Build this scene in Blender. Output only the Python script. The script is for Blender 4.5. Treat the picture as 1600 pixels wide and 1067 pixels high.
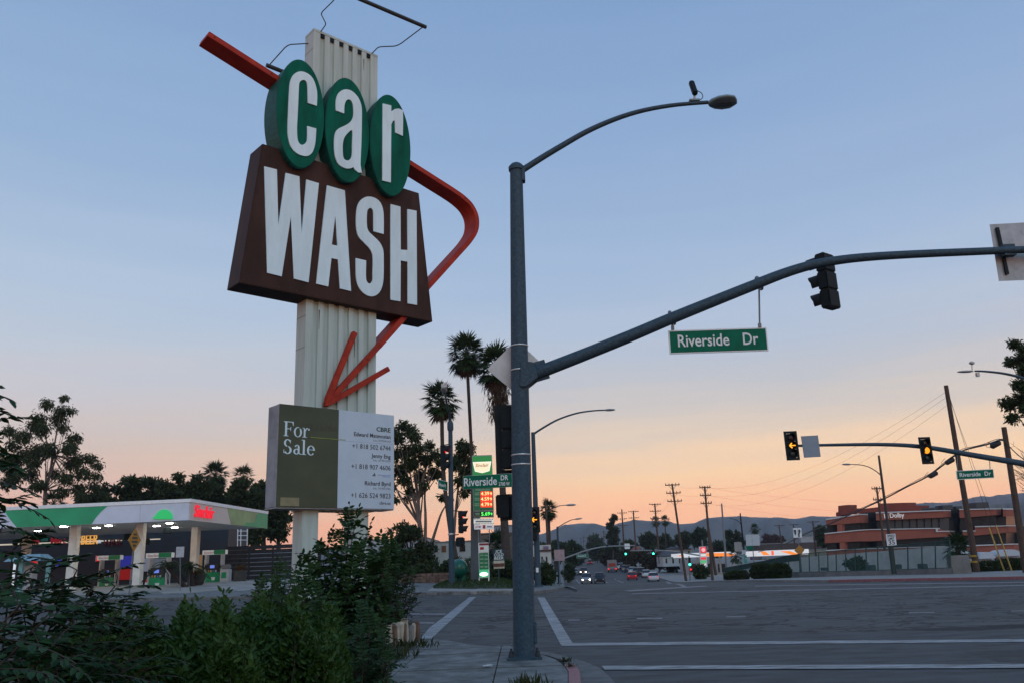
import bpy, bmesh, math, random
import numpy as np
from mathutils import Vector, Matrix
R_ = math.radians
sc = bpy.context.scene
for o in list(bpy.data.objects):
    bpy.data.objects.remove(o)

# ---------------------------------------------------------------- camera
FPX, PITCH, ROLL, CAMZ = 1300.0, R_(15.03), R_(2.2), 1.6      # 29 mm lens, tilted up, eye height above the street
cd = bpy.data.cameras.new('camera')
cam = bpy.data.objects.new('camera', cd)
sc.collection.objects.link(cam)
sc.camera = cam
cd.sensor_width = 36.0
cd.lens = FPX / 1600 * 36
cd.clip_start, cd.clip_end = 0.05, 30000
CAM_M = Matrix.Translation((0, 0, CAMZ)) @ Matrix.Rotation(math.pi / 2 + PITCH, 4, 'X') @ Matrix.Rotation(-ROLL, 4, 'Z')
cam.matrix_world = CAM_M

# ---------------------------------------------------------------- world: clear dusk sky
w = bpy.data.worlds.new('World')
sc.world = w
w.use_nodes = True
nt = w.node_tree
N = nt.nodes
bg = N['Background']
tc = N.new('ShaderNodeTexCoord')
sep = N.new('ShaderNodeSeparateXYZ')
nt.links.new(tc.outputs['Generated'], sep.inputs[0])
HAZE = 1.4e-4                                            # density of the evening air, per metre
def srgb(r, g, b):
    f = lambda c: (c / 255 / 12.92) if c / 255 <= 0.04045 else ((c / 255 + 0.055) / 1.055) ** 2.4
    return (f(r), f(g), f(b), 1.0)
# thin high streaks shift the height at which the colour is read, so the bands of colour are not ruler-straight
mp = N.new('ShaderNodeMapping'); mp.inputs['Scale'].default_value = (1.3, 1.3, 16)
mp.inputs['Rotation'].default_value = (R_(3), R_(-2), 0)
ns = N.new('ShaderNodeTexNoise'); ns.inputs['Scale'].default_value = 2.4; ns.inputs['Detail'].default_value = 5
nt.links.new(tc.outputs['Generated'], mp.inputs[0]); nt.links.new(mp.outputs[0], ns.inputs[0])
sb = N.new('ShaderNodeMath'); sb.operation = 'SUBTRACT'; sb.inputs[1].default_value = 0.5
nt.links.new(ns.outputs[0], sb.inputs[0])
ml = N.new('ShaderNodeMath'); ml.operation = 'MULTIPLY_ADD'; ml.inputs[1].default_value = 0.07
nt.links.new(sb.outputs[0], ml.inputs[0]); nt.links.new(sep.outputs['Z'], ml.inputs[2])
ramp = N.new('ShaderNodeValToRGB')
SKY = [(0.0, (240, 174, 145)), (2.4, (250, 187, 151)), (4.0, (252, 197, 157)), (5.4, (246, 206, 168)), (8.2, (222, 203, 187)),
       (10.0, (205, 198, 196)), (11.8, (190, 194, 204)), (15.5, (177, 193, 216)), (20, (162, 186, 217)), (27, (145, 174, 212)), (37, (129, 162, 205)), (80, (118, 150, 198))]
SKYL = [(0.0, (214, 143, 124)), (2.8, (226, 164, 145)), (5.0, (213, 177, 165)), (7.9, (206, 188, 181)), (9.5, (202, 193, 194)),
        (11.2, (199, 197, 204)), (14, (188, 199, 214)), (18, (176, 196, 220)), (27, (148, 178, 214)), (37, (134, 166, 207)), (60, (126, 157, 202)), (80, (118, 150, 198))]
def beyond_air(el, c):                                   # the colours above are seen through the haze; this is the sky behind it
    T = math.exp(-HAZE * min(283 / math.sin(R_(max(el, 1.0))), 3500)); l = srgb(*c)
    return tuple(max(0.0, (v - (1 - T) * a) / T) for v, a in zip(l, (.10, .12, .24))) + (1.0,)
ramp2 = N.new('ShaderNodeValToRGB')
for cr, tab in ((ramp.color_ramp, SKY), (ramp2.color_ramp, SKYL)):
    while len(cr.elements) < len(tab):
        cr.elements.new(0.5)
    for e, (el, c) in zip(cr.elements, tab):
        e.position = math.sin(R_(el)); e.color = beyond_air(el, c)
nt.links.new(ml.outputs[0], ramp2.inputs[0])
azr = N.new('ShaderNodeMapRange'); azr.inputs[1].default_value = -0.45; azr.inputs[2].default_value = 0.12    # the glow is warmest ahead and to the right
nt.links.new(sep.outputs['X'], azr.inputs[0])
azm = N.new('ShaderNodeMix'); azm.data_type = 'RGBA'
nt.links.new(azr.outputs[0], azm.inputs[0]); nt.links.new(ramp2.outputs[0], azm.inputs[6]); nt.links.new(ramp.outputs[0], azm.inputs[7])
nt.links.new(ml.outputs[0], ramp.inputs[0])
sky = N.new('ShaderNodeTexSky'); sky.sky_type = 'NISHITA'; sky.sun_disc = False
sky.sun_elevation = R_(2); sky.sun_rotation = R_(200); sky.dust_density = 0.6; sky.ozone_density = 3
skm = N.new('ShaderNodeVectorMath'); skm.operation = 'SCALE'; skm.inputs['Scale'].default_value = 0.12
nt.links.new(sky.outputs[0], skm.inputs[0])
mx = N.new('ShaderNodeMix'); mx.data_type = 'RGBA'; mx.inputs[0].default_value = 0.04
nt.links.new(azm.outputs[2], mx.inputs[6]); nt.links.new(skm.outputs[0], mx.inputs[7])
nt.links.new(mx.outputs[2], bg.inputs[0])
bg.inputs[1].default_value = 1.0

# the last skylight from behind the viewer: one weak, very soft sun
sl = bpy.data.lights.new('sun', 'SUN')
sun = bpy.data.objects.new('sun', sl)
sc.collection.objects.link(sun)
sl.energy = 0.76; sl.angle = R_(50); sl.color = (0.62, 0.89, 1.0)
sun.rotation_euler = (R_(55), 0, R_(20))
sc.view_settings.view_transform = 'Standard'
sc.view_settings.look = 'None'
sc.view_settings.exposure = 0.0
sc.view_settings.gamma = 1.0
sc.cycles.use_denoising = True
sc.cycles.max_bounces = 6; sc.cycles.diffuse_bounces = 3; sc.cycles.glossy_bounces = 3
sc.cycles.transmission_bounces = 4; sc.cycles.transparent_max_bounces = 6; sc.cycles.volume_bounces = 0
sc.cycles.caustics_reflective = False; sc.cycles.caustics_refractive = False
sc.cycles.sample_clamp_indirect = 4.0

# ---------------------------------------------------------------- helpers
COL = sc.collection
rng = np.random.default_rng(7)
random.seed(7)
_C = Vector((0, 0, CAMZ))
def ray(px, py):
    return CAM_M.to_3x3() @ Vector(((px - 800) / FPX, -(py - 533.5) / FPX, -1.0))
def at(px, py, Y):
    d = ray(px, py); return _C + d * (Y / d.y)
def S(t):
    t = min(1.0, max(0.0, t)); return t * t * (3 - 2 * t)
def gz(x, y):                                            # the lie of the land
    z = 0.45 * S((y - 18) / 28) * S((5 - x) / 7) + 0.25 * S((-x - 4) / 16) * S((y - 18) / 30)
    z += 0.42 * S((y - 43) / 13) * S((-x - 5) / 9)
    m = S((x + 6) / 8) if y < 110 else S((x + 6 + (y - 110)) / 8)
    z += -1.8 * S((y - 42) / 100) * m
    if y > 165: z += 0.019 * (min(y, 420) - 165)
    if y > 420: z += 0.004 * (min(y, 1500) - 420)
    return z
def gp(px, py, dz=0.0):                                  # where a line of sight meets the ground
    d = ray(px, py); lo = 2.0
    for k in range(6000):
        Y = lo * 1.0015 ** k
        p = _C + d * (Y / d.y)
        if p.z <= gz(p.x, p.y) + dz: return p
    return p
def gr(px, py, z=0.0):
    d = ray(px, py); return _C + d * ((z - CAMZ) / d.z)
def base_of(o):
    v = Vector((0, 0, 0))
    while o is not None:
        v += o.location; o = o.parent
    return v
def tag(o, label=None, cat=None, group=None, kind=None):
    if label: o['label'] = label
    if cat: o['category'] = cat
    if group: o['group'] = group
    if kind: o['kind'] = kind
    return o
def thing(name, loc, label, cat, group=None):
    o = bpy.data.objects.new(name, None)
    COL.objects.link(o); o.location = loc; o.empty_display_size = 0.1
    return tag(o, label, cat, group)
def mesh_obj(name, me, mat, parent=None):
    o = bpy.data.objects.new(name, me)
    COL.objects.link(o)
    if mat is not None and not me.materials: me.materials.append(mat)
    if parent is not None: o.parent = parent
    return o
class MB:                                                # collects shapes, then links them as ONE mesh object
    def __init__(s): s.v = []; s.f = []; s.sm = []
    def add(s, vs, fs, smooth=False):
        b = len(s.v); s.v += [tuple(v) for v in vs]
        s.f += [tuple(i + b for i in f) for f in fs]; s.sm += [smooth] * len(fs); return s
    def box(s, c, size, M=None):
        hx, hy, hz = size[0] / 2, size[1] / 2, size[2] / 2
        vs = [Vector((x, y, z)) for x in (-hx, hx) for y in (-hy, hy) for z in (-hz, hz)]
        if M is not None: vs = [M @ v for v in vs]
        c = Vector(c)
        return s.add([c + v for v in vs], [(0, 1, 3, 2), (4, 6, 7, 5), (0, 4, 5, 1), (2, 3, 7, 6), (0, 2, 6, 4), (1, 5, 7, 3)])
    def bar(s, a, b, wx, wy, up=(0, 0, 1)):              # a square bar between two points
        a, b = Vector(a), Vector(b); d = (b - a); L = d.length
        if L < 1e-6: return s
        d /= L; u = Vector(up); x = d.cross(u)
        if x.length < 1e-4: x = d.cross(Vector((1, 0, 0)))
        x.normalize(); y = x.cross(d).normalized()
        vs = [p + x * (sx * wx / 2) + y * (sy * wy / 2) for p in (a, b) for sx, sy in ((-1, -1), (1, -1), (1, 1), (-1, 1))]
        return s.add(vs, [(0, 1, 2, 3), (7, 6, 5, 4), (0, 4, 5, 1), (1, 5, 6, 2), (2, 6, 7, 3), (3, 7, 4, 0)])
    def tube(s, pts, r, n=10, caps=True):
        pts = [Vector(p) for p in pts]; m = len(pts)
        rr = r if isinstance(r, (list, tuple)) else [r] * m
        vs = []; x = None
        for i, p in enumerate(pts):
            d = (pts[min(i + 1, m - 1)] - pts[max(i - 1, 0)])
            d = d.normalized() if d.length > 1e-9 else Vector((0, 0, 1))
            if x is None:
                x = d.cross(Vector((0, 0, 1)))
                if x.length < 0.05: x = d.cross(Vector((0, 1, 0)))
            x = (x - d * x.dot(d)).normalized(); y = d.cross(x)
            for k in range(n):
                a = 2 * math.pi * k / n
                vs.append(p + (x * math.cos(a) + y * math.sin(a)) * rr[i])
        fs = []
        for i in range(m - 1):
            for k in range(n):
                k2 = (k + 1) % n
                fs.append((i * n + k, i * n + k2, (i + 1) * n + k2, (i + 1) * n + k))
        s.add(vs, fs, True)
        if caps:
            s.add(vs[:n], [tuple(range(n))[::-1]]); s.add(vs[-n:], [tuple(range(n))])
        return s
    def lathe(s, c, prof, n=16, axis=None):              # profile of (radius, height) turned about an axis
        c = Vector(c); az = Vector(axis).normalized() if axis is not None else Vector((0, 0, 1))
        ax = az.orthogonal().normalized(); ay = az.cross(ax)
        vs = [c + az * h + (ax * math.cos(2 * math.pi * k / n) + ay * math.sin(2 * math.pi * k / n)) * r for r, h in prof for k in range(n)]
        fs = [(i * n + k, i * n + (k + 1) % n, (i + 1) * n + (k + 1) % n, (i + 1) * n + k) for i in range(len(prof) - 1) for k in range(n)]
        s.add(vs, fs, True)
        if prof[0][0] > 1e-4: s.add(vs[:n], [tuple(range(n))[::-1]])
        if prof[-1][0] > 1e-4: s.add(vs[-n:], [tuple(range(n))])
        return s
    def prism(s, pts, d):                                # a flat polygon pushed along a vector
        pts = [Vector(p) for p in pts]; d = Vector(d); n = len(pts)
        s.add(pts + [p + d for p in pts], [tuple(range(n))[::-1], tuple(range(n, 2 * n))] + [(i, (i + 1) % n, n + (i + 1) % n, n + i) for i in range(n)])
        return s
    def build(s, name, mat, parent=None, bevel=0.0):
        me = bpy.data.meshes.new(name)
        b = base_of(parent) if parent is not None else Vector((0, 0, 0))
        me.from_pydata([(v[0] - b.x, v[1] - b.y, v[2] - b.z) for v in s.v], [], s.f)
        me.polygons.foreach_set('use_smooth', s.sm)
        bm = bmesh.new(); bm.from_mesh(me)
        bmesh.ops.recalc_face_normals(bm, faces=bm.faces)
        if bevel > 0:
            ed = [e for e in bm.edges if len(e.link_faces) == 2 and e.calc_face_angle(0) > 0.6]
            if ed: bmesh.ops.bevel(bm, geom=ed, offset=bevel, segments=2, affect='EDGES', clamp_overlap=True)
        bm.to_mesh(me); bm.free(); me.update()
        return mesh_obj(name, me, mat, parent)
def loop2d(pts, closed=True, k=4):                       # Catmull-Rom through points
    n = len(pts); out = []
    for i in range(n if closed else n - 1):
        g = (lambda j: pts[j % n]) if closed else (lambda j: pts[min(max(j, 0), n - 1)])
        p0, p1, p2, p3 = [np.array(g(i + d), float) for d in (-1, 0, 1, 2)]
        for t in np.linspace(0, 1, k, endpoint=False):
            out.append(tuple(0.5 * (2 * p1 + (p2 - p0) * t + (2 * p0 - 5 * p1 + 4 * p2 - p3) * t * t + (3 * p1 - p0 - 3 * p2 + p3) * t ** 3)))
    if not closed: out.append(tuple(pts[-1]))
    return out
def loop_c(pts, corners, k=3):                            # the same, but sharp at the listed points
    n = len(pts); out = []; cs = sorted(corners)
    for a, b in zip(cs, cs[1:] + [cs[0] + n]):
        seg_ = [pts[j % n] for j in range(a, b + 1)]
        out += loop2d(seg_, False, k)[:-1] if len(seg_) > 2 else [seg_[0]]
    return out
def curve_to_mesh(cu, name, O, U, V, W, parent):
    tmp = bpy.data.objects.new('tmp', cu); COL.objects.link(tmp)
    dg = bpy.context.evaluated_depsgraph_get(); dg.update()
    me = bpy.data.meshes.new_from_object(tmp.evaluated_get(dg))
    bpy.data.objects.remove(tmp); bpy.data.curves.remove(cu)
    b = base_of(parent) if parent is not None else Vector((0, 0, 0))
    for v in me.vertices:
        v.co = O + U * v.co.x + V * v.co.y + W * v.co.z - b
    me.name = name; me.materials.clear(); me.update()
    return me
def shape(name, loops, depth, O, U, V, mat, parent):     # a flat outline (with holes) of some thickness standing in a plane
    cu = bpy.data.curves.new(name, 'CURVE'); cu.dimensions = '2D'; cu.fill_mode = 'BOTH'; cu.extrude = depth / 2
    for lp in loops:
        sp = cu.splines.new('POLY'); sp.points.add(len(lp) - 1); sp.use_cyclic_u = True
        for q, p in zip(sp.points, lp): q.co = (p[0], p[1], 0, 1)
    U, V = Vector(U).normalized(), Vector(V).normalized()
    me = curve_to_mesh(cu, name, Vector(O), U, V, U.cross(V), parent)
    return mesh_obj(name, me, mat, parent)
def text(body, O, U, V, height, mat, parent, width=None, align='LEFT', depth=0.006, name='lettering', shear=0.0, bold=0.0, res=3):
    cu = bpy.data.curves.new(name, 'FONT'); cu.body = body; cu.size = 1.0; cu.extrude = 0.5; cu.resolution_u = res
    cu.shear = shear; cu.offset = bold
    tmp = bpy.data.objects.new('tmp', cu); COL.objects.link(tmp)
    dg = bpy.context.evaluated_depsgraph_get(); dg.update()
    me = bpy.data.meshes.new_from_object(tmp.evaluated_get(dg))
    bpy.data.objects.remove(tmp); bpy.data.curves.remove(cu)
    co = np.empty(len(me.vertices) * 3); me.vertices.foreach_get('co', co); co = co.reshape(-1, 3)
    x0, x1 = co[:, 0].min(), co[:, 0].max(); capH = 0.69
    sy = height / capH; sx = (width / (x1 - x0)) if width else sy
    wd = (x1 - x0) * sx
    off = {'LEFT': 0.0, 'CENTER': -wd / 2, 'RIGHT': -wd}[align]
    X = (co[:, 0] - x0) * sx + off; Y = co[:, 1] * sy; Z = co[:, 2] * depth
    U, V, O = Vector(U).normalized(), Vector(V).normalized(), Vector(O); W = U.cross(V)
    b = base_of(parent) if parent is not None else Vector((0, 0, 0))
    out = np.array(O - b)[None] + X[:, None] * np.array(U) + Y[:, None] * np.array(V) + Z[:, None] * np.array(W)
    me.vertices.foreach_set('co', out.ravel()); me.materials.clear(); me.name = name; me.update()
    return mesh_obj(name, me, mat, parent)
def np_mesh(name, V, F, mat, parent=None, smooth=False, local=False):      # big meshes from arrays
    V = np.asarray(V, np.float32); F = np.asarray(F, np.int32)
    if parent is not None and not local: V = V - np.array(base_of(parent), np.float32)
    me = bpy.data.meshes.new(name); k = F.shape[1]
    me.vertices.add(len(V)); me.vertices.foreach_set('co', V.ravel())
    me.loops.add(F.size); me.loops.foreach_set('vertex_index', F.ravel())
    me.polygons.add(len(F)); me.polygons.foreach_set('loop_start', np.arange(0, F.size, k, dtype=np.int32))
    me.polygons.foreach_set('loop_total', np.full(len(F), k, np.int32))
    me.polygons.foreach_set('use_smooth', np.full(len(F), smooth))
    me.update(calc_edges=True)
    return mesh_obj(name, me, mat, parent)
def copy_tree(o, parent=None):
    c = o.copy(); COL.objects.link(c)
    if parent is not None: c.parent = parent
    for ch in list(o.children): copy_tree(ch, c)
    return c

# ---------------------------------------------------------------- materials
MATS = {}
def mat(name, col, rough=0.6, metal=0.0, var=0.12, scale=6.0, bump=0.0, bscale=None, emit=None, estr=0.0, col2=None, stretch=None, spec=None):
    if name in MATS: return MATS[name]
    m = bpy.data.materials.new(name); m.use_nodes = True; t = m.node_tree; n = t.nodes; b = n['Principled BSDF']
    col = (*col, 1.0) if len(col) == 3 else col
    b.inputs['Roughness'].default_value = rough; b.inputs['Metallic'].default_value = metal
    if spec is not None: b.inputs['Specular IOR Level'].default_value = spec
    c = n.new('ShaderNodeTexCoord'); src = c.outputs['Object']
    if stretch:
        mpn = n.new('ShaderNodeMapping'); mpn.inputs['Scale'].default_value = stretch
        t.links.new(src, mpn.inputs[0]); src = mpn.outputs[0]
    nz = n.new('ShaderNodeTexNoise'); nz.inputs['Scale'].default_value = scale; nz.inputs['Detail'].default_value = 6; nz.inputs['Roughness'].default_value = 0.65
    t.links.new(src, nz.inputs[0])
    mixn = n.new('ShaderNodeMix'); mixn.data_type = 'RGBA'
    c2 = (*col2, 1.0) if col2 else tuple(max(0, x * (1 - 2 * var)) for x in col[:3]) + (1.0,)
    c1 = col if col2 else tuple(min(1, x * (1 + var)) for x in col[:3]) + (1.0,)
    mixn.inputs[6].default_value = c1; mixn.inputs[7].default_value = c2
    rp = n.new('ShaderNodeMapRange'); rp.inputs[1].default_value = 0.35; rp.inputs[2].default_value = 0.68
    t.links.new(nz.outputs[0], rp.inputs[0]); t.links.new(rp.outputs[0], mixn.inputs[0])
    t.links.new(mixn.outputs[2], b.inputs['Base Color'])
    if bump > 0:
        bn = n.new('ShaderNodeBump'); bn.inputs['Strength'].default_value = bump; bn.inputs['Distance'].default_value = 0.02
        nb = n.new('ShaderNodeTexNoise'); nb.inputs['Scale'].default_value = bscale or scale * 6; nb.inputs['Detail'].default_value = 4
        t.links.new(src, nb.inputs[0]); t.links.new(nb.outputs[0], bn.inputs['Height']); t.links.new(bn.outputs[0], b.inputs['Normal'])
    if emit:
        b.inputs['Emission Color'].default_value = (*emit, 1.0); b.inputs['Emission Strength'].default_value = estr
    MATS[name] = m; return m
def glow(name, col, s):                                  # things that give off light
    return mat(name, tuple(0.6 * c for c in col), 0.4, emit=col, estr=s, var=0.05)
def leafmat(name, c1, c2, rough=0.5, trans=0.25, scale=1.2):
    if name in MATS: return MATS[name]
    m = bpy.data.materials.new(name); m.use_nodes = True; t = m.node_tree; n = t.nodes; b = n['Principled BSDF']
    g = n.new('ShaderNodeNewGeometry'); c = n.new('ShaderNodeTexCoord')
    nz = n.new('ShaderNodeTexNoise'); nz.inputs['Scale'].default_value = scale; nz.inputs['Detail'].default_value = 3
    t.links.new(c.outputs['Object'], nz.inputs[0])
    ad = n.new('ShaderNodeMath'); ad.operation = 'MULTIPLY_ADD'; ad.inputs[1].default_value = 0.55
    t.links.new(g.outputs['Random Per Island'], ad.inputs[0])
    sb = n.new('ShaderNodeMath'); sb.operation = 'MULTIPLY_ADD'; sb.inputs[1].default_value = 1.6; sb.inputs[2].default_value = -0.55
    t.links.new(nz.outputs[0], sb.inputs[0]); t.links.new(sb.outputs[0], ad.inputs[2])
    mixn = n.new('ShaderNodeMix'); mixn.data_type = 'RGBA'; mixn.inputs[6].default_value = (*c1, 1); mixn.inputs[7].default_value = (*c2, 1)
    t.links.new(ad.outputs[0], mixn.inputs[0]); t.links.new(mixn.outputs[2], b.inputs['Base Color'])
    b.inputs['Roughness'].default_value = rough; b.inputs['Specular IOR Level'].default_value = 0.22
    tr = n.new('ShaderNodeBsdfTranslucent'); t.links.new(mixn.outputs[2], tr.inputs[0])
    ms = n.new('ShaderNodeMixShader'); ms.inputs[0].default_value = trans
    t.links.new(b.outputs[0], ms.inputs[1]); t.links.new(tr.outputs[0], ms.inputs[2])
    t.links.new(ms.outputs[0], n['Material Output'].inputs['Surface'])
    MATS[name] = m; return m
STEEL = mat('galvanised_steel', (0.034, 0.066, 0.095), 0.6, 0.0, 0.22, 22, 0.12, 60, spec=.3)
STEEL2 = mat('dull_galvanised_steel', (0.17, 0.19, 0.21), 0.6, 0.2, 0.15, 18)
ALU = mat('bare_sign_aluminium', (0.42, 0.41, 0.41), 0.5, 0.35, 0.1, 3, stretch=(1, 1, 14))
BLACK = mat('black_signal_housing', (0.007, 0.014, 0.017), 0.6, 0, 0.2, 12, spec=.2)
BANDM = mat('steel_band', (0.5, 0.52, 0.54), 0.35, 0.6)
SGREEN = mat('street_sign_green', (0.0, 0.125, 0.07), 0.5, 0, 0.12, 5, spec=.12)
SWHITE = mat('sign_white', (0.72, 0.74, 0.76), 0.5, 0, 0.05, 8)
WOOD = mat('utility_pole_wood', (0.085, 0.05, 0.035), 0.85, 0, 0.35, 5, 0.4, 40, stretch=(6, 6, 0.6))
WIRE = mat('black_cable', (0.015, 0.014, 0.015), 0.6)
CONC = mat('concrete', (0.27, 0.26, 0.25), 0.85, 0, 0.14, 2.2, 0.25, 60)
GLASSD = mat('dark_window_glass', (0.012, 0.016, 0.02), 0.08, 0, 0.2, 1.5)
RUBBER = mat('tyre_rubber', (0.015, 0.015, 0.016), 0.8)
# ================================================================ the setting
def asphalt():
    m = bpy.data.materials.new('asphalt'); m.use_nodes = True; t = m.node_tree; n = t.nodes; b = n['Principled BSDF']
    c = n.new('ShaderNodeTexCoord'); L = t.links.new
    def noise(scale, detail, st=None):
        z = n.new('ShaderNodeTexNoise'); z.inputs['Scale'].default_value = scale; z.inputs['Detail'].default_value = detail; z.inputs['Roughness'].default_value = 0.7
        if st:
            q = n.new('ShaderNodeMapping'); q.inputs['Scale'].default_value = st; q.inputs['Rotation'].default_value = (0, 0, R_(4)); L(c.outputs['Object'], q.inputs[0]); L(q.outputs[0], z.inputs[0])
        else: L(c.outputs['Object'], z.inputs[0])
        return z.outputs[0]
    def mixc(f, a, bb):
        q = n.new('ShaderNodeMix'); q.data_type = 'RGBA'
        if hasattr(f, 'is_output'): L(f, q.inputs[0])
        else: q.inputs[0].default_value = f
        for i, v in ((6, a), (7, bb)):
            if hasattr(v, 'is_output'): L(v, q.inputs[i])
            else: q.inputs[i].default_value = (*v, 1)
        return q.outputs[2]
    def rng_(v, a, bb, lo=0.0, hi=1.0):
        q = n.new('ShaderNodeMapRange'); q.inputs[1].default_value = a; q.inputs[2].default_value = bb; q.inputs[3].default_value = lo; q.inputs[4].default_value = hi
        L(v, q.inputs[0]); return q.outputs[0]
    big = rng_(noise(0.16, 5), 0.38, 0.62)
    col = mixc(big, (0.058, 0.058, 0.058), (0.098, 0.095, 0.092))
    col = mixc(rng_(noise(0.9, 5, (0.12, 1.3, 1)), 0.42, 0.7), col, (0.03, 0.03, 0.03))          # worn bands along the cross street
    col = mixc(rng_(noise(60, 3), 0.35, 0.7, 0, 0.6), col, (0.12, 0.12, 0.122))                     # aggregate
    col = mixc(rng_(noise(3.2, 9), 0.4, 0.66, .0, .5), col, (0.034, 0.034, 0.035))
    col = mixc(rng_(noise(7.5, 8, (.5, 1.2, 1)), 0.5, 0.74, .0, .7), col, (0.14, 0.138, 0.135))
    vo = n.new('ShaderNodeTexVoronoi'); vo.feature = 'DISTANCE_TO_EDGE'; vo.inputs['Scale'].default_value = 0.45
    wp = n.new('ShaderNodeTexNoise'); wp.inputs['Scale'].default_value = 1.1; wp.inputs['Detail'].default_value = 5
    L(c.outputs['Object'], wp.inputs[0])
    va = n.new('ShaderNodeVectorMath'); va.operation = 'MULTIPLY_ADD'; va.inputs[1].default_value = (2.2, 2.2, 0); L(wp.outputs[1], va.inputs[0]); L(c.outputs['Object'], va.inputs[2])
    L(va.outputs[0], vo.inputs['Vector'])
    crack = rng_(vo.outputs['Distance'], 0.008, 0.034, 1, 0)
    q = n.new('ShaderNodeMath'); q.operation = 'MULTIPLY'; L(crack, q.inputs[0]); L(rng_(noise(0.2, 3), 0.36, 0.44), q.inputs[1])
    col = mixc(q.outputs[0], col, (0.02, 0.02, 0.021))
    v2 = n.new('ShaderNodeTexVoronoi'); v2.feature = 'DISTANCE_TO_EDGE'; v2.inputs['Scale'].default_value = 0.9
    m2 = n.new('ShaderNodeMapping'); m2.inputs['Scale'].default_value = (.35, 1.25, 1); L(va.outputs[0], m2.inputs[0]); L(m2.outputs[0], v2.inputs['Vector'])
    q2 = n.new('ShaderNodeMath'); q2.operation = 'MULTIPLY'; L(rng_(v2.outputs['Distance'], 0.01, 0.06, .9, 0), q2.inputs[0]); L(rng_(noise(0.12, 4), 0.42, 0.5), q2.inputs[1])
    col = mixc(q2.outputs[0], col, (0.014, 0.014, 0.016))
    col = mixc(rng_(noise(2.2, 6, (.05, 1.6, 1)), 0.52, 0.66, 0, .6), col, (0.12, 0.117, 0.115))          # pale tyre-polished streaks
    L(col, b.inputs['Base Color']); b.inputs['Roughness'].default_value = 0.8; b.inputs['Specular IOR Level'].default_value = 0.25
    bn = n.new('ShaderNodeBump'); bn.inputs['Strength'].default_value = 0.35; bn.inputs['Distance'].default_value = 0.01
    L(noise(90, 3), bn.inputs['Height']); L(bn.outputs[0], b.inputs['Normal'])
    MATS['asphalt'] = m; return m
ASPH = asphalt()
def worn(name, col, under, a=0.40, b=0.52, scale=9):
    m = bpy.data.materials.new(name); m.use_nodes = True; t = m.node_tree; n = t.nodes; p = n['Principled BSDF']
    c = n.new('ShaderNodeTexCoord'); z = n.new('ShaderNodeTexNoise'); z.inputs['Scale'].default_value = scale; z.inputs['Detail'].default_value = 9; z.inputs['Roughness'].default_value = 0.78
    q = n.new('ShaderNodeMapping'); q.inputs['Scale'].default_value = (0.35, 1.6, 1); t.links.new(c.outputs['Object'], q.inputs[0]); t.links.new(q.outputs[0], z.inputs[0])
    r = n.new('ShaderNodeMapRange'); r.inputs[1].default_value = a; r.inputs[2].default_value = b; t.links.new(z.outputs[0], r.inputs[0])
    x = n.new('ShaderNodeMix'); x.data_type = 'RGBA'; x.inputs[6].default_value = (*under, 1); x.inputs[7].default_value = (*col, 1)
    t.links.new(r.outputs[0], x.inputs[0]); t.links.new(x.outputs[2], p.inputs['Base Color']); p.inputs['Roughness'].default_value = 0.6
    MATS[name] = m; return m
PAINT = worn('worn_road_paint', (0.36, 0.39, 0.42), (0.07, 0.07, 0.07), 0.40, 0.62, 4)
PAINT2 = worn('faded_road_paint', (0.19, 0.2, 0.22), (0.07, 0.07, 0.075), 0.42, 0.6)
REDPAINT = worn('faded_red_kerb_paint', (0.24, 0.075, 0.085), (0.26, 0.22, 0.215), 0.3, 0.5)
WALK = mat('sidewalk_concrete', (0.145, 0.152, 0.15), 0.85, 0, 0.3, 3.0, 0.3, 90)
GUTTER = mat('gutter_concrete', (0.12, 0.12, 0.12), 0.85, 0, 0.18, 2.5, 0.3, 70)
LOT = mat('forecourt_concrete', (0.27, 0.255, 0.235), 0.8, 0, 0.15, 0.8)
DIRT = mat('dry_ground', (0.09, 0.08, 0.065), 0.95, 0, 0.3, 0.4)
SOIL = mat('planter_soil', (0.035, 0.028, 0.02), 0.95, 0, 0.3, 3, 0.6, 14)

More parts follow.
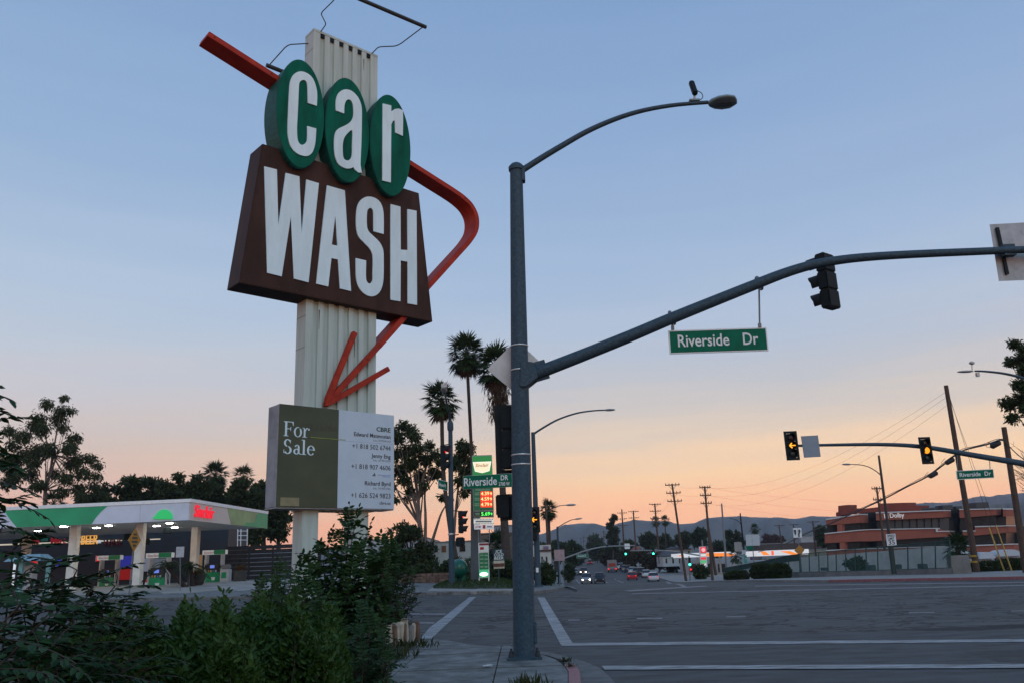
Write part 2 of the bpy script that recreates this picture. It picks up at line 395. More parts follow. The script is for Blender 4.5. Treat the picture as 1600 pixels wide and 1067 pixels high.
def grid_sheet(name, xs, ys, off, m):
    V = [(x, y, gz(x, y) + off) for y in ys for x in xs]; nx = len(xs)
    F = [(j * nx + i, j * nx + i + 1, (j + 1) * nx + i + 1, (j + 1) * nx + i) for j in range(len(ys) - 1) for i in range(nx - 1)]
    o = np_mesh(name, V, F, m, smooth=True); o['kind'] = 'structure'; return o
def sheet(name, poly, off, m, step=3.0, thick=0.0, parent=None, offf=None, rim=None):
    """a polygon laid on the land (cut into strips so that it follows it), with a kerb face of height thick round it"""
    bm = bmesh.new()
    f = bm.faces.new([bm.verts.new((p[0], p[1], 0)) for p in poly])
    xs = [p[0] for p in poly]; ys = [p[1] for p in poly]
    if step:
        for ax, lo, hi in ((0, min(xs), max(xs)), (1, min(ys), max(ys))):
            k = math.floor(lo / step) + 1
            while k * step < hi:
                co = [0, 0, 0]; no = [0, 0, 0]; co[ax] = k * step; no[ax] = 1
                bmesh.ops.bisect_plane(bm, geom=bm.verts[:] + bm.edges[:] + bm.faces[:], plane_co=co, plane_no=no)
                k += max(1, round((k * step if ax else abs(k * step)) / 60)) if ax else 1
    bmesh.ops.recalc_face_normals(bm, faces=bm.faces)
    if bm.faces[:] and bm.faces[0].normal.z < 0: bmesh.ops.reverse_faces(bm, faces=bm.faces)
    bd = [e for e in bm.edges if len(e.link_faces) == 1]
    for v in bm.verts:
        o_ = off if offf is None else offf(v.co.x, v.co.y)
        v.co.z = gz(v.co.x, v.co.y) + o_
    if thick:
        r = bmesh.ops.extrude_edge_only(bm, edges=bd)
        for v in [g for g in r['geom'] if isinstance(g, bmesh.types.BMVert)]: v.co.z -= thick
    me = bpy.data.meshes.new(name); bm.to_mesh(me); bm.free()
    o = mesh_obj(name, me, m, parent)
    if parent is None: o['kind'] = 'structure'
    return o
def clip_poly(poly, x0, x1, y0, y1):
    def cl(P, ax, val, keep_gt):
        out = []
        for i in range(len(P)):
            a, b = P[i], P[(i + 1) % len(P)]
            ia = (a[ax] >= val) == keep_gt; ib = (b[ax] >= val) == keep_gt
            if ia: out.append(a)
            if ia != ib:
                t = (val - a[ax]) / (b[ax] - a[ax]); out.append((a[0] + (b[0] - a[0]) * t, a[1] + (b[1] - a[1]) * t))
        return out
    for ax, v, k in ((0, x0, True), (0, x1, False), (1, y0, True), (1, y1, False)):
        if not poly: return []
        poly = cl(poly, ax, v, k)
    return poly
lin = lambda a, b, n: list(np.linspace(a, b, n))
grid_sheet('street', lin(-140, -24, 14) + lin(-22, 34, 29) + lin(38, 150, 12), lin(-25, 14, 6) + lin(16, 110, 48) + lin(116, 440, 46), 0.0, ASPH)
grid_sheet('ground', lin(-4300, -700, 5) + lin(-600, 600, 41) + lin(700, 4300, 5), lin(441, 900, 14) + lin(1000, 3500, 6), -0.03, DIRT)
xy = lambda p: (p.x, p.y)

# ---- our corner: slabs of sidewalk, a kerb ramp, the gutter and a red kerb
edge = [gr(q[0], q[1], 0.13) for q in ((907, 1092), (907, 1067), (905, 1048), (897, 1037), (884, 1028), (866, 1022), (830, 1016))]
redge = [gr(q[0], q[1], 0.03) for q in ((790, 1012), (745, 1008), (722, 1004), (699, 999), (663, 998))]
corner = [xy(p) for p in edge + redge]
ramp_mid = redge[2]
def walk_h(x, y):
    d = math.hypot(x + 1.1, (y - 18.6) * 0.9)
    k = S((y - 16.2) / 2.2) * S((0.0 - x) / 0.7)
    return 0.13 - 0.105 * k
left_end = (-60.0, 22.5)
near_poly = corner + [left_end, (-60.0, -20.0), (corner[0][0] - 0.1, -20.0)]
ws = sheet('sidewalk', near_poly, 0.1, mat('dark_joint_base', (0.035, 0.036, 0.036), 0.95, 0, 0.2, 4), 1.0, 0.16, offf=lambda x, y: walk_h(x, y) - 0.03)  # dark base showing through the gaps between the slabs
bx = [-60, -9.4, -7.9, -6.4, -4.9, -3.4, -1.9, -0.42, 0.95, 30]; by = [-20, 6.5, 8.0, 9.6, 11.2, 13.3, 15.6, 40]
for i in range(len(bx) - 1):
    for j in range(len(by) - 1):
        if bx[i] < -9 or by[j] < 6: continue
        inner = [xy(p) for p in edge + redge]
        inner = [(x - 0.16 if k < len(edge) else x, y - (0.1 if k >= 3 else 0.0)) for k, (x, y) in enumerate(inner)]
        P = clip_poly(inner + [(-60, 22.4), (-60, -20), (inner[0][0], -20)], bx[i] + 0.009, bx[i + 1] - 0.009, by[j] + 0.05, by[j + 1] - 0.05)
        if len(P) >= 3:
            sheet('slab', P, 0.13, WALK, 0.6, 0.025, parent=ws, offf=lambda x, y: walk_h(x, y))
rd = [xy(p) for p in edge[:4]]
sheet('red_kerb', [(x + 0.006, y) for x, y in rd] + [(x - 0.15, y) for x, y in rd[::-1]], 0.134, REDPAINT, 0, 0.135, parent=ws)
sheet('kerb', [(x + 0.004, y + 0.004) for x, y in [xy(p) for p in edge[3:]]] + [(x - 0.1, y - 0.13) for x, y in [xy(p) for p in edge[3:]][::-1]], 0.131, GUTTER, 0, 0.13, parent=ws, offf=lambda x, y: walk_h(x, y) + 0.003)
gut = [xy(gr(*q, 0.006)) for q in ((1010, 1092), (962, 1067), (950, 1054), (936, 1042), (912, 1032), (889, 1026), (862, 1019), (805, 1012), (734, 1006), (700, 1000))]
sheet('gutter', gut + [(p[0] - 0.05, p[1] - 0.05) for p in [xy(q) for q in redge[::-1][1:]] + [xy(q) for q in edge[::-1]]], 0.006, GUTTER, 0.8)
for k in range(34):                                     # grooves at the top of the ramp, laid on as thin dark grey bars
    x = -2.3 + k * 0.068
    MB().bar((x, 16.95 + 0.04 * math.sin(k), walk_h(x, 16.95) + 0.002), (x + 0.02, 17.32, walk_h(x, 17.32) + 0.002), 0.022, 0.006).build('ramp_groove', mat('groove_dark_grey', (0.09, 0.09, 0.095), 0.9), ws)
# litter and weeds on the slabs
lt = thing('crumpled_paper', gr(763, 1041, 0.135), 'small crumpled white paper scrap lying on the sidewalk', 'litter')
pts = [(random.gauss(0, .05), random.gauss(0, .03), abs(random.gauss(0.015, .018))) for _ in range(26)]
mb = MB()
for k in range(20): mb.add([Vector(pts[(k * 3 + j) % 26]) + lt.location for j in range(3)], [(0, 1, 2)])
mb.build('scrap', mat('paper', (0.6, 0.62, 0.64), 0.8), lt)

# ---- markings
def mark(name, px, m=PAINT, parent=None, off=0.005):
    sheet(name, [xy(gp(*q)) for q in px], off, m, 2.0)
mark('crosswalk_line', [(734, 932), (744, 932), (692, 980), (674, 997.5), (657, 997.5), (671, 980)])
mark('crosswalk_line', [(840, 933), (851, 933), (874, 970), (896, 1006), (877, 1008), (857, 970)])
mark('crosswalk_line', [(878, 1004.5), (1610, 998.5), (1610, 1003), (878, 1009)], off=0.0095)
mark('crosswalk_line', [(940, 1041), (1610, 1038.5), (1610, 1044.5), (945, 1047)], off=0.0145)
mark('stop_line', [(600, 957.5), (697, 958), (695, 960), (600, 959.8)], PAINT2)
mark('stop_line', [(600, 971), (680, 971.5), (677, 974), (600, 973.5)], PAINT2)
for a, b, y0, y1 in ((888, 906, 967.5, 969.2), (995, 1035, 965, 966.8), (1135, 1165, 962.5, 964), (1420, 1460, 956, 957.5), (1580, 1600, 953.5, 955)):
    mark('lane_dash', [(a, y0), (b, y0 - 0.2), (b, y1 - 0.2), (a, y1)], PAINT2)
mark('lane_line', [(985, 926.6), (1610, 913.0), (1610, 914.6), (985, 927.6)], PAINT2)
mark('lane_line', [(1180, 914.6), (1610, 908.6), (1610, 909.8), (1180, 915.6)], PAINT2)
mark('stop_line', [(975, 922), (1100, 914.5), (1106, 915.5), (985, 923.4)], PAINT2)
mark('lane_dash', [(1040, 908), (1046, 908), (1075, 917), (1067, 917)], PAINT2)
for a in ((900, 905, 905, 911), (938, 903, 948, 910), (960, 904, 973, 910)):
    mark('lane_line', [(a[0], a[1]), (a[0] + 1.6, a[1]), (a[2] + 2.4, a[3]), (a[2], a[3])], PAINT)
for y0 in range(175, 400, 22):
    sheet('lane_dash', [(15.6 + y0 * .008, y0), (15.8 + y0 * .008, y0), (15.9 + y0 * .008, y0 + 9), (15.7 + y0 * .008, y0 + 9)], 0.006, PAINT2, 4)

mark('newer_asphalt', [(690, 1001), (760, 998), (880, 991), (1240, 988), (1640, 984), (1640, 1080), (958, 1080), (950, 1054), (936, 1042), (912, 1032), (889, 1026), (862, 1019), (805, 1012)], mat('newer_asphalt_surface', (.052, .054, .057), .8, 0, .3, 2.2, .4, 60, stretch=(.5, 1.2, 1)), off=.0015)
for px in ([(1505, 1018), (1640, 1012), (1660, 1032), (1560, 1034)], [(1010, 985), (1180, 981), (1190, 990), (1015, 995)], [(690, 938), (735, 936), (738, 943), (690, 946)]):
    mark('asphalt_patch', px, mat('patched_asphalt', (.036, .038, .04), .85, 0, .25, 3, .3, 60), off=.0025)
# ---- the far blocks
farL = [xy(gp(*q)) for q in ((60, 945), (200, 939), (310, 937), (420, 935), (560, 932), (659, 930), (760, 928), (832, 929), (867, 924), (884, 918.5))]
farL = [(-140, farL[0][1])] + farL + [(3.0, 47), (4.0, 70), (5.6, 110), (7.8, 159), (10.2, 200), (15, 259), (22.3, 330), (30, 438)]
sheet('far_sidewalk', farL + [(-140, 438)], 0.14, WALK, 4.0, 0.18)
farR = [(150, 38), (24.9, 42.8), (22.7, 45), (17.9, 50.5), (16.8, 57.3), (17.1, 73), (20.5, 110), (25.4, 156), (26.3, 176), (26.9, 209), (29.5, 258), (33, 320), (42, 438)]
sheet('corner_sidewalk', farR[::-1] + [(150, 438)][::-1], 0.14, mat('pale_far_concrete', (0.23, 0.22, 0.21), 0.85, 0, 0.15, 1.2), 4.0, 0.18)
rk = farR[:4]
rk[0] = (45, 41.9)
sheet('red_kerb', [(x - 0.02, y - 0.02) for x, y in rk] + [(x + 0.12, y + 0.2) for x, y in rk[::-1]], 0.146, REDPAINT, 4.0, 0.14)
sheet('forecourt', [(-140, 46.5), (-9.5, 45.2), (-8.2, 47), (-9, 72), (-140, 74)], 0.145, LOT, 3.0)

# ---- mountains beyond the city
def mountains(name, ridge, Y0, Y1, m, seed, rough):
    r2 = np.random.default_rng(seed)
    pxs = np.array([q[0] for q in ridge], float); pys = np.array([q[1] for q in ridge], float)
    cols = 420; rows = 30
    X = np.linspace(pxs[0], pxs[-1], cols); top = np.interp(X, pxs, pys)
    ph = r2.uniform(0, 6.28, 40); fr = r2.uniform(0.01, 0.45, 40)
    V = []
    for j in range(rows):
        t = j / (rows - 1); s_ = min(1, t / 0.7)
        for i in range(cols):
            p = at(X[i], top[i], Y0 + (Y1 - Y0) * 0.7)
            h = p.z * (s_ ** 0.8 if t <= 0.7 else 1 - (t - 0.7) * 2.2)
            n_ = sum(math.sin(X[i] * fr[k] + ph[k] + t * 9 * math.cos(k)) for k in range(0, 40, 2)) / 20
            spur = abs(math.sin(X[i] * 0.055 + 2 * n_ + t * 1.3)) * (1 - abs(2 * s_ - 1)) * p.z * 0.3
            Y = Y0 + (Y1 - Y0) * t + n_ * (Y1 - Y0) * 0.06
            d = at(X[i], top[i], 1.0)
            V.append((d.x * Y, Y, max(-4, h + n_ * rough * p.z * (1 if t < 1 else 0) * (0.55 if abs(t - .7) < .04 else 1) + spur)))
    F = [(j * cols + i, j * cols + i + 1, (j + 1) * cols + i + 1, (j + 1) * cols + i) for j in range(rows - 1) for i in range(cols - 1)]
    o = np_mesh(name, V, F, m, smooth=True); o['kind'] = 'structure'; return o
CHAP = mat('chaparral_slopes', (0.11, 0.1, 0.085), 0.95, 0, 0.35, 0.009, col2=(0.05, 0.06, 0.045))
ridge = [(-300, 860), (300, 870), (600, 850), (760, 842), (845, 834), (862, 828), (885, 819), (908, 816.5), (930, 818), (950, 822), (968, 816), (985, 813), (1000, 812), (1020, 813), (1040, 814), (1062, 818), (1085, 816.5), (1105, 809), (1125, 806.5), (1150, 806), (1180, 807), (1215, 808.5), (1245, 809.5), (1263, 806.5), (1285, 806), (1320, 806), (1400, 795), (1430, 787), (1460, 784), (1480, 785), (1500, 782), (1525, 775), (1533, 773.5), (1550, 776), (1575, 771), (1600, 769), (1700, 764), (2000, 770), (2600, 800)]
mountains('mountains', ridge, 1900, 3000, CHAP, 3, 0.03)
hills = [(840, 868), (960, 862), (1080, 862), (1180, 846), (1240, 836), (1290, 828), (1340, 818), (1420, 808), (1480, 800), (1520, 792), (1560, 786), (1600, 784), (1700, 782), (2200, 800)]
mountains('hills', hills, 1150, 1650, mat('brushy_hills', (0.07, 0.075, 0.055), 0.95, 0, 0.35, 0.02, col2=(0.035, 0.045, 0.03)), 5, 0.03)
# ================================================================ the big car wash sign
SP, SU, SN, UP = Vector((-5.032, 19.5, 0)), Vector((math.sin(R_(48)), math.cos(R_(48)), 0)), Vector((math.cos(R_(48)), -math.sin(R_(48)), 0)), Vector((0, 0, 1))
def sp(u, z, off=0.0): return SP + SU * u + UP * z + SN * off
CREAM = mat('cream_ribbed_metal', (0.46, 0.55, 0.52), 0.5, 0.0, 0.13, 2.0, stretch=(3, 3, 0.25), col2=(0.36, 0.43, 0.395))
BROWN = mat('brown_sign_face', (0.05, 0.0245, 0.0185), 0.6, 0, 0.2, 1.6, stretch=(1, 1, 0.4), spec=.15)
OVAL = mat('green_oval_face', (0.0, 0.1, 0.062), 0.55, 0, 0.22, 2.0, spec=.12, stretch=(1.5, 1.5, .35))
OVALS = mat('weathered_green_oval_rim', (0.006, 0.085, 0.072), 0.55, 0.0, 0.25, 5, stretch=(1, 1, 4), spec=.25)
LETW = mat('white_sign_letters', (0.64, 0.8, 0.86), 0.5, 0, 0.05, 1.8, spec=.2, stretch=(1.8, 1.8, .4))
REDA = mat('red_arrow_paint', (0.4, 0.036, 0.014), 0.55, 0, 0.22, 3, col2=(0.26, 0.022, 0.012), spec=.2)
sign = thing('car_wash_sign', (SP.x, SP.y, 0), 'tall cream pylon sign with green CAR ovals, brown WASH panel and red arrow', 'sign')
# ribbed pylon
prof = [(0, -.47), (0, 0), (.2, 0)]
u = .2
for k in range(6):
    prof += [(u + .012, -.06), (u + .13, -.06), (u + .142, 0), (u + .29, 0)] if k < 5 else [(u + .012, -.06), (u + .13, -.06), (u + .142, 0), (2.02, 0)]
    u += .29
prof += [(2.02, -.47)]
mb = MB()
n = len(prof); bot = [sp(a, 3.0, b) for a, b in prof]; top = [sp(a, 15.74, b) for a, b in prof]
mb.add(bot + top, [(i, (i + 1) % n, n + (i + 1) % n, n + i) for i in range(n)])
col = mb.build('pylon_cladding', CREAM, sign)
MB().prism([sp(-.005, 15.745, .006), sp(2.025, 15.745, .006), sp(2.025, 15.745, -.475), sp(-.005, 15.745, -.475)], (0, 0, .07)).build('top_flashing', CREAM, sign)
for k in range(2):
    a = (.06, 1.42)[k]
    MB().prism([sp(a, -.1, -.01), sp(a + .42, -.1, -.01), sp(a + .42, -.1, -.47), sp(a, -.1, -.47)], (0, 0, 3.15)).build('leg', CREAM, sign, 0.012)
for dz in (15.2, 7.7, 6.9):
    MB().prism([sp(-.004, dz, .0), sp(-.004, dz, -.47), sp(-.004, dz + .012, -.47), sp(-.004, dz + .012, 0)], SU * 0.003).build('seam', mat('seam_grime', (.18, .17, .15), .7), sign)
LET = {
    'c': [(-0.08,13.221), (-0.077,13.524), (-0.111,13.745), (-0.215,13.969), (-0.389,14.058), (-0.586,14.026), (-0.749,13.874), (-0.84,13.636), (-0.861,13.285), (-0.865,12.775), (-0.865,12.328), (-0.839,12.06), (-0.761,11.838), (-0.622,11.718), (-0.457,11.688), (-0.293,11.73), (-0.174,11.862), (-0.107,12.081), (-0.085,12.314), (-0.08,12.571), (-0.333,12.552), (-0.324,12.233), (-0.343,12.104), (-0.439,11.988), (-0.533,11.996), (-0.591,12.116), (-0.612,12.416), (-0.605,12.869), (-0.599,13.384), (-0.592,13.675), (-0.523,13.795), (-0.422,13.823), (-0.368,13.733), (-0.351,13.536), (-0.336,13.213)],
    'a': [(0.472,13.288), (0.467,13.552), (0.505,13.744), (0.592,13.896), (0.729,14.009), (0.911,14.049), (1.067,13.986), (1.18,13.865), (1.244,13.689), (1.26,13.423), (1.256,12.705), (1.238,12.111), (1.24,11.937), (1.279,11.74), (1.17,11.713), (1.066,11.768), (1.023,11.824), (0.916,11.751), (0.768,11.717), (0.591,11.765), (0.488,11.932), (0.448,12.148), (0.443,12.433), (0.473,12.646), (0.571,12.796), (0.777,12.966), (0.925,13.125), (0.996,13.299), (0.999,13.539), (0.96,13.705), (0.873,13.763), (0.783,13.699), (0.725,13.528), (0.723,13.29)],
    'ah': [(0.972,12.875), (0.84,12.753), (0.741,12.591), (0.697,12.402), (0.702,12.115), (0.734,11.981), (0.824,11.952), (0.912,12.009), (0.97,12.143), (0.977,12.495)],
    'r': [(1.923,14.031), (2.198,14.07), (2.199,13.883), (2.318,14.001), (2.451,14.068), (2.586,14.054), (2.592,13.773), (2.583,13.259), (2.324,13.277), (2.324,13.555), (2.304,13.641), (2.251,13.603), (2.199,13.48), (2.193,12.653), (2.187,11.723), (1.913,11.702), (1.921,12.927)],
    'W': [(-1.335,11.202), (-1.009,11.218), (-0.915,9.763), (-0.772,11.198), (-0.401,11.211), (-0.293,9.678), (-0.208,11.183), (0.143,11.186), (-0.069,8.469), (-0.466,8.487), (-0.597,10.066), (-0.779,8.478), (-1.153,8.491)],
    'A': [(0.376,11.193), (0.896,11.2), (1.123,8.476), (0.798,8.483), (0.728,9.241), (0.544,9.238), (0.473,8.47), (0.134,8.478)],
    'Ah': [(0.629,10.406), (0.714,9.609), (0.549,9.603)],
    'S': [(2.096,10.269), (2.094,10.802), (2.047,11.056), (1.933,11.2), (1.744,11.246), (1.543,11.197), (1.375,11.053), (1.275,10.847), (1.243,10.546), (1.254,10.244), (1.315,10.024), (1.483,9.883), (1.63,9.782), (1.726,9.67), (1.764,9.49), (1.76,9.089), (1.754,8.888), (1.675,8.787), (1.588,8.822), (1.557,8.98), (1.56,9.398), (1.251,9.396), (1.257,8.983), (1.296,8.73), (1.404,8.557), (1.57,8.458), (1.765,8.456), (1.932,8.56), (2.042,8.747), (2.093,9.024), (2.098,9.565), (2.075,9.831), (1.961,10.01), (1.774,10.135), (1.626,10.235), (1.573,10.392), (1.57,10.7), (1.598,10.845), (1.672,10.913), (1.746,10.884), (1.77,10.752), (1.773,10.272)],
    'H': [(2.316,11.199), (2.636,11.208), (2.641,9.948), (2.868,9.987), (2.867,11.198), (3.173,11.23), (3.165,8.475), (2.852,8.465), (2.858,9.65), (2.64,9.637), (2.629,8.478), (2.311,8.466)],
}
# WASH panel
tp = [(-1.81, 8.12), (3.70, 8.1), (3.28, 11.81), (-1.40, 11.81)]
wp = MB().prism([sp(a, z, .2) for a, z in tp], SN * -.69).build('wash_panel', BROWN, sign, 0.012)
for k in 'WASH':
    lp = [loop_c(LET[k], [0, 20, 21, 41]) if k == 'S' else LET[k]]
    if k == 'A': lp.append(LET['Ah'])
    shape('letter', lp, 0.03, sp(0, 0, .216), SU, UP, LETW, wp)
for a in (-.55, .95, 2.45):                                # sheet joints in the face
    MB().prism([sp(a, 8.13, .2005), sp(a + .006, 8.13, .2005), sp(a + .006, 11.8, .2005), sp(a, 11.8, .2005)], SN * .003).build('joint', mat('joint_grime', (.03, .014, .012), .6), wp)
for k in range(13):                                       # screws round the panel
    for f in (0, 1):
        a = -1.7 + 5.3 * k / 12; z = 8.2 if f == 0 else 11.72; a = a if f == 0 else -1.33 + 4.52 * k / 12
        MB().lathe(sp(a, z, .2), [(.018, 0), (.016, .008), (0, .012)], 8, SN).build('screw', mat('rusty_screw', (.07, .03, .02), .7), wp)
RST = mat('rust_streak', (.12, .05, .025), .8, 0, .3, 6)
for a, z, l in ((1.36, 7.38, .55), (.35, 7.9, .5), (1.55, 15.5, .35)):
    MB().prism([sp(a, z, .002), sp(a + .03, z, .002), sp(a + .022, z - l, .002), sp(a + .012, z - l, .002)], SN * .001).build('rust_streak', RST, sign)
# green ovals
for k, cu_ in zip('car', (-.505, .85, 2.2)):
    el = [(cu_ + .665 * math.cos(t), 12.88 + 1.53 * math.sin(t)) for t in np.linspace(0, 2 * math.pi, 72, endpoint=False)]
    mb = MB(); m_ = len(el)
    ring = lambda s_, off: [sp(cu_ + (a - cu_) * s_, 12.88 + (z - 12.88) * s_, off) for a, z in el]
    rings = [ring(.985, -.3), ring(.985, .32), ring(1.0, .325), ring(1.0, .385), ring(.99, .4)]
    for r_ in range(len(rings) - 1):
        mb.add(rings[r_] + rings[r_ + 1], [(i, (i + 1) % m_, m_ + (i + 1) % m_, m_ + i) for i in range(m_)])
    mb.add(rings[0], [tuple(range(m_))])
    ov = mb.build('oval_sign', OVALS, sign)
    fc = MB().prism([sp(cu_ + (a - cu_) * .988, 12.88 + (z - 12.88) * .988, .396) for a, z in el], SN * .008).build('face', OVAL, ov)
    lp = [LET['r'] if k == 'r' else loop_c(LET[k], [0, 19, 20, 34] if k == 'c' else [0, 13, 14, 16, 33])]
    if k == 'a': lp.append(loop2d(LET['ah'], k=3))
    shape('letter', lp, 0.03, sp(0, 0, .42), SU, UP, LETW, ov)
# red arrow: a thin deep ribbon
def ribbon(name, pts, th, o0, o1, parent, taper=None):
    P = [np.array(p, float) for p in pts]; m = len(P); L_, R2 = [], []
    for i in range(m):
        d = P[min(i + 1, m - 1)] - P[max(i - 1, 0)]; d /= np.linalg.norm(d); nn = np.array([-d[1], d[0]])
        h = th / 2 * (taper[i] if taper else 1)
        L_.append(P[i] + nn * h); R2.append(P[i] - nn * h)
    mb = MB(); ring = []
    for i in range(m):
        ring += [sp(*L_[i], o1), sp(*R2[i], o1), sp(*R2[i], o0), sp(*L_[i], o0)]
    F = [(i * 4 + k, i * 4 + (k + 1) % 4, i * 4 + 4 + (k + 1) % 4, i * 4 + 4 + k) for i in range(m - 1) for k in range(4)]
    mb.add(ring, F + [(0, 1, 2, 3), (4 * m - 1, 4 * m - 2, 4 * m - 3, 4 * m - 4)])
    return mb.build(name, REDA, parent, 0.008)
bend = loop2d([(4.55, 12.32), (4.95, 12.19), (5.27, 12.0), (5.45, 11.69), (5.42, 11.28), (5.17, 10.87), (4.8, 10.44)], False, 5)
arrow = ribbon('arrow_shaft', [(-2.86, 14.32), (1.0, 13.27)] + bend + [(3.64, 9.13), (2.80, 8.06), (2.04, 7.19)], .15, -.42, .12, sign)
ribbon('arrow_tail_bar', [(2.045, 7.196), (.56, 5.52)], .14, .005, .12, arrow)
ribbon('arrow_barb', [(1.336, 7.452), (.62, 5.70), (.53, 5.486)], .13, .005, .135, arrow, (1, 1, .25))
ribbon('arrow_barb', [(2.348, 6.641), (.72, 5.615), (.535, 5.49)], .13, .005, .128, arrow, (1, 1, .25))
for (a, z) in ((-2.7, 14.28), (-1.2, 13.87), (4.0, 12.46), (5.0, 12.16), (1.25, 7.25), (2.25, 6.58), (1.7, 6.8)):
    MB().lathe(sp(a, z, .125), [(.022, 0), (.022, .008), (.01, .014)], 8, SN).build('rivet', mat('rusty_rivet', (.06, .02, .015), .7), arrow)
# the lamps that light the face at night
DKM = mat('dark_painted_metal', (.022, .028, .03), .5)
for path in ([(1.819, 15.78, -.02), (1.89, 15.907, .25), (2.166, 15.752, .8), (2.65, 16.28, 1.31)], [(0.201, 15.78, -.02), (.257, 15.943, .2), (-.211, 15.747, .75), (-.115, 15.88, 1.3), (-.1, 16.12, 1.33)],
             [(.0, 15.50, -.3), (-.406, 15.507, -.7), (-.66, 15.05, -1.2)]):
    P3 = [np.array(q) for q in path]; rd_ = [P3[0]]
    for i in range(1, len(P3) - 1): rd_ += [P3[i] + (P3[i - 1] - P3[i]) * .16, P3[i] * .9 + (P3[i - 1] + P3[i + 1]) * .05, P3[i] + (P3[i + 1] - P3[i]) * .16]
    MB().tube([sp(*q) for q in rd_ + [P3[-1]]], .015, 6).build('lamp_bracket', DKM, sign)
for k in range(6):                                        # solid black boxes standing in for the shade inside the open flute ends
    a = .2 + .29 * k; MB().prism([sp(a + .014, 15.64, -.058), sp(a + .128, 15.64, -.058), sp(a + .128, 15.742, -.058), sp(a + .014, 15.742, -.058)], SN * .05).build('flute_end_shade', BLACK, sign)
MB().tube([sp(-.35, 16.18, 1.33), sp(2.76, 16.33, 1.33)], .055, 10).build('lamp_bar', DKM, sign)
MB().tube([sp(-.75, 15.0, -1.22), sp(2.2, 14.95, -1.22)], .06, 10).build('lamp_bar', DKM, sign)

# ---- the for-sale board strapped round the pylon
OLIVE = mat('faded_olive_print', (0.052, 0.066, 0.034), 0.55, 0, 0.16, 0.8)
BOARDW = mat('white_board_print', (0.5, 0.6, 0.7), 0.55, 0, 0.05, 1.0)
board = thing('for_sale_board', sp(.87, 3.06, .2), 'olive and white For Sale board mounted on the pylon of the car wash sign', 'sign')
MB().prism([sp(-.70, 3.06, .19), sp(2.44, 3.06, .19), sp(2.44, 5.405, .19), sp(-.70, 5.405, .19)], SN * .0001).build('back_sheet', BLACK, board)
mb = MB()
for a0, a1, b0, b1, z0, z1 in ((-.7, 2.44, .12, .185, 3.06, 5.405),):
    mb.prism([sp(a0, z0, b0), sp(a1, z0, b0), sp(a1, z0, b1), sp(a0, z0, b1)], (0, 0, z1 - z0))
mb.build('frame', mat('board_timber', (.3, .31, .32), .7), board)
for z0, z1 in ((3.07, 4.655), (4.66, 5.40)):
    MB().prism([sp(-.698, z0, .115), sp(-.698, z0, -.36), sp(-.698, z1, -.36), sp(-.698, z1, .115)], SU * .03).build('side_panel', mat('grey_side_plywood', (.27, .29, .32), .7, 0, .15, 2), board)
for a0, a1, m_, nm in ((-.70, .846, OLIVE, 'olive_panel'), (.85, 2.44, BOARDW, 'white_panel')):
    for z0, z1 in ((3.06, 4.657), (4.66, 5.405)):
        MB().prism([sp(a0, z0, .192), sp(a1, z0, .192), sp(a1, z1, .192), sp(a0, z1, .192)], SN * .008).build(nm, m_, board)
MB().prism([sp(-.7, 3.03, -.36), sp(2.44, 3.03, -.36), sp(2.44, 3.03, .18), sp(-.7, 3.03, .18)], (0, 0, .027)).build('bottom_rail', mat('board_timber', (.3, .31, .32)), board)
INK = mat('charcoal_print', (.03, .04, .05), .5); LIME = mat('lime_print', (.22, .3, .05), .5); PALEB = mat('pale_blue_print', (.25, .36, .6), .5); TANP = mat('tan_print', (.24, .215, .12), .6)
OLV2 = mat('ghost_print', (.06, .064, .038), .6)
tx = lambda s_, u1, z, h, wd, m_=INK, al='RIGHT', b=0.0, sh=0: text(s_, sp(u1, z, .2035), SU, UP, h, m_, board, wd, al, .004, bold=b, shear=sh, res=2)
tx('CBRE', 2.335, 4.965, .105, .42, mat('dark_green_print', (.004, .05, .035), .5), b=.02)
tx('Edward Matevosian', 2.335, 4.80, .098, 1.06, b=.012)
tx('Lic. 01958163', 2.335, 4.71, 0.046, .5, mat('grey_print', (.2, .22, .26), .5))
tx('+1 818 502 6744', 2.335, 4.50, .118, 1.10)
tx('Jenny Eng', 2.335, 4.30, .098, .56, b=.012)
tx('Lic. 01901224', 2.335, 4.215, 0.046, .5, MATS['grey_print'])
tx('+1 818 907 4606', 2.335, 4.005, .118, 1.12)
tx('Richard Byrd', 2.335, 3.62, .098, .74, b=.012)
tx('Lic. 01901746', 2.335, 3.53, 0.046, .5, MATS['grey_print'])
tx('+1 626 524 9823', 2.335, 3.315, .118, 1.12)
tx('cbre.us', 2.335, 3.165, .075, .32)
shape('logo', [[(1.80, 3.85), (1.90, 3.85), (1.87, 3.93), (1.845, 3.89)], [(1.855, 3.862), (1.875, 3.862), (1.868, 3.89)]], .004, sp(0, 0, .2035), SU, UP, INK, board)
for k, (a0, a1, z) in enumerate(((1.96, 2.33, 3.872), (2.1, 2.33, 3.835))):
    MB().prism([sp(a0, z, .2012), sp(a1, z, .2012), sp(a1, z + .018, .2012), sp(a0, z + .018, .2012)], SN * .003).build('blue_line', PALEB, board)
MB().prism([sp(.11, 4.675, .2012), sp(1.045, 4.675, .2012), sp(1.045, 4.69, .2012), sp(.11, 4.69, .2012)], SN * .003).build('lime_line', LIME, board)
MB().prism([sp(-.60, 3.087, .2012), sp(-.14, 3.087, .2012), sp(-.14, 3.275, .2012), sp(-.60, 3.275, .2012)], SN * .003).build('tan_patch', TANP, board)
tx('Available', .80, 4.86, .2, 1.0, OLV2)
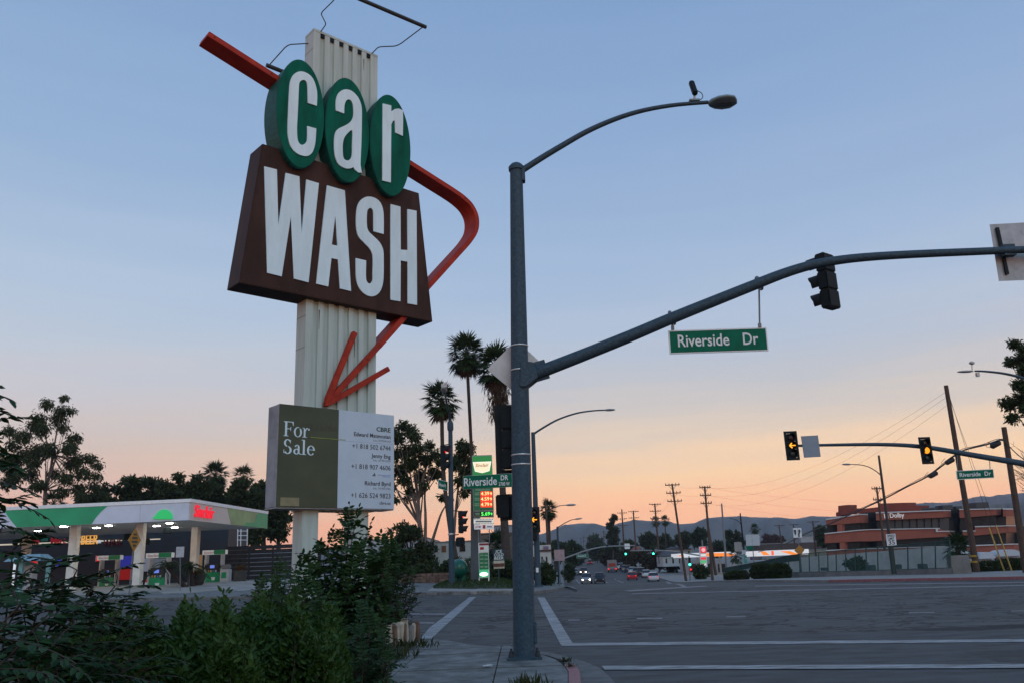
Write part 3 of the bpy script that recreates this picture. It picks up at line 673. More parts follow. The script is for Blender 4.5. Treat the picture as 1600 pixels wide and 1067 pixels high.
# For / Sale in a drawn roman letter
def roman(word, u0, z0, cap, wd):
    G = []                                               # list of loops in letter units; thick stems, thin hairlines
    x = 0.0; ell = lambda cx, cy, rx, ry, a0=0, a1=360, n=26: [(cx + rx * math.cos(R_(a)), cy + ry * math.sin(R_(a))) for a in np.linspace(a0, a1, n, endpoint=(a1 - a0) < 360)]
    rc = lambda a, b, c, d: [(a, c), (b, c), (b, d), (a, d)]
    def arc(cx, cy, rx, ry, a0, a1, w0, w1, n=22):
        A = np.linspace(a0, a1, n); o_ = [(cx + (rx + 0) * math.cos(R_(a)), cy + ry * math.sin(R_(a))) for a in A]
        i_ = [(cx + (rx - (w0 + (w1 - w0) * abs(math.cos(R_(a))))) * math.cos(R_(a)), cy + (ry - (w0 + (w1 - w0) * abs(math.cos(R_(a))))) * math.sin(R_(a))) for a in A]
        return o_ + i_[::-1]
    for ch in word:
        g = []
        if ch == 'F': g = [[rc(.12, .27, 0, 1)], [rc(.02, .37, 0, .045)], [rc(.02, .72, .95, 1)], [[(.62, .96), (.72, .96), (.72, .72), (.69, .72)]], [rc(.26, .53, .485, .535)], [rc(.5, .545, .38, .64)]]; a = .74
        elif ch == 'o': g = [[ell(.3, .33, .29, .345), ell(.3, .33, .165, .3)]]; a = .62
        elif ch == 'r': g = [[rc(.1, .23, 0, .66)], [rc(.0, .34, 0, .04)], [[(.0, .62), (.12, .62), (.12, .67), (.0, .65)]], [arc(.38, .42, .2, .25, 60, 165, .05, .09)], [ell(.46, .57, .075, .075)]]; a = .56
        elif ch == 'S': g = [[arc(.3, .745, .24, .265, 35, 265, .05, .13)], [arc(.31, .262, .27, .275, -145, 85, .05, .14)], [rc(.46, .5, .74, .96)], [rc(.05, .09, .04, .28)]]; a = .66
        elif ch == 'a': g = [[rc(.32, .44, .1, .52)], [arc(.27, .46, .175, .21, 0, 160, .045, .12)], [arc(.235, .19, .205, .2, 60, 330, .05, .12)], [arc(.5, .1, .1, .1, 180, 310, .05, .07)], [rc(.22, .33, .355, .395)]]; a = .56
        elif ch == 'l': g = [[rc(.1, .225, 0, 1.04)], [rc(.0, .33, 0, .04)], [[(.0, .99), (.12, .99), (.12, 1.05), (.0, 1.02)]]]; a = .36
        elif ch == 'e': g = [[arc(.29, .33, .27, .345, 0, 318, .045, .125)], [rc(.12, .55, .35, .395)]]; a = .58
        G += [[[(x + px_, py_) for px_, py_ in l] for l in q] for q in g]; x += a
    sx = wd / x
    for k, q in enumerate(G):
        shape('letter_stroke', [[(px_ * sx, py_ * cap) for px_, py_ in l] for l in q], .003 + .0004 * (k % 6), sp(u0, z0, .203), SU, UP, LETW, board)
roman('For', -.59, 4.665, .345, .68)
roman('Sale', -.585, 4.262, .335, .82)
# ================================================================ the signal pole on our corner
YP = 14.44
pb = at(819.5, 1024, YP); pt = at(806.6, 262, YP)
FACE = Vector((0, -1, 0)); RX = Vector((1, 0, 0))
sig = thing('signal_pole', (pb.x, pb.y, 0.13), 'tall grey steel signal pole with mast arm and street light on the near corner', 'traffic pole')
ax = lambda t: Vector((pb.x, pb.y, .14)).lerp(pt, t)
MB().tube([ax(0), ax(.3), ax(.62), ax(1)], [.182, .172, .15, .118], 28).build('pole', STEEL, sig)
MB().box((pb.x, pb.y, .15), (.56, .56, .045)).build('base_plate', STEEL, sig, .006)
for sx in (-1, 1):
    for sy in (-1, 1):
        MB().lathe((pb.x + sx * .215, pb.y + sy * .215, .17), [(.045, 0), (.045, .05), (.02, .055), (.02, .09), (.016, .1)], 6).build('anchor_bolt', mat('grimy_bolt_steel', (.02, .024, .027), .75), sig)
MB().lathe(pt, [(.145, -.07), (.15, 0), (.1, .06), (.03, .1), (0, .105)], 16).build('pole_cap', STEEL, sig)
MB().box(ax(.03) + Vector((.185, -.02, .12)), (.05, .12, .34)).build('hand_hole_cover', STEEL, sig, .01)
# street light arm
la = [at(814, 268, YP), at(845, 248, YP), at(880, 227, YP), at(915, 207, YP), at(950, 191, YP), at(985, 178.5, YP), at(1020, 170, YP), at(1060, 164, YP), at(1106, 160.5, YP)]
arm = MB().tube([Vector(q) for q in loop2d([tuple(p) for p in la], False, 3)], [.062 - .026 * i / 24 for i in range(25)], 12).build('light_arm', STEEL, sig)
MB().box(at(817.5, 275, YP), (.07, .16, .26)).build('arm_bracket', STEEL, sig, .01)
lc = at(1128, 161, YP)
prof = [(-.27, .01, .03), (-.22, .12, .055), (-.1, .22, .075), (.05, .26, .075), (.2, .22, .06), (.27, .1, .03), (.29, .005, .01)]
mb = MB(); vs = []
for x, wy, h in prof:
    for k in range(14):
        a = 2 * math.pi * k / 14
        vs.append(lc + Vector((x, wy * math.cos(a), (h if math.sin(a) > 0 else .045) * math.sin(a) * (1.2 if math.sin(a) > 0 else .8))))
mb.add(vs, [(i * 14 + k, i * 14 + (k + 1) % 14, i * 14 + 14 + (k + 1) % 14, i * 14 + 14 + k) for i in range(6) for k in range(14)], True)
lum = mb.build('luminaire', mat('luminaire_grey', (.17, .27, .32), .6, .0), sig)
mb = MB()
for i in range(5):
    for j in range(3): mb.box(lc + Vector((-.1 + i * .07, -.07 + j * .07, -.038)), (.045, .045, .012))
mb.build('led_lens', mat('unlit_led_lens', (.16, .18, .17), .3), lum)
MB().box(lc + Vector((0, 0, .1)), (.05, .05, .04)).build('photocell', BLACK, lum)
MB().box(at(1085, 159, YP) + Vector((0, 0, .02)), (.2, .08, .035)).build('camera_clamp', STEEL2, arm)
MB().tube([at(1085, 158, YP), at(1085.5, 146, YP)], .022, 8).build('camera_stem', ALU, arm)
mb = MB().bar(at(1082, 123.5, YP) + Vector((0, .12, 0)), at(1085.5, 150, YP) + Vector((0, -.06, 0)), .1, .1)
mb.build('detector_camera', BLACK, arm, .02)
MB().tube([Vector(q) for q in loop2d([tuple(at(1087, 141, YP)), tuple(at(1096, 146, YP)), tuple(at(1098, 153, YP)), tuple(at(1092, 158, YP))], False, 4)], .008, 6).build('cable', WIRE, arm)
# mast arm
mp_ = [(838, 583), (900, 559), (980, 527), (1046, 499), (1110, 473), (1180, 445), (1222, 428.5), (1262, 416), (1300, 408.5), (1350, 402.5), (1430, 397.5), (1550, 392.5), (1640, 389), (1760, 385)]
MP = [at(x, y, YP - .012 * (x - 838) * .1) for x, y in mp_]
pts = [Vector(q) for q in loop2d([tuple(p) for p in MP], False, 3)]
mast = MB().tube(pts, [.118 - .062 * i / (len(pts) - 1) for i in range(len(pts))], 20).build('mast_arm', STEEL, sig)
fc = at(823, 589, YP)
MB().prism([at(813, 567, YP) + Vector((0, -.19, 0)), at(833, 569, YP) + Vector((0, -.19, 0)), at(841, 592, YP) + Vector((0, -.19, 0)), at(822, 607, YP) + Vector((0, -.19, 0)), at(812, 607, YP) + Vector((0, -.19, 0))], (0, .38, 0)).build('arm_flange', STEEL, sig, .012)
MB().bar(at(831, 567, YP), at(840, 596, YP), .46, .04, (0, 1, 0)).build('flange_plate', STEEL, sig, .006)
for y in (568, 606.5, 737, 751.5):
    t = (1024 - y) / (1024 - 262); c = ax(t); r = .178 - .05 * t
    MB().lathe(c, [(r + .012, -.012), (r + .018, 0), (r + .012, .012)], 24).build('band', BANDM, sig)
# street sign hanging from the mast arm
def street_blade(name, TL, TR, BL, label, words, h_txt, parent=None, border=True, group=None, capw=.76, depth=.025):
    TL, TR, BL = Vector(TL), Vector(TR), Vector(BL); U = (TR - TL).normalized(); Wd = (TR - TL).length; Ht = (TL - BL).length
    V = (TL - BL).normalized(); Nn = U.cross(V)
    t = thing(name, (TL + TR) / 2 - V * Ht, label, 'street sign', group)
    MB().prism([BL - Nn * depth, BL + U * Wd - Nn * depth, TR - Nn * depth, TL - Nn * depth], Nn * depth).build('frame', SWHITE, t)
    e = min(.022, Ht * .06) if border else .003
    MB().prism([BL + U * e + V * e, BL + U * (Wd - e) + V * e, TR - U * e - V * e, TL + U * e - V * e], Nn * .004).build('panel', SGREEN, t)
    for s_, fx, fy, h, wd in words:
        text(s_, BL + U * (Wd * fx) + V * (Ht * fy) + Nn * .007, U, V, h, SWHITE, t, wd, 'LEFT', .004, bold=.012)
    return t
YS = YP - .19
TL, TR, BL = at(1044, 516.5, YS), at(1197.5, 511.5, YS), at(1046.5, 553, YS)
W_ = (TR - TL).length; H_ = (TL - BL).length
ss = street_blade('street_name_sign', TL, TR, BL, 'green Riverside Dr sign hanging from the near mast arm', [('Riverside', .09, .29, H_ * .5, W_ * .52), ('Dr', .75, .29, H_ * .5, W_ * .155)], 0)
for x0, y0, x1, y1, ya in ((1051, 514.5, 1050, 506, 497), (1187, 510.5, 1186, 448, 443)):
    MB().tube([at(x0, y0, YS), at(x1, y1, YS), at(x1, ya, YP)], .016, 8).build('hanger_rod', STEEL2, ss)
    MB().box(at(x0, y0 - 2, YS), (.05, .05, .07)).build('hanger_clip', STEEL2, ss)
    c = at(x1, ya, YP - .002 * (x1 - 838) * .1); MB().lathe(c, [(.135, -.02), (.142, 0), (.135, .02)], 18, MP[4] - MP[3]).build('clamp', STEEL2, ss)

def signal_head(name, c, facing, label, lit=None, arrow=False, plate=True, s=1.0, group=None, cat='traffic light', tilt=0.0, lens_n=3, col=None):
    """three-section head; facing = the way the lenses look"""
    t = thing(name, c, label, cat, group)
    f = Vector((facing[0], facing[1], 0)).normalized(); U = Vector((-f.y, f.x, 0)); V = Vector((0, 0, 1))
    if tilt: V = (V + U * tilt).normalized(); U = V.cross(f) * -1 if False else (U - V * U.dot(V)).normalized()
    c = Vector(c); M = Matrix((U, f, V)).transposed()
    w_, d_, h_ = .34 * s, .2 * s, .35 * s
    tot = h_ * lens_n
    for k in range(lens_n):
        z = tot / 2 - h_ * (k + .5)
        MB().box(c + V * z, (w_, d_, h_ * .975), M).build('housing', BLACK, t, .02 * s)
        lit_ = lit and lit[0] == k
        lm = glow('lit_' + lit[1], lit[2], lit[3]) if lit_ else mat('dark_lens_%d' % k, ((.03, .008, .008), (.03, .022, .01), (.01, .025, .022))[k % 3], .25)
        lc_ = c + V * z + f * (d_ / 2 + .012 * s)
        if lit_ and arrow:
            MB().lathe(lc_, [(.15 * s, -.02), (.15 * s, .0), (0, .008)], 20, f).build('lens', mat('dark_amber_lens', (.03, .014, .008), .3), t)
            A = [(-.145, 0), (-.02, .125), (.012, .095), (-.055, .022), (.145, .022), (.145, -.022), (-.055, -.022), (.012, -.095), (-.02, -.125)]
            shape('arrow', [[(a * s, b * s) for a, b in A]], .01, lc_ + f * .02, -U if False else U.cross(V).dot(f) > 0 and U or -U, V, lm, t)
        else:
            MB().lathe(lc_, [(.148 * s, -.02), (.148 * s, .0), (.1 * s, .018), (0, .026)], 20, f).build('lens', lm, t)
        mb = MB(); n_ = 14; vs = []
        for j in range(n_ + 1):
            a = R_(-35) + R_(250) * j / n_
            for rr in (.158 * s, .168 * s):
                e = U * math.cos(a) * rr + V * math.sin(a) * rr
                vs += [lc_ + e - f * .01, lc_ + e + f * (.24 * s * (.55 + .45 * max(0, math.sin(a))))]
        F = []
        for j in range(n_):
            b = j * 4
            F += [(b, b + 1, b + 5, b + 4), (b + 2, b + 6, b + 7, b + 3), (b + 1, b + 3, b + 7, b + 5)]
        mb.add(vs, F, True); mb.build('visor', BLACK, t)
    if plate:
        pw, ph = w_ + .24 * s, tot + .22 * s; q = c + f * (d_ * .28)
        g = MB(); iw, ih = w_ / 2 + .004, tot / 2 + .004
        for x0, x1, z0, z1 in ((-pw / 2, -iw, -ph / 2, ph / 2), (iw, pw / 2, -ph / 2, ph / 2), (-iw, iw, ih, ph / 2), (-iw, iw, -ph / 2, -ih)):
            g.prism([q + U * x0 + V * z0, q + U * x1 + V * z0, q + U * x1 + V * z1, q + U * x0 + V * z1], f * .006)
        g.build('backplate', BLACK, t)
    return t
# heads on this pole, seen from behind
signal_head('traffic_signal', at(1293, 440, YP + .12), (-.6, .8), 'traffic light hanging under the near mast arm, seen from behind', plate=False)
bk = at(799, 686, YP + .33)
signal_head('traffic_signal', bk, (.02, 1), 'black backplated traffic light fixed behind the near pole', plate=True)
pd = thing('pedestrian_signal', at(791, 792, YP + .2), 'small black pedestrian signal box fixed to the near pole below the street blade', 'pedestrian signal')
c = pd.location.copy()
MB().box(c, (.3, .2, .44), Matrix.Rotation(R_(-25), 3, 'Z')).build('housing', BLACK, pd, .05)
MB().box(c + Vector((.12, -.08, 0)), (.16, .05, .06)).build('bracket', BLACK, pd)
MB().box(c + Vector((-.03, .13, .05)), (.3, .12, .36), Matrix.Rotation(R_(-25), 3, 'Z')).build('visor', BLACK, pd, .02)
# street blade on the pole
YB = YP - .13
TL, TR, BL = at(723.5, 743, YB), at(800, 739, YB), at(723.5, 764, YB)
W_ = (TR - TL).length; H_ = (TL - BL).length
street_blade('street_name_sign', TL, TR, BL, 'green Riverside DR 3700 W blade strapped to the near pole', [('Riverside', .02, .22, H_ * .6, W_ * .67), ('DR', .77, .53, H_ * .36, W_ * .15), ('3700 W', .73, .12, H_ * .26, W_ * .22)], 0, border=False)
# diamond warning sign seen from behind
dm = thing('warning_sign', at(806, 577, YP + .2), 'bare metal back of a diamond warning sign behind the near pole', 'sign')
cs = [at(761, 577, YP + .21), at(806.5, 531, YP + .21), at(852, 573, YP + .21), at(814, 621, YP + .21)]
cs = [cs[0] * .97 + cs[3] * .03, cs[0] * .97 + cs[1] * .03, cs[1] * .97 + cs[0] * .03, cs[1] * .97 + cs[2] * .03, cs[2] * .97 + cs[1] * .03, cs[2] * .97 + cs[3] * .03, cs[3] * .97 + cs[2] * .03, cs[3] * .97 + cs[0] * .03]
BRUSH = mat('brushed_sign_back', (.5, .5, .5), .45, .15, .1, 2.2, stretch=(1.2, 1, 1.2))
MB().prism(cs, (0, .004, 0)).build('plate', BRUSH, dm)
MB().prism([q + Vector((0, .005, 0)) for q in cs], (0, .003, 0)).build('face', mat('warning_yellow', (.5, .3, .02), .5), dm)
MB().box(at(806, 577, YP + .185), (.06, .03, .5)).build('bracket', STEEL, dm)
# sign at the arm's end, seen from behind
es = thing('lane_sign', at(1580, 394, YP - .9), 'grey rear of a white sign clamped to the mast arm end at the frame edge', 'sign')
ye = YP - .012 * (1560 - 838) * .1 - .1
cs = [at(1546.5, 351, ye + .25), at(1640, 346, ye + .25), at(1652, 436, ye + .25), at(1561, 439.5, ye + .25)]
MB().prism(cs, (0, .006, 0)).build('plate', mat('sign_back_grey', (.33, .34, .36), .5, .2), es)
MB().bar(at(1558, 356, ye + .22), at(1574, 429, ye + .22), .055, .03, (0, 1, 0)).build('bracket', BLACK, es)
MB().box(at(1575, 392, ye + .12), (.2, .12, .2)).build('clamp', STEEL, es)
# ================================================================ the petrol station across the street
def span(x0, x1, y, Y): return (at(x1, y, Y) - at(x0, y, Y)).length
def slab(mb, x0, x1, y0, y1, Y, d, M=None):                # an upright box whose front covers that patch of the view at distance Y
    c = at((x0 + x1) / 2, (y0 + y1) / 2, Y); wd = abs(at(x1, (y0 + y1) / 2, Y).x - at(x0, (y0 + y1) / 2, Y).x); ht = abs(at((x0 + x1) / 2, y0, Y).z - at((x0 + x1) / 2, y1, Y).z)
    return mb.box(c + Vector((0, d / 2, 0)), (wd, d, ht), M)
GL, GA = Vector((-math.cos(R_(4)), math.sin(R_(4)), 0)), Vector((math.sin(R_(4)), math.cos(R_(4)), 0))     # along the front, and away
CB = at(295, 812, 50); FH = 1.22
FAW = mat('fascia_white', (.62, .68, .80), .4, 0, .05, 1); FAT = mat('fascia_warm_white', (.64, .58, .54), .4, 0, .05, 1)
FAG = mat('fascia_green', (.002, .36, .17), .35, 0, .1, .6); FAG2 = mat('fascia_pale_green', (.26, .42, .2), .35, 0, .15, .5)
TRIM = mat('white_trim', (.84, .86, .88), .4, 0, .05); SOFF = mat('white_soffit', (.8, .79, .75), .5, 0, .06, 1)
cz0 = CB.z
gc = thing('fuel_canopy', (CB.x - 6, CB.y + 6, gz(CB.x - 6, CB.y + 6) + .14), 'white and green fuel canopy with red lettering at its corner', 'canopy')
P = lambda l, a, z: Vector((CB.x, CB.y, 0)) + GL * l + GA * a + UP * z
LL, LA = 24.0, 12.6
MB().prism([P(0.02, .02, cz0 + .05), P(LL, .02, cz0 + .05), P(LL, LA, cz0 + .05), P(.02, LA, cz0 + .05)], (0, 0, FH - .1)).build('soffit', SOFF, gc)
k = 0
for i in range(8):                                          # fascia panels, joint by joint
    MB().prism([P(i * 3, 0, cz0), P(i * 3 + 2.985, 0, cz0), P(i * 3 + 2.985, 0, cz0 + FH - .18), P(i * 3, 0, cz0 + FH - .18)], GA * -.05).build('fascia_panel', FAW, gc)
for i in range(4):
    a0 = i * 3.15
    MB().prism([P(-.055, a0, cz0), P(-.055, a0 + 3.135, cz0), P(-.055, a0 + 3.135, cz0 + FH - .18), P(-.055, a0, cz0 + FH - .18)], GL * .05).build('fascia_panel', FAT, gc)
mb = MB()
mb.prism([P(-.1, -.09, cz0 + FH - .175), P(LL, -.09, cz0 + FH - .175), P(LL, LA, cz0 + FH - .175), P(-.1, LA, cz0 + FH - .175)], (0, 0, .2)); mb.build('parapet_trim', TRIM, gc)
gl_ = lambda px, py: ((lambda d: ((lambda t: _C + d * t)(((Vector((CB.x, CB.y, 0)) - GA * .05 - _C).dot(GA)) / d.dot(GA))))(ray(px, py)))
def on_left(px, py):
    p = gl_(px, py) - Vector((CB.x, CB.y, 0)); return (p.dot(GL), p.z)
sw = [on_left(*q) for q in ((168, 792), (158, 799), (150, 808), (143, 819.5))]
zb, zt = cz0 + .01, cz0 + FH - .19
sw = [(sw[0][0], zt)] + [(a, min(max(z, zb), zt)) for a, z in sw[1:3]] + [(sw[3][0], zb)]
lf = on_left(6, 806)[0]
shape('green_swoosh_and_reflection', [[(a, z) for a, z in sw] + [(lf - .9, zb), (lf - .4, (zb + zt) / 2), (lf, zt)]], .012, P(0, -.058, 0), GL, UP, FAG, gc)
# right-hand fascia swoosh
zz = [(5.3, zt), (5.5, zt - .3), (5.8, zt - .7), (6.05, zb)]
shape('green_swoosh_and_reflection', [zz + [(12.55, zb), (12.55, zt)]], .012, P(-.063, 0, 0), GA, UP, FAG2, gc)
shape('green_swoosh_and_reflection', [[(8.2, zb), (8.6, zb + .25), (10.0, zb + .3), (10.4, zt - .15), (10.8, zt - .01), (12.56, zt - .01), (12.56, zb)]], .012, P(-.071, 0, 0), GA, UP, FAG, gc)  # darker far end: a reflection painted as a deeper green shape
REDN = glow('red_channel_letters', (1.0, .02, .05), .62)
text('Sinclair', P(-.1, .5, cz0 + .24), GA, UP, .7, REDN, gc, 2.7, 'LEFT', .1, bold=.004, shear=.15)
# the emblem on the fascia: a plain lit green shape
dome = [on_left(*q) for q in ((240, 809.5), (244, 805), (249, 798.5), (256, 795.5), (263, 796.5), (268, 801), (270, 807), (269, 810), (258, 810.5))]
shape('lit_emblem', [loop2d(dome, k=4)], .1, P(0, -.11, 0), GL, UP, glow('green_emblem', (.02, .55, .16), .55), gc)
for px, py in ((265, 816.7), (244.7, 821), (273, 823.5), (151, 824), (170, 820.5), (60, 829), (100, 822)):
    d = ray(px, py); t = (cz0 + .04 - CAMZ) / d.z; q = _C + d * t
    MB().box(q, (.3, .3, .05)).build('canopy_light', glow('canopy_led', (1.0, .97, .9), 45.0), gc)
for px, Y in ((114, 52.2), (217.5, 52), (304, 58), (40, 59)):
    x = at(px, 870, Y); g0 = gz(x.x, x.y) + .1
    MB().box((x.x, x.y, (g0 + cz0) / 2 + .05), (.46, .46, cz0 - g0), Matrix.Rotation(R_(-4), 3, 'Z')).build('canopy_post', mat('cream_post', (.78, .75, .68), .5, 0, .08, 1.2), gc, .02)
for px, py in ((262, 828), (200, 838), (228, 846)):
    c = at(px, py, 53); MB().box(c, (.45, .4, .38), Matrix.Rotation(R_(25), 3, 'Z')).build('loudspeaker', BLACK, gc, .03)

# the shop behind
shop = thing('shop_building', at(150, 915, 70), 'dark navy shop building under the fuel canopy with BEER sign', 'building')
NAVY = mat('navy_facade', (.011, .019, .029), .55, 0, .2, .5)
YF = 68.0; zS = 1.0
xa, xb = at(-160, 850, YF).x, at(356, 850, YF).x
def fbox(nm, x0, x1, y0, y1, m, Y=YF, d=.1, par=None, bev=0): return slab(MB(), x0, x1, y0, y1, Y, d).build(nm, m, par or shop, bev)
MB().box(((xa + xb) / 2, YF + 2.5, zS + 2.5), (xb - xa, 5, 5.2)).build('wall', NAVY, shop)
fbox('lit_reveal', 0, 190, 845.8, 848, glow('warm_cornice_light', (1, .85, .65), .35), d=.06, Y=YF - .07)
fbox('lit_reveal', 200, 250, 841.5, 843.2, glow('warm_cornice_light', (1, .85, .65), .35), d=.06, Y=YF - .07)
AMB = glow('amber_letters', (1.0, .48, .1), .55); DRED = mat('unlit_red_letters', (.12, .006, .012), .5)
ft = lambda s_, px, py, h, wd, m_: text(s_, at(px, py, YF - .15), RX, UP, h, m_, shop, wd, 'LEFT', .1, bold=.006)
ft('BEER', 126.5, 850, .74, 1.32, AMB); ft('&', 152.5, 848, .26, .28, glow('white_letter', (.7, .75, .9), .4)); ft('WINE', 161, 852.5, .5, 1.5, DRED)
ft('Dino', 40, 850, .48, 1.05, glow('dim_red_letters', (.5, .01, .02), .22)); ft('Mart', 79.5, 849, .48, 1.15, MATS['dim_red_letters'])
fbox('green_emblem', 63, 76, 839, 846, mat('unlit_green_emblem', (.01, .12, .08), .5), Y=YF - .1, bev=.08)
for x0, x1, y0, y1, nm, c, s_ in ((186, 206, 868, 886, 'drinks_poster', (.03, .05, .5), .4), (186, 206, 887, 905, 'red_poster', (.6, .01, .015), .3), (222, 236, 872, 892, 'shop_window', (.35, .4, .5), .35), (305, 315, 866, 893, 'shop_doorway', (.6, .3, .1), .3), (150, 160, 868, 876, 'red_neon', (1, .05, .03), .8), (110, 122, 874, 877, 'red_neon', (1, .03, .03), .9), (44, 58, 876, 880, 'red_neon', (1, .03, .04), .7), (240, 262, 872, 894, 'shop_window', (.3, .36, .42), .15), (88, 95, 874, 884, 'blue_neon', (.05, .08, .8), .4), (300, 304, 864, 866, 'white_strip', (.8, .8, .8), .5)):
    o = fbox(nm, x0, x1, y0, y1, glow('%s_glow_%d' % (nm, x0), c, s_ * .6), Y=YF - .08, d=.05)
    for e in ((x0 - .8, x0, y0 - .8, y1 + .8), (x1, x1 + .8, y0 - .8, y1 + .8)): fbox('frame', *e, ALU, Y=YF - .1, d=.09, par=o)

# pumps
PGR = mat('pump_green', (.004, .3, .12), .4, 0, .1); PGY = mat('pump_grey', (.5, .51, .52), .45, .1, .08); PBK = mat('pump_black', (.02, .022, .025), .4)
def pump(px, py, Y, label):
    b = at(px, py, Y); t = thing('fuel_pump', b, label, 'fuel pump', 'pumps under the canopy')
    x, y, z = b
    MB().box((x, y, z + .42), (.98, .6, .8)).build('lower_panel', PGR, t, .03)
    MB().box((x, y, z + 1.12), (.86, .52, .6)).build('upper_cabinet', PBK, t, .03)
    s_ = MB().box((x - .05, y - .275, z + 1.2), (.3, .03, .2)).build('screen', glow('pump_screen', (.16, .25, .8), .7), t)
    for k in range(4): MB().box((x - .3 + k * .17, y - .275, z + .9), (.1, .03, .13)).build('grade_button', mat('grade_button_%d' % k, ((.5, .3, .04), (.5, .42, .2), (.05, .2, .4), (.5, .5, .5))[k], .5), t)
    for sx in (-1, 1):
        MB().box((x + sx * .56, y, z + 1.05), (.16, .5, 2.05)).build('side_column', PGY, t, .03)
        MB().tube([Vector(q) for q in loop2d([(x + sx * .5, y - .3, z + 1.25), (x + sx * .78, y - .38, z + .9), (x + sx * .75, y - .34, z + .4), (x + sx * .62, y - .3, z + 1.0)], False, 5)], .025, 6).build('hose', RUBBER, t)
        MB().box((x + sx * .5, y - .33, z + 1.2), (.07, .12, .26)).build('nozzle', PBK, t, .015)
    h = MB().box((x, y, z + 2.17), (1.62, .5, .3)).build('header', glow('lit_pump_header', (.75, .77, .8), .25), t, .02)
    MB().box((x + .4, y - .255, z + 2.17), (.8, .012, .29)).build('green_panel', PGR, h)
    text('Sinclair', (x - .7, y - .262, z + 2.09), RX, UP, .15, mat('red_print', (.4, .01, .02), .5), h, .72, 'LEFT', .01, bold=.0, shear=.15)
    shape('shield', [[(-.14, .1), (.14, .1), (.1, -.08), (0, -.13), (-.1, -.08)]], .01, (x + .06, y - .315, z + .4), RX, UP, SWHITE, t)
    return t
pump(246.5, 923, 54, 'fuel pump under the canopy behind the leaning palms')
pump(333.5, 912.5, 60, 'fuel pump by the dark fence under the right edge of the canopy')
pump(168, 921, 60, 'fuel pump beside the red drinks poster, partly hidden by foliage')
for px, py, Y, wd in ((240, 926, 53.2, 3.6), (336, 914.5, 59.2, 2.9)):
    o = MB().box(at(px, py - 1, Y) + Vector((0, .6, 0)), (wd, 1.3, .18)).build('pump_island', mat('dark_kerb', (.02, .022, .025), .6), None, .03)
    tag(o, 'low dark island kerb under the pump ' + ('behind the leaning palms' if px < 300 else 'next to the dark fence'), 'kerb')
bn = thing('litter_bin', at(352, 912, 59.5), 'grey square litter bin with green label beside the pump near the fence', 'bin')
x, y, z = bn.location
MB().box((x, y, z + .5), (.62, .6, 1.0)).build('body', PGY, bn, .03); MB().box((x, y, z + 1.16), (.56, .54, .3)).build('hood', mat('bin_hood', (.2, .21, .22), .5), bn, .06)
MB().box((x - .03, y - .305, z + .6), (.34, .012, .4)).build('label_panel', PGR, bn)
def cone(px, py, Y, label):
    b = at(px, py, Y); t = thing('traffic_cone', b, label, 'traffic cone', 'cones by the pumps')
    ORG = mat('cone_orange', (.75, .07, .02), .5, emit=(.7, .06, .03), estr=.0)
    MB().box(b + Vector((0, 0, .02)), (.36, .36, .04)).build('foot', ORG, t, .01)
    MB().lathe(b + Vector((0, 0, .04)), [(.14, 0), (.03, .66), (.025, .67)], 14).build('body', ORG, t)
    MB().lathe(b + Vector((0, 0, .36)), [(.095, 0), (.067, .16)], 14).build('collar', SWHITE, t)
cone(227.5, 923, 53, 'orange traffic cone beside the pump behind the leaning palms'); cone(312.5, 911, 58.5, 'orange traffic cone between the urn and the right-hand pump')
def urn(px, py, Y, label, square=False):
    b = at(px, py, Y); t = thing('planter_urn', b, label, 'planter')
    UR = mat('dark_stone_urn', (.04, .038, .036), .7, 0, .2, 4)
    if square: MB().box(b + Vector((0, 0, .5)), (.7, .6, 1.0)).build('pot', UR, t, .03); top = 1.0
    else: MB().lathe(b, [(.3, 0), (.3, .1), (.14, .2), (.12, .32), (.3, .5), (.38, .78), (.42, .95), (.48, 1.0), (.42, 1.03)], 18).build('pot', UR, t); top = 1.02
    r2 = np.random.default_rng(int(px)); mb = MB()
    for k in range(70):
        a = r2.uniform(0, 6.28); l = r2.uniform(.25, .55); e = Vector((math.cos(a) * .5, math.sin(a) * .5, r2.uniform(.5, 1.2))).normalized() * l; c0 = b + Vector((math.cos(a) * r2.uniform(0, .3), math.sin(a) * r2.uniform(0, .3), top - .03)); sd = e.cross(UP).normalized() * .035
        mb.add([c0 - sd, c0 + sd, c0 + e * .6 + sd, c0 + e, c0 + e * .6 - sd], [(0, 1, 2, 3, 4)])
    o = mb.build('leaves', leafmat('rusty_leaves', (.12, .05, .02), (.06, .07, .025)), t); o['kind'] = 'stuff'
urn(309, 925, 52, 'dark stone urn of rusty leaves in front of the canopy post'); urn(374.5, 914.5, 58, 'dark square planter of rusty leaves standing before the slatted fence', True)
# signs on the forecourt edge
yd = thing('warning_sign', at(202, 936, 44), 'yellow diamond warning sign on a thin post before the canopy', 'sign')
MB().tube([at(201, 936, 44), at(208, 858, 44)], .035, 8).build('post', STEEL2, yd)
dU, dV = Vector((.08, .997, 0)).normalized(), UP; dc = at(210, 843, 43.9)
MB().prism([dc + dU * .62, dc + dV * .6, dc - dU * .62, dc - dV * .6], Vector((.997, -.08, 0)) * .02).build('plate', mat('school_yellow', (.42, .2, .01), .5), yd)
for k, (dz, wd) in enumerate(((.28, .3), (.1, .5), (-.09, .56), (-.28, .32))):
    MB().bar(dc + dU * (-wd / 2) + dV * dz + Vector((.997, -.08, 0)) * .024, dc + dU * (wd / 2) + dV * dz + Vector((.997, -.08, 0)) * .024, .01, .1).build('print_line', INK, yd)
ws_ = thing('blank_sign', at(284, 916, 47), 'small blank pale grey sign on a thin post beside the leaning palms', 'sign')
MB().tube([at(281.5, 922, 47), at(281.5, 868, 47)], .025, 8).build('post', STEEL2, ws_)
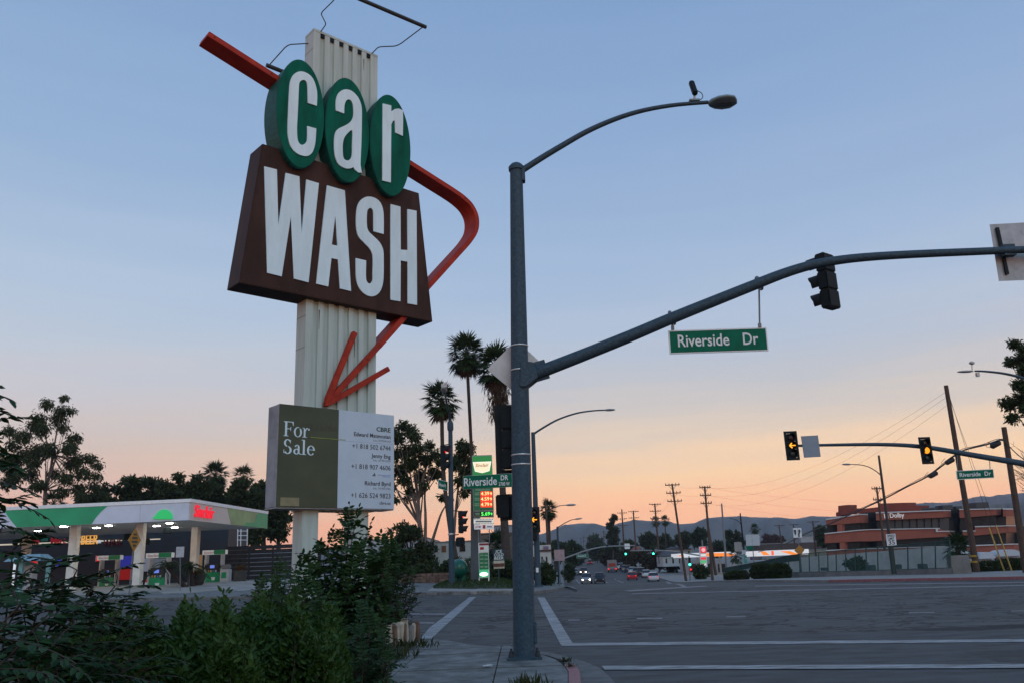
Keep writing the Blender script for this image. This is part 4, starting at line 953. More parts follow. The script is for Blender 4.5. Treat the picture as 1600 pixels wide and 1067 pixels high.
slab(MB(), 275, 287.5, 853.5, 870, 46.95, .012).build('plate', mat('sign_back_pale', (.45, .48, .52), .5, .2), ws_)
for px, nm in ((294.5, 'black'),):
    o = MB().lathe(at(px, 925, 51), [(.1, 0), (.1, 1.15), (.06, 1.2), (0, 1.21)], 12).build('bollard', PBK, None); tag(o, 'short dark bollard between the leaning palms and the urn', 'bollard')
# shelter and cabinet at the left edge
sh = thing('air_kiosk', at(45, 935, 46), 'pale teal kiosk shelter half hidden behind foliage near the shop', 'kiosk')
TEAL = mat('teal_paint', (.16, .36, .36), .5, 0, .1)
slab(MB(), 27, 33, 876, 930, 46, .2).build('post', TEAL, sh); slab(MB(), 70, 75, 876, 930, 46.4, .2).build('post', TEAL, sh); slab(MB(), 33, 50, 880, 928, 46.6, .5).build('cabinet', PGY, sh, .03)
slab(MB(), 19, 21.5, 880, 920, 47, .1).build('lit_post', glow('kiosk_lamp', (.8, .9, 1), .6), sh)
c = at(48, 873, 46.5)
MB().add([c + Vector(q) for q in ((-1.0, -.8, -.1), (1.0, -.8, -.1), (1.0, .8, -.1), (-1.0, .8, -.1), (-.7, -.4, .25), (.7, -.4, .25), (.7, .4, .25), (-.7, .4, .25))], [(0, 1, 2, 3), (4, 5, 6, 7), (0, 1, 5, 4), (1, 2, 6, 5), (2, 3, 7, 6), (3, 0, 4, 7)]).build('roof', mat('pale_teal_roof', (.2, .34, .4), .4), sh)
o = slab(MB(), -6, 8, 908, 938, 41.5, .5).build('utility_cabinet', mat('cabinet_green', (.13, .2, .16), .6, 0, .1), None, .04); tag(o, 'pale green utility cabinet at the left edge across the street', 'cabinet')
# dark slatted fence to the right of the shop
fn = thing('slatted_fence', at(408, 912, 66), 'dark slatted privacy fence between the fuel station and the pylon', 'fence')
DKF = mat('dark_slats', (.017, .019, .022), .7, 0, .3, 2.5)
x0, x1 = at(352, 880, 66).x, at(500, 880, 66).x; zb_ = at(408, 913, 66).z; n_ = 4; hgt = at(408, 853, 66).z - zb_
for k in range(n_ + 1):
    xx = x0 + (x1 - x0) * k / n_; MB().box((xx, 66, zb_ + hgt / 2), (.12, .12, hgt + .1)).build('post', DKF, fn)
for k in range(n_):
    for j in range(9):
        a, b = x0 + (x1 - x0) * k / n_ + .07, x0 + (x1 - x0) * (k + 1) / n_ - .07
        MB().box(((a + b) / 2, 66 + random.uniform(-.012, .012), zb_ + .1 + (j + .5) * hgt / 9), (b - a, .03, hgt / 9 - .03)).build('slat', DKF, fn)
# pale structure of pipes by the shop's end
lf_ = thing('pipe_ladder', at(372, 853, 67), 'pale pipe frame standing above the dark fence by the shop', 'ladder')
for px in (371, 376, 386): MB().tube([at(px, 853, 67), at(px + .6, 822, 67)], .04, 6).build('rail', TRIM, lf_)
for py in (829, 836, 843): MB().tube([at(371, py, 67), at(386, py, 67)], .03, 6).build('rung', TRIM, lf_)
# ================================================================ the far corner: price sign, poles, lights, lawn
YC = 47.5
ps = thing('price_sign', at(744, 906, YC + .5), 'tall fuel price pylon with green head, cream shield and lit red prices', 'price sign')
GRYP = mat('pylon_grey', (.085, .1, .11), .6, 0, .1, 2)
mb = MB().prism([at(735.5, 722, YC + .8), at(747, 722, YC + .8), at(752.5, 907, YC + .8), at(735.5, 907, YC + .8)], (0, .7, 0)); mb.build('column', GRYP, ps)
def cab(nm, px, m_, d=.3, Y=YC): return MB().prism([at(x, y, Y) for x, y in px], (0, d, 0)).build(nm, m_, ps)
cab('cabinet', [(737.3, 711), (768.3, 710), (771.3, 797), (739.4, 797)], mat('sign_frame_grey', (.3, .34, .3), .5), .45)
HG = glow('lit_green_face', (.015, .2, .045), .75)
cab('head_panel', [(738.3, 712.5), (767.6, 711.5), (768.6, 741), (738.8, 742)], HG, .02, YC - .03)
sc_ = at(753.3, 728.5, YC - .05)
shape('shield', [[(-.47, .23), (.47, .23), (.36, -.22), (.0, -.30), (-.36, -.22)]], .02, sc_, RX, UP, glow('lit_cream_shield', (1.0, .85, .55), .8), ps)
shape('shield_rim', [[(-.53, .28), (.53, .28), (.41, -.26), (0, -.36), (-.41, -.26)], [(-.47, .23), (.47, .23), (.36, -.22), (.0, -.30), (-.36, -.22)]], .015, sc_, RX, UP, glow('lit_white_rim', (1, .95, .8), .8), ps)
text('Sinclair', sc_ + Vector((-.37, -.02, .0)), RX, UP, .17, mat('shield_red', (.45, .012, .02), .5), ps, .74, 'LEFT', .01, bold=.006, shear=.2)
cab('price_panel', [(739.4, 757), (769.6, 757), (770.8, 795.5), (740.2, 796)], mat('price_green', (.006, .06, .03), .5, emit=(.01, .1, .04), estr=.5), .02, YC - .03)
RD = glow('red_led', (1.0, .08, .02), 2.2)
RP = glow('red_led_panel', (1.0, .03, .01), 1.1)
for py, s_ in ((773.2, '4.39'), (781.6, '4.59'), (790.2, '4.79')):
    cab('price_window', [(750.8, py - 6), (769, py - 6), (769.3, py + 1.6), (751, py + 1.6)], RP, .01, YC - .05)
    text(s_, at(751.6, py, YC - .075), RX, UP, .185, glow('hot_led', (1.0, .55, .2), 2.0), ps, .46, 'LEFT', .01, bold=.006, name='price')
    text('9', at(765.8, py - .5, YC - .075), RX, UP, .15, MATS['hot_led'], ps, .1, 'LEFT', .01, bold=.006, name='price')
    for k in range(2): cab('grade_line', [(741.5, py - 4.4 + k * 2.6), (749.2, py - 4.4 + k * 2.6), (749.2, py - 3 + k * 2.6), (741.5, py - 3 + k * 2.6)], mat('pale_green_print', (.25, .4, .25), .5), .01, YC - .045)
for py, x0, x1 in ((761.5, 748, 760), (765, 743, 766)): cab('header_line', [(x0, py - 1.2), (x1, py - 1.2), (x1, py + .6), (x0, py + .6)], MATS['pale_green_print'], .01, YC - .045)
cab('diesel_box', [(739.8, 797.5), (771, 797), (771.3, 807), (740.2, 807)], mat('sign_frame_grey', (.3, .34, .3)), .4)
cab('diesel_panel', [(740.6, 798.5), (770.2, 798), (770.4, 806), (741, 806)], PBK, .01, YC - .03)
text('5.69', at(752.2, 805, YC - .05), RX, UP, .19, glow('green_led', (.1, 1.0, .12), 1.6), ps, .48, 'LEFT', .01, bold=.006, name='price')
text('9', at(766.8, 804.4, YC - .05), RX, UP, .14, MATS['green_led'], ps, .09, 'LEFT', .01, bold=.006, name='price')
for k in range(2): cab('grade_line', [(742.5, 800.5 + k * 2.4), (749.5, 800.5 + k * 2.4), (749.5, 801.9 + k * 2.4), (742.5, 801.9 + k * 2.4)], MATS['pale_green_print'], .01, YC - .045)
cab('checker_box', [(740, 809.5), (771, 809.5), (771.2, 818), (740.3, 818)], glow('lit_white_box', (.8, .8, .75), .55), .3)
for k in range(13):
    for r_ in range(2):
        x = 740.6 + k * 2.36 + (1.18 if r_ else 0); y = 809.9 if r_ == 0 else 816.4
        cab('check', [(x, y), (x + 1.15, y), (x + 1.15, y + 1.3), (x, y + 1.3)], PBK, .006, YC - .02)
cab('print_line', [(743, 812.6), (768, 812.6), (768, 815.2), (743, 815.2)], mat('grey_wash_print', (.3, .3, .3), .5), .006, YC - .02)
cab('atm_box', [(740.6, 819), (770.8, 818.5), (771, 826), (741, 826.3)], glow('lit_grey_box', (.75, .75, .8), .35), .3)
text('ATM', at(742.5, 824.3, YC - .03), RX, UP, .12, MATS['shield_red'], ps, .3, 'LEFT', .01, bold=.006)
cab('atm_logo', [(754.4, 819.6), (758.4, 819.6), (758.4, 825), (754.4, 825)], MATS['shield_red'], .01, YC - .02)
cab('print_line', [(761, 821.5), (768.5, 821.5), (768.5, 823), (761, 823)], INK, .006, YC - .02)
cab('post', [(746.5, 826), (748.3, 826), (748.8, 848), (747, 848)], STEEL2, .06, YC + .1); cab('post', [(764, 826), (765.2, 826), (765.2, 848), (764, 848)], STEEL2, .06, YC + .1)
# low lit price board
lb = thing('menu_board', at(757, 906, YC - 1.5), 'low lit green and white price board at the foot of the price pylon', 'sign')
def cab2(nm, x0, x1, y0, y1, m_, Y, par): return slab(MB(), x0, x1, y0, y1, Y, .03).build(nm, m_, par)
slab(MB(), 748, 764, 847, 902, YC - 1.5, .1).build('frame', TRIM, lb)
for nm, y0, y1, m_ in (('top_strip', 848, 851, mat('menu_red', (.2, .01, .02), .5)), ('white_strip', 852, 862, glow('menu_white', (.5, .55, .55), .3)), ('green_panel', 863, 889, glow('menu_green', (.006, .09, .04), .55)), ('lit_panel', 889.2, 901, glow('menu_glow', (.06, .4, .2), .6))):
    cab2(nm, 748.8, 763.2, y0, y1, m_, YC - 1.54, lb)
shape('bright_lamp', [[(.22 * math.cos(a), .1 * math.sin(a)) for a in np.linspace(0, 6.2, 20)]], .05, at(756, 896.5, YC - 1.62), RX, UP, glow('lamp_glow', (.75, 1, .85), 2.2), lb)
for y in (866, 872, 878, 884):
    for x0, x1 in ((750, 755.4), (757, 762)): cab2('print_line', x0, x1, y, y + 1.7, MATS['pale_green_print'], YC - 1.56, lb)
cab2('print_line', 750, 756, 854, 858, MATS['red_print'], YC - 1.56, lb); cab2('post', 763, 764.6, 902, 911, TRIM, YC - 1.5, lb); cab2('post', 748.2, 749.4, 902, 907, TRIM, YC - 1.5, lb)
# ice cold beer board
ib = thing('beer_sign', at(779, 905, YC - 1), 'small dark blue ICE COLD BEER board on a short post', 'sign')
cab2('panel', 770.5, 789, 857.5, 875, mat('poster_blue', (.006, .03, .05), .5), YC - 1, ib); cab2('picture', 771.2, 788.2, 875.2, 887.5, mat('poster_cream', (.5, .47, .38), .5), YC - 1.0, ib); cab2('picture', 771.5, 788, 879.5, 884.5, mat('poster_brown', (.1, .03, .02), .5), YC - 1.04, ib)
for s_, py in (('ICE', 863), ('COLD', 868.3), ('BEER', 873.6)): text(s_, at(779.5, py, YC - 1.05), RX, UP, .15, glow('poster_white', (.6, .7, .72), .25), ib, .34 if s_ == 'ICE' else .5, 'CENTER', .006, bold=.006, shear=.12)
cab2('post', 778.7, 780.2, 887.5, 910, STEEL, YC - .95, ib)
# plain green sculpture on the lawn
st = thing('green_sculpture', at(716, 906, YC + 1), 'glossy dark green rounded sculpture on the lawn behind the far pole', 'sculpture')
GSC = mat('glossy_green_fibreglass', (.008, .12, .085), .25, 0, .12, 2); c = at(717, 886, YC + 1)
bmm = bmesh.new(); bmesh.ops.create_uvsphere(bmm, u_segments=24, v_segments=14, radius=1.0); me = bpy.data.meshes.new('body')
for v in bmm.verts: v.co = Vector((v.co.x * .5, v.co.y * .7, v.co.z * .48 - (.12 if v.co.z < 0 else 0))) + (c - st.location)
for f in bmm.faces: f.smooth = True
bmm.to_mesh(me); bmm.free(); mesh_obj('body', me, GSC, st)
for dx in (-.22, .22): MB().tube([c + Vector((dx, -.1, -.2)), c + Vector((dx, -.12, -.78))], [.2, .15], 12).build('foot', GSC, st)
# lawn
def mound(name, poly, h, m_, bl):
    P_ = [xy(gp(*q, .14)) for q in poly]; cx = sum(p[0] for p in P_) / len(P_); cy = sum(p[1] for p in P_) / len(P_)
    V = []; F = []; n_ = len(P_); rings_ = 6
    for r_ in range(rings_):
        t = 1 - r_ / (rings_ - .001) * .98
        for x, y in P_: X, Y = cx + (x - cx) * t, cy + (y - cy) * t; V.append((X, Y, gz(X, Y) + .15 + h * math.sqrt(max(0, 1 - t * t))))
    F = [(r_ * n_ + k, r_ * n_ + (k + 1) % n_, (r_ + 1) * n_ + (k + 1) % n_, (r_ + 1) * n_ + k) for r_ in range(rings_ - 1) for k in range(n_)]
    o = np_mesh(name, V, F, m_, smooth=True); o['kind'] = 'structure'
    r2 = np.random.default_rng(4); VV = []; FF = []
    for k in range(9000):
        t = math.sqrt(r2.random()); i = r2.integers(n_); s_ = r2.random(); x = P_[i][0] * (1 - s_) + P_[(i + 1) % n_][0] * s_; y = P_[i][1] * (1 - s_) + P_[(i + 1) % n_][1] * s_
        X, Y = cx + (x - cx) * t, cy + (y - cy) * t; z = gz(X, Y) + .14 + h * math.sqrt(max(0, 1 - t * t)); a = r2.uniform(0, 3.1); dx, dy = math.cos(a) * .03, math.sin(a) * .03; hh = r2.uniform(.05, .13)
        b = len(VV); VV += [(X - dx, Y - dy, z), (X + dx, Y + dy, z), (X + r2.normal(0, .04), Y + r2.normal(0, .04), z + hh)]; FF.append((b, b + 1, b + 2))
    g = np_mesh('grass', VV, FF, bl); g['kind'] = 'stuff'; tag(g, 'short dark green grass on the mound at the far corner', 'grass')
mound('lawn', [(676, 919), (690, 912), (720, 908), (760, 906.5), (800, 908), (812, 915), (800, 919), (740, 920)], .35, mat('lawn_soil', (.02, .035, .012), .95), leafmat('lawn_blades', (.02, .045, .01), (.035, .06, .015)))
isl = [xy(gp(*q, .14)) for q in ((668, 922.5), (674, 918.5), (700, 912), (805, 909), (822, 913), (818, 921.5), (740, 923.5))]
sheet('island_kerb', isl, .15, CONC, 2.0, .14)
# far signal poles with street lights
def lamp_pole(name, base, top, rb, rt, armpts, label, lum_len=.55, cat='street light', lum=True, parts=True, m_=STEEL, group=None):
    t = thing(name, base, label, cat, group)
    base, top = Vector(base), Vector(top)
    MB().tube([base, base.lerp(top, .5), top], [rb, (rb + rt) / 2, rt], 12).build('pole', m_, t)
    if parts: MB().box(base + Vector((0, 0, .04)), (rb * 3.4, rb * 3.4, .08)).build('base_plate', m_, t)
    if armpts:
        pts = [Vector(q) for q in loop2d([tuple(p) for p in armpts], False, 4)]; n_ = len(pts)
        MB().tube(pts, [rt * .55 - rt * .2 * i / n_ for i in range(n_)], 8).build('light_arm', m_, t)
        if lum:
            d = (pts[-1] - pts[-2]).normalized(); c = pts[-1] + d * lum_len * .4
            s_ = lum_len; x = d; y = UP.cross(x).normalized() if abs(x.z) < .95 else Vector((0, 1, 0)); z = x.cross(y)
            pr = [(-.5, .1, .05), (-.3, .25, .1), (.1, .3, .11), (.4, .22, .07), (.5, .05, .02)]
            vs = [c + x * (a * s_) + y * (b * s_ * math.cos(2 * math.pi * k / 10)) + z * (h * s_ * math.sin(2 * math.pi * k / 10)) for a, b, h in pr for k in range(10)]
            MB().add(vs, [(i * 10 + k, i * 10 + (k + 1) % 10, i * 10 + 10 + (k + 1) % 10, i * 10 + 10 + k) for i in range(4) for k in range(10)] + [tuple(range(10)), tuple(range(40, 50))], True).build('luminaire', mat('luminaire_pale', (.3, .33, .36), .5), t)
    return t
YA = 46.7
pA = lamp_pole('signal_pole', at(706, 920, YA), at(703.6, 657, YA), .165, .12, [at(703.6, 659, YA), at(701.5, 645, YA - .5), at(698, 628, YA - 1.5), at(694.5, 612, YA - 2.6)], 'grey steel signal pole on the far corner before the price pylon', .6, 'traffic pole')
MB().box(at(694, 602, YA - 2.9), (.3, .2, .2)).build('camera_box', ALU, pA); MB().tube([at(690, 606, YA - 2.9), at(690.2, 599, YA - 2.9)], .02, 6).build('antenna', ALU, pA)
MB().lathe(at(703.6, 664, YA), [(.16, -.3), (.18, -.2), (.18, .1), (.12, .25)], 12).build('collar', STEEL, pA); MB().lathe(at(705, 834, YA), [(.17, -.05), (.185, 0), (.17, .05)], 12).build('band', BANDM, pA)
RDL = (0, 'red_signal', (1.0, .02, .03), 1.6)
signal_head('traffic_signal', at(692.5, 714.5, YA - .1), (.99, -.1), 'red traffic light high on the far corner pole', lit=RDL, plate=False, s=1.3)
signal_head('traffic_signal', at(720, 815, YA - .2), (.99, -.12), 'red traffic light low between far pole and price pylon', lit=RDL, plate=False, s=1.15)
MB().bar(at(693, 695, YA), at(704, 693, YA), .05, .05).build('signal_bracket', BLACK, pA); MB().bar(at(706, 797, YA), at(717, 798, YA), .05, .05).build('signal_bracket', BLACK, pA); MB().bar(at(706, 836, YA), at(717, 834, YA), .05, .05).build('signal_bracket', BLACK, pA)
q = thing('pedestrian_signal', at(718.5, 846, YA - .1), 'black pedestrian signal box on the far corner pole', 'pedestrian signal'); MB().box(q.location, (.42, .34, .5), Matrix.Rotation(R_(15), 3, 'Z')).build('housing', BLACK, q, .05); MB().box(q.location + Vector((.2, -.1, .02)), (.14, .36, .4)).build('visor', BLACK, q, .03)
street_blade('street_name_sign', at(684.6, 748, YA - .35), at(699.5, 752, YA + .1), at(684.6, 762.5, YA - .35), 'small tilted green Hollywood Way blade on the far corner pole', [('Hollywood Wy', .08, .3, .2, .5)], 0)
pB = lamp_pole('signal_pole', at(841, 916, YA), at(832.8, 675, YA), .17, .11, [at(833, 678, YA), at(850, 667, YA), at(872, 655, YA), at(900, 645.5, YA), at(925, 641.5, YA), at(946, 640.3, YA)], 'grey signal pole with long street light arm beside the near pole', .62, 'traffic pole')
AMBL = (1, 'amber_arrow', (1.0, .36, .02), 1.8)
signal_head('traffic_signal', at(834.5, 811.5, YA - .35), (0, -1), 'traffic light with lit amber arrow right of the near pole', lit=AMBL, arrow=True, plate=True, s=1.08)
q = thing('pedestrian_signal', at(834, 838, YA - .25), 'dark pedestrian signal under the amber arrow light', 'pedestrian signal'); MB().box(q.location, (.4, .3, .42), Matrix.Rotation(R_(-30), 3, 'Z')).build('housing', BLACK, q, .08); MB().box(q.location + Vector((-.05, -.2, .04)), (.34, .16, .34)).build('visor', BLACK, q, .03)
MB().bar(at(836, 792, YA), at(836, 792, YA - .4), .05, .05).build('signal_bracket', BLACK, pB)
MB().box(at(839.5, 890, YA - .15), (.14, .1, .24)).build('push_button', SWHITE, pB)
lamp_pole('street_light', at(858, 884, 92), at(852, 781, 92), .14, .1, [at(853.5, 801, 92), at(862, 794, 92), at(874, 789.5, 92), at(886, 788.5, 92)], 'dark timber street light pole beyond the white building', 1.1, m_=WOOD, parts=False)
lamp_pole('street_light', at(874, 912, 66), at(870.8, 822, 66), .11, .07, [at(871, 824, 66), at(880, 818, 66), at(892, 812, 66), at(899, 810.5, 66)], 'slim grey street light over the pinkish sign near the green fence', .6)
pk = thing('road_sign', at(874, 916, 60), 'pinkish grey rear of a square sign beside the green fence', 'sign')
slab(MB(), 866, 882, 858, 875.5, 60, .02).build('plate', mat('pinkish_sign_back', (.34, .25, .27), .5, .2), pk); MB().tube([at(874.5, 916, 60.05), at(874, 858, 60.05)], .04, 8).build('post', STEEL2, pk)
slab(MB(), 866, 872, 876, 893, 60.3, .3).build('control_cabinet', mat('cabinet_black', (.02, .025, .028), .5), pk)
# white building and green fence
wb = thing('white_building', at(845, 905, 82), 'white building with slit windows beyond the green screen fence', 'building')
WB = mat('white_stucco', (.52, .5, .47), .8, 0, .08, 1)
slab(MB(), 815, 862, 851, 912, 82, 9).build('wall', WB, wb)
for x in (833, 839.5, 846, 853): slab(MB(), x, x + 2.6, 869, 882, 81.95, .08).build('window', GLASSD, wb)
slab(MB(), 849, 857, 852.5, 857, 81.9, .12).build('sign_panel', mat('mauve_sign', (.2, .12, .22), .5), wb); slab(MB(), 841, 861, 858, 861, 81.9, .1).build('sign_letters', mat('maroon_letters', (.06, .02, .03), .5), wb)
gf = thing('green_screen_fence', at(858, 912, 58), 'short run of green screened fence panels along the far sidewalk', 'fence')
GFM = mat('green_screen', (.02, .13, .1), .6, 0, .2, 3)
for x0, y0, b0, x1, y1, b1, Ya, Yb in ((848, 873, 911, 854, 879, 912, 58, 61), (854.4, 879.5, 912, 860.5, 885, 912.5, 61.2, 65), (861, 885.5, 912.5, 867, 891, 913, 65.2, 70)):
    MB().prism([at(x0, y0, Ya), at(x1, y1, Yb), at(x1, b1, Yb), at(x0, b0, Ya)], (.05, 0, 0)).build('panel', GFM, gf)
    MB().tube([at(x0, y0 - 1, Ya), at(x0, b0 + 1, Ya)], .05, 6).build('post', STEEL2, gf)
# pale buildings behind the shrubs
def block(name, px, Y, d, m_, label, roofm=None, wins=()):
    x0, x1, y0, y1 = px; t = thing(name, at((x0 + x1) / 2, y1, Y), label, 'building')
    slab(MB(), x0, x1, y0, y1, Y, d).build('wall', m_, t)
    slab(MB(), x0 - .4, x1 + .4, y0 - 1.2, y0 - .05, Y - .15, d + .3).build('roof_edge', roofm or mat('roof_edge_grey', (.2, .21, .23), .7), t)
    for w_ in wins: slab(MB(), *w_, Y - .04, .1).build('window', GLASSD, t)
    return t
PALE = mat('pale_stucco', (.4, .41, .44), .8, 0, .1, .6); TANW = mat('tan_wall', (.14, .12, .1), .85, 0, .15, .6)
block('warehouse', (560, 668, 842, 912), 92, 14, PALE, 'long pale warehouse behind the bushes between pylon and far corner', wins=((598, 610, 872, 892), (620, 632, 872, 892)))
block('apartment_block', (668, 738, 846, 905), 100, 12, mat('cream_stucco', (.42, .39, .35), .8, 0, .1, .6), 'cream flat-roofed block behind the far signal pole', wins=((676, 684, 852, 862), (690, 697, 852, 862), (718, 727, 851, 861), (676, 684, 872, 882)))
block('shed', (745, 830, 832, 912), 86, 8, TANW, 'low brown wall building behind the price pylon')
block('grey_building', (772, 838, 820, 850), 130, 12, mat('grey_render', (.25, .27, .3), .8, 0, .1, .5), 'flat grey building top showing over the brown wall')
lw = thing('block_wall', at(620, 917, 58), 'low brown block wall behind the corner driveway', 'wall')
BRK = mat('brown_block', (.16, .1, .075), .9, 0, .25, 3)
xA, xB = at(585, 905, 58).x, at(700, 905, 58).x; zA = at(640, 914, 58).z; zh = at(640, 896, 58).z - zA
MB().box(((xA + xB) / 2, 58.12, zA + zh / 2 - .02), (xB - xA, .16, zh - .06)).build('core', mat('mortar', (.12, .1, .09), .9), lw)
nb = 12
for r_ in range(4):
    for k in range(nb):
        wd = (xB - xA) / nb; MB().box((xA + wd * (k + .5 + (.5 if r_ % 2 else 0)), 58, zA + zh * (r_ + .5) / 4), (wd - .025, .2, zh / 4 - .02)).build('block', BRK, lw)
# ================================================================ the street running away: cars, poles, lights
def loft(mb, st, smooth=False):                            # stations of (x, zlow, zhigh, halfwidth_low, halfwidth_high)
    n_ = len(st); vs = []
    for x, z0, z1, w0, w1 in st: vs += [(x, -w0, z0), (x, w0, z0), (x, w1, z1), (x, -w1, z1)]
    F = [(i * 4 + k, i * 4 + (k + 1) % 4, i * 4 + 4 + (k + 1) % 4, i * 4 + 4 + k) for i in range(n_ - 1) for k in range(4)] + [(3, 2, 1, 0), (4 * n_ - 4, 4 * n_ - 3, 4 * n_ - 2, 4 * n_ - 1)]
    return mb.add(vs, F, smooth)
def paint(name, c): return mat('paint_' + name, c, .3, .2, .05, 2)
HEAD = glow('headlight_lit', (1.0, .93, .8), 14); TAIL = glow('taillight_lit', (1.0, .02, .02), 1.1); HOFF = mat('headlight_off', (.45, .47, .5), .2); TOFF = mat('taillight_off', (.25, .01, .015), .3); RIM = mat('wheel_rim', (.35, .36, .38), .35, .6)
def make_car(label, col, kind='sedan', lights=None, group='cars on the far street'):
    t = thing('car', (0, 0, 0), label, 'car', group); m_ = paint(col[0], col[1])
    k = {'sedan': 1.0, 'suv': 1.18, 'hatch': 1.04}[kind]
    loft(MB(), [(-2.22, .34, .7, .74, .7), (-2.1, .25, .86 * k, .84, .8), (-1.5, .22, .93 * k, .88, .84), (.9, .22, .93 * k, .88, .84), (1.85, .24, .8 * k, .86, .76), (2.2, .3, .66, .76, .66)]).build('body', m_, t, .06)
    gh = [(-1.95 if kind != 'sedan' else -1.75, .9 * k, .93 * k, .8, .79), (-1.6 if kind != 'sedan' else -1.05, .9 * k, 1.4 * k, .82, .64), (-.1, .9 * k, 1.45 * k, .83, .65), (.35, .9 * k, 1.4 * k, .82, .63), (1.12, .88 * k, .93 * k, .8, .78)]
    loft(MB(), gh).build('windows', GLASSD, t)
    loft(MB(), [(gh[1][0] - .05, 1.39 * k, 1.42 * k, .64, .6), (-.1, 1.44 * k, 1.475 * k, .655, .6), (.42, 1.385 * k, 1.415 * k, .64, .6)]).build('roof', m_, t)
    for x in (-1.35, 1.35):
        for s_ in (-1, 1):
            w_ = MB().lathe((x, s_ * .8, .33), [(.0, -.1), (.3, -.11), (.33, -.08), (.33, .08), (.3, .11), (0, .1)], 16, (0, 1, 0)).build('wheel', RUBBER, t)
            MB().lathe((x, s_ * .8, .33), [(0, -.113), (.2, -.115), (.2, .115), (0, .113)], 12, (0, 1, 0)).build('rim', RIM, w_)
    for s_ in (-1, 1):
        MB().box((2.1, s_ * .58, .66), (.18, .26, .13)).build('headlight', HEAD if lights == 'head' else HOFF, t, .03)
        MB().box((-2.14, s_ * .6, .76 * k), (.14, .3, .14)).build('taillight', TAIL if lights == 'tail' else TOFF, t, .03)
        MB().box((.75, s_ * .95, .98 * k), (.12, .2, .12)).build('mirror', m_, t, .03)
    MB().box((-2.2, 0, .58), (.03, .5, .13)).build('number_plate', SWHITE, t); MB().box((2.17, 0, .5), (.06, .9, .14)).build('grille', PBK, t)
    return t
def put(t, p, heading, z=.005):
    t.location = (p.x, p.y, gz(p.x, p.y) + z); t.rotation_euler = (0, 0, heading)
AWAY, TOUS = R_(84), R_(264)
put(make_car('silver minivan with lit headlights coming towards the crossing', ('silver', (.3, .31, .32)), 'suv', 'head'), gp(917, 911), TOUS)
put(make_car('dark car waiting beside the silver minivan', ('black', (.012, .013, .016)), 'suv'), gp(937.5, 910.5), TOUS)
put(make_car('orange lit car with headlights on, further back in the oncoming lane', ('bronze', (.12, .06, .03)), 'suv', 'head'), gp(912, 897.5), TOUS)
put(make_car('pale blue car parked by the left kerb of the far street', ('pale_blue', (.2, .28, .36)), 'sedan'), gp(898, 898), TOUS)
put(make_car('red car with tail lights on driving away', ('red', (.4, .02, .03)), 'sedan', 'tail'), gp(988, 905.5), AWAY)
put(make_car('white car driving away near the right kerb', ('white', (.6, .62, .65)), 'sedan', 'tail'), gp(1021, 907.5), AWAY)
put(make_car('small dark car with glowing brake lights far up the street', ('maroon', (.08, .02, .02)), 'suv', 'tail'), Vector((24.2, 300, 0)), AWAY)
pc = [('white', (.6, .62, .65)), ('black', (.012, .013, .016)), ('grey', (.12, .125, .13)), ('white', (.6, .62, .65)), ('dark_blue', (.02, .03, .06)), ('silver', (.3, .31, .32)), ('black', (.012, .013, .016)), ('white', (.6, .62, .65)), ('grey', (.12, .125, .13)), ('silver', (.3, .31, .32)), ('black', (.012, .013, .016)), ('white', (.6, .62, .65))]
ords = 'first second third fourth fifth sixth seventh eighth ninth tenth eleventh twelfth'.split()
for k, c in enumerate(pc):
    y = 172 + k * 8.6; xr = np.interp(y, [156, 176, 209, 258, 320], [25.4, 26.3, 26.9, 29.5, 33]) - 1.25
    put(make_car('%s parked car, %s from the crossing in the row along the right kerb' % (c[0].replace('_', ' '), ords[k]), c, ('sedan', 'suv', 'hatch')[k % 3], None, 'cars parked along the right kerb'), Vector((xr, y, 0)), AWAY)
for k, (y, c) in enumerate(((214, ('white', (.6, .62, .65))), (232, ('grey', (.12, .125, .13))))):
    xr = np.interp(y, [159, 200, 259], [7.8, 10.2, 15]) + 1.2
    put(make_car('%s car parked at the left kerb behind the pale blue one, %s' % (c[0], ('nearer', 'farther')[k]), c, 'sedan', None, 'cars parked along the left kerb'), Vector((xr, y, 0)), TOUS)
# truck with glowing tail
tk = thing('truck', (0, 0, 0), 'box truck with glowing red tail in the right lane of the far street', 'truck')
MB().box((-.6, 0, 1.75), (5.2, 2.3, 2.3)).build('cargo_box', mat('truck_grey', (.2, .19, .19), .5), tk, .04); MB().box((2.8, 0, 1.3), (1.5, 2.1, 1.7)).build('cab', mat('truck_cab', (.2, .2, .2), .4), tk, .1)
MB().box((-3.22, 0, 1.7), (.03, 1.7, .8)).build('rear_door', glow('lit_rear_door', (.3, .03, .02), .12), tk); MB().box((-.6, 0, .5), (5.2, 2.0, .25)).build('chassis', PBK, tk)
for s_ in (-1, 1):
    MB().box((-3.25, s_ * .9, .75), (.06, .35, .3)).build('taillight', TAIL, tk)
    for x in (-2.3, 2.5): MB().lathe((x, s_ * .95, .45), [(0, -.14), (.42, -.15), (.45, -.1), (.45, .1), (.42, .15), (0, .14)], 14, (0, 1, 0)).build('wheel', RUBBER, tk)
put(tk, gp(957, 893), AWAY)
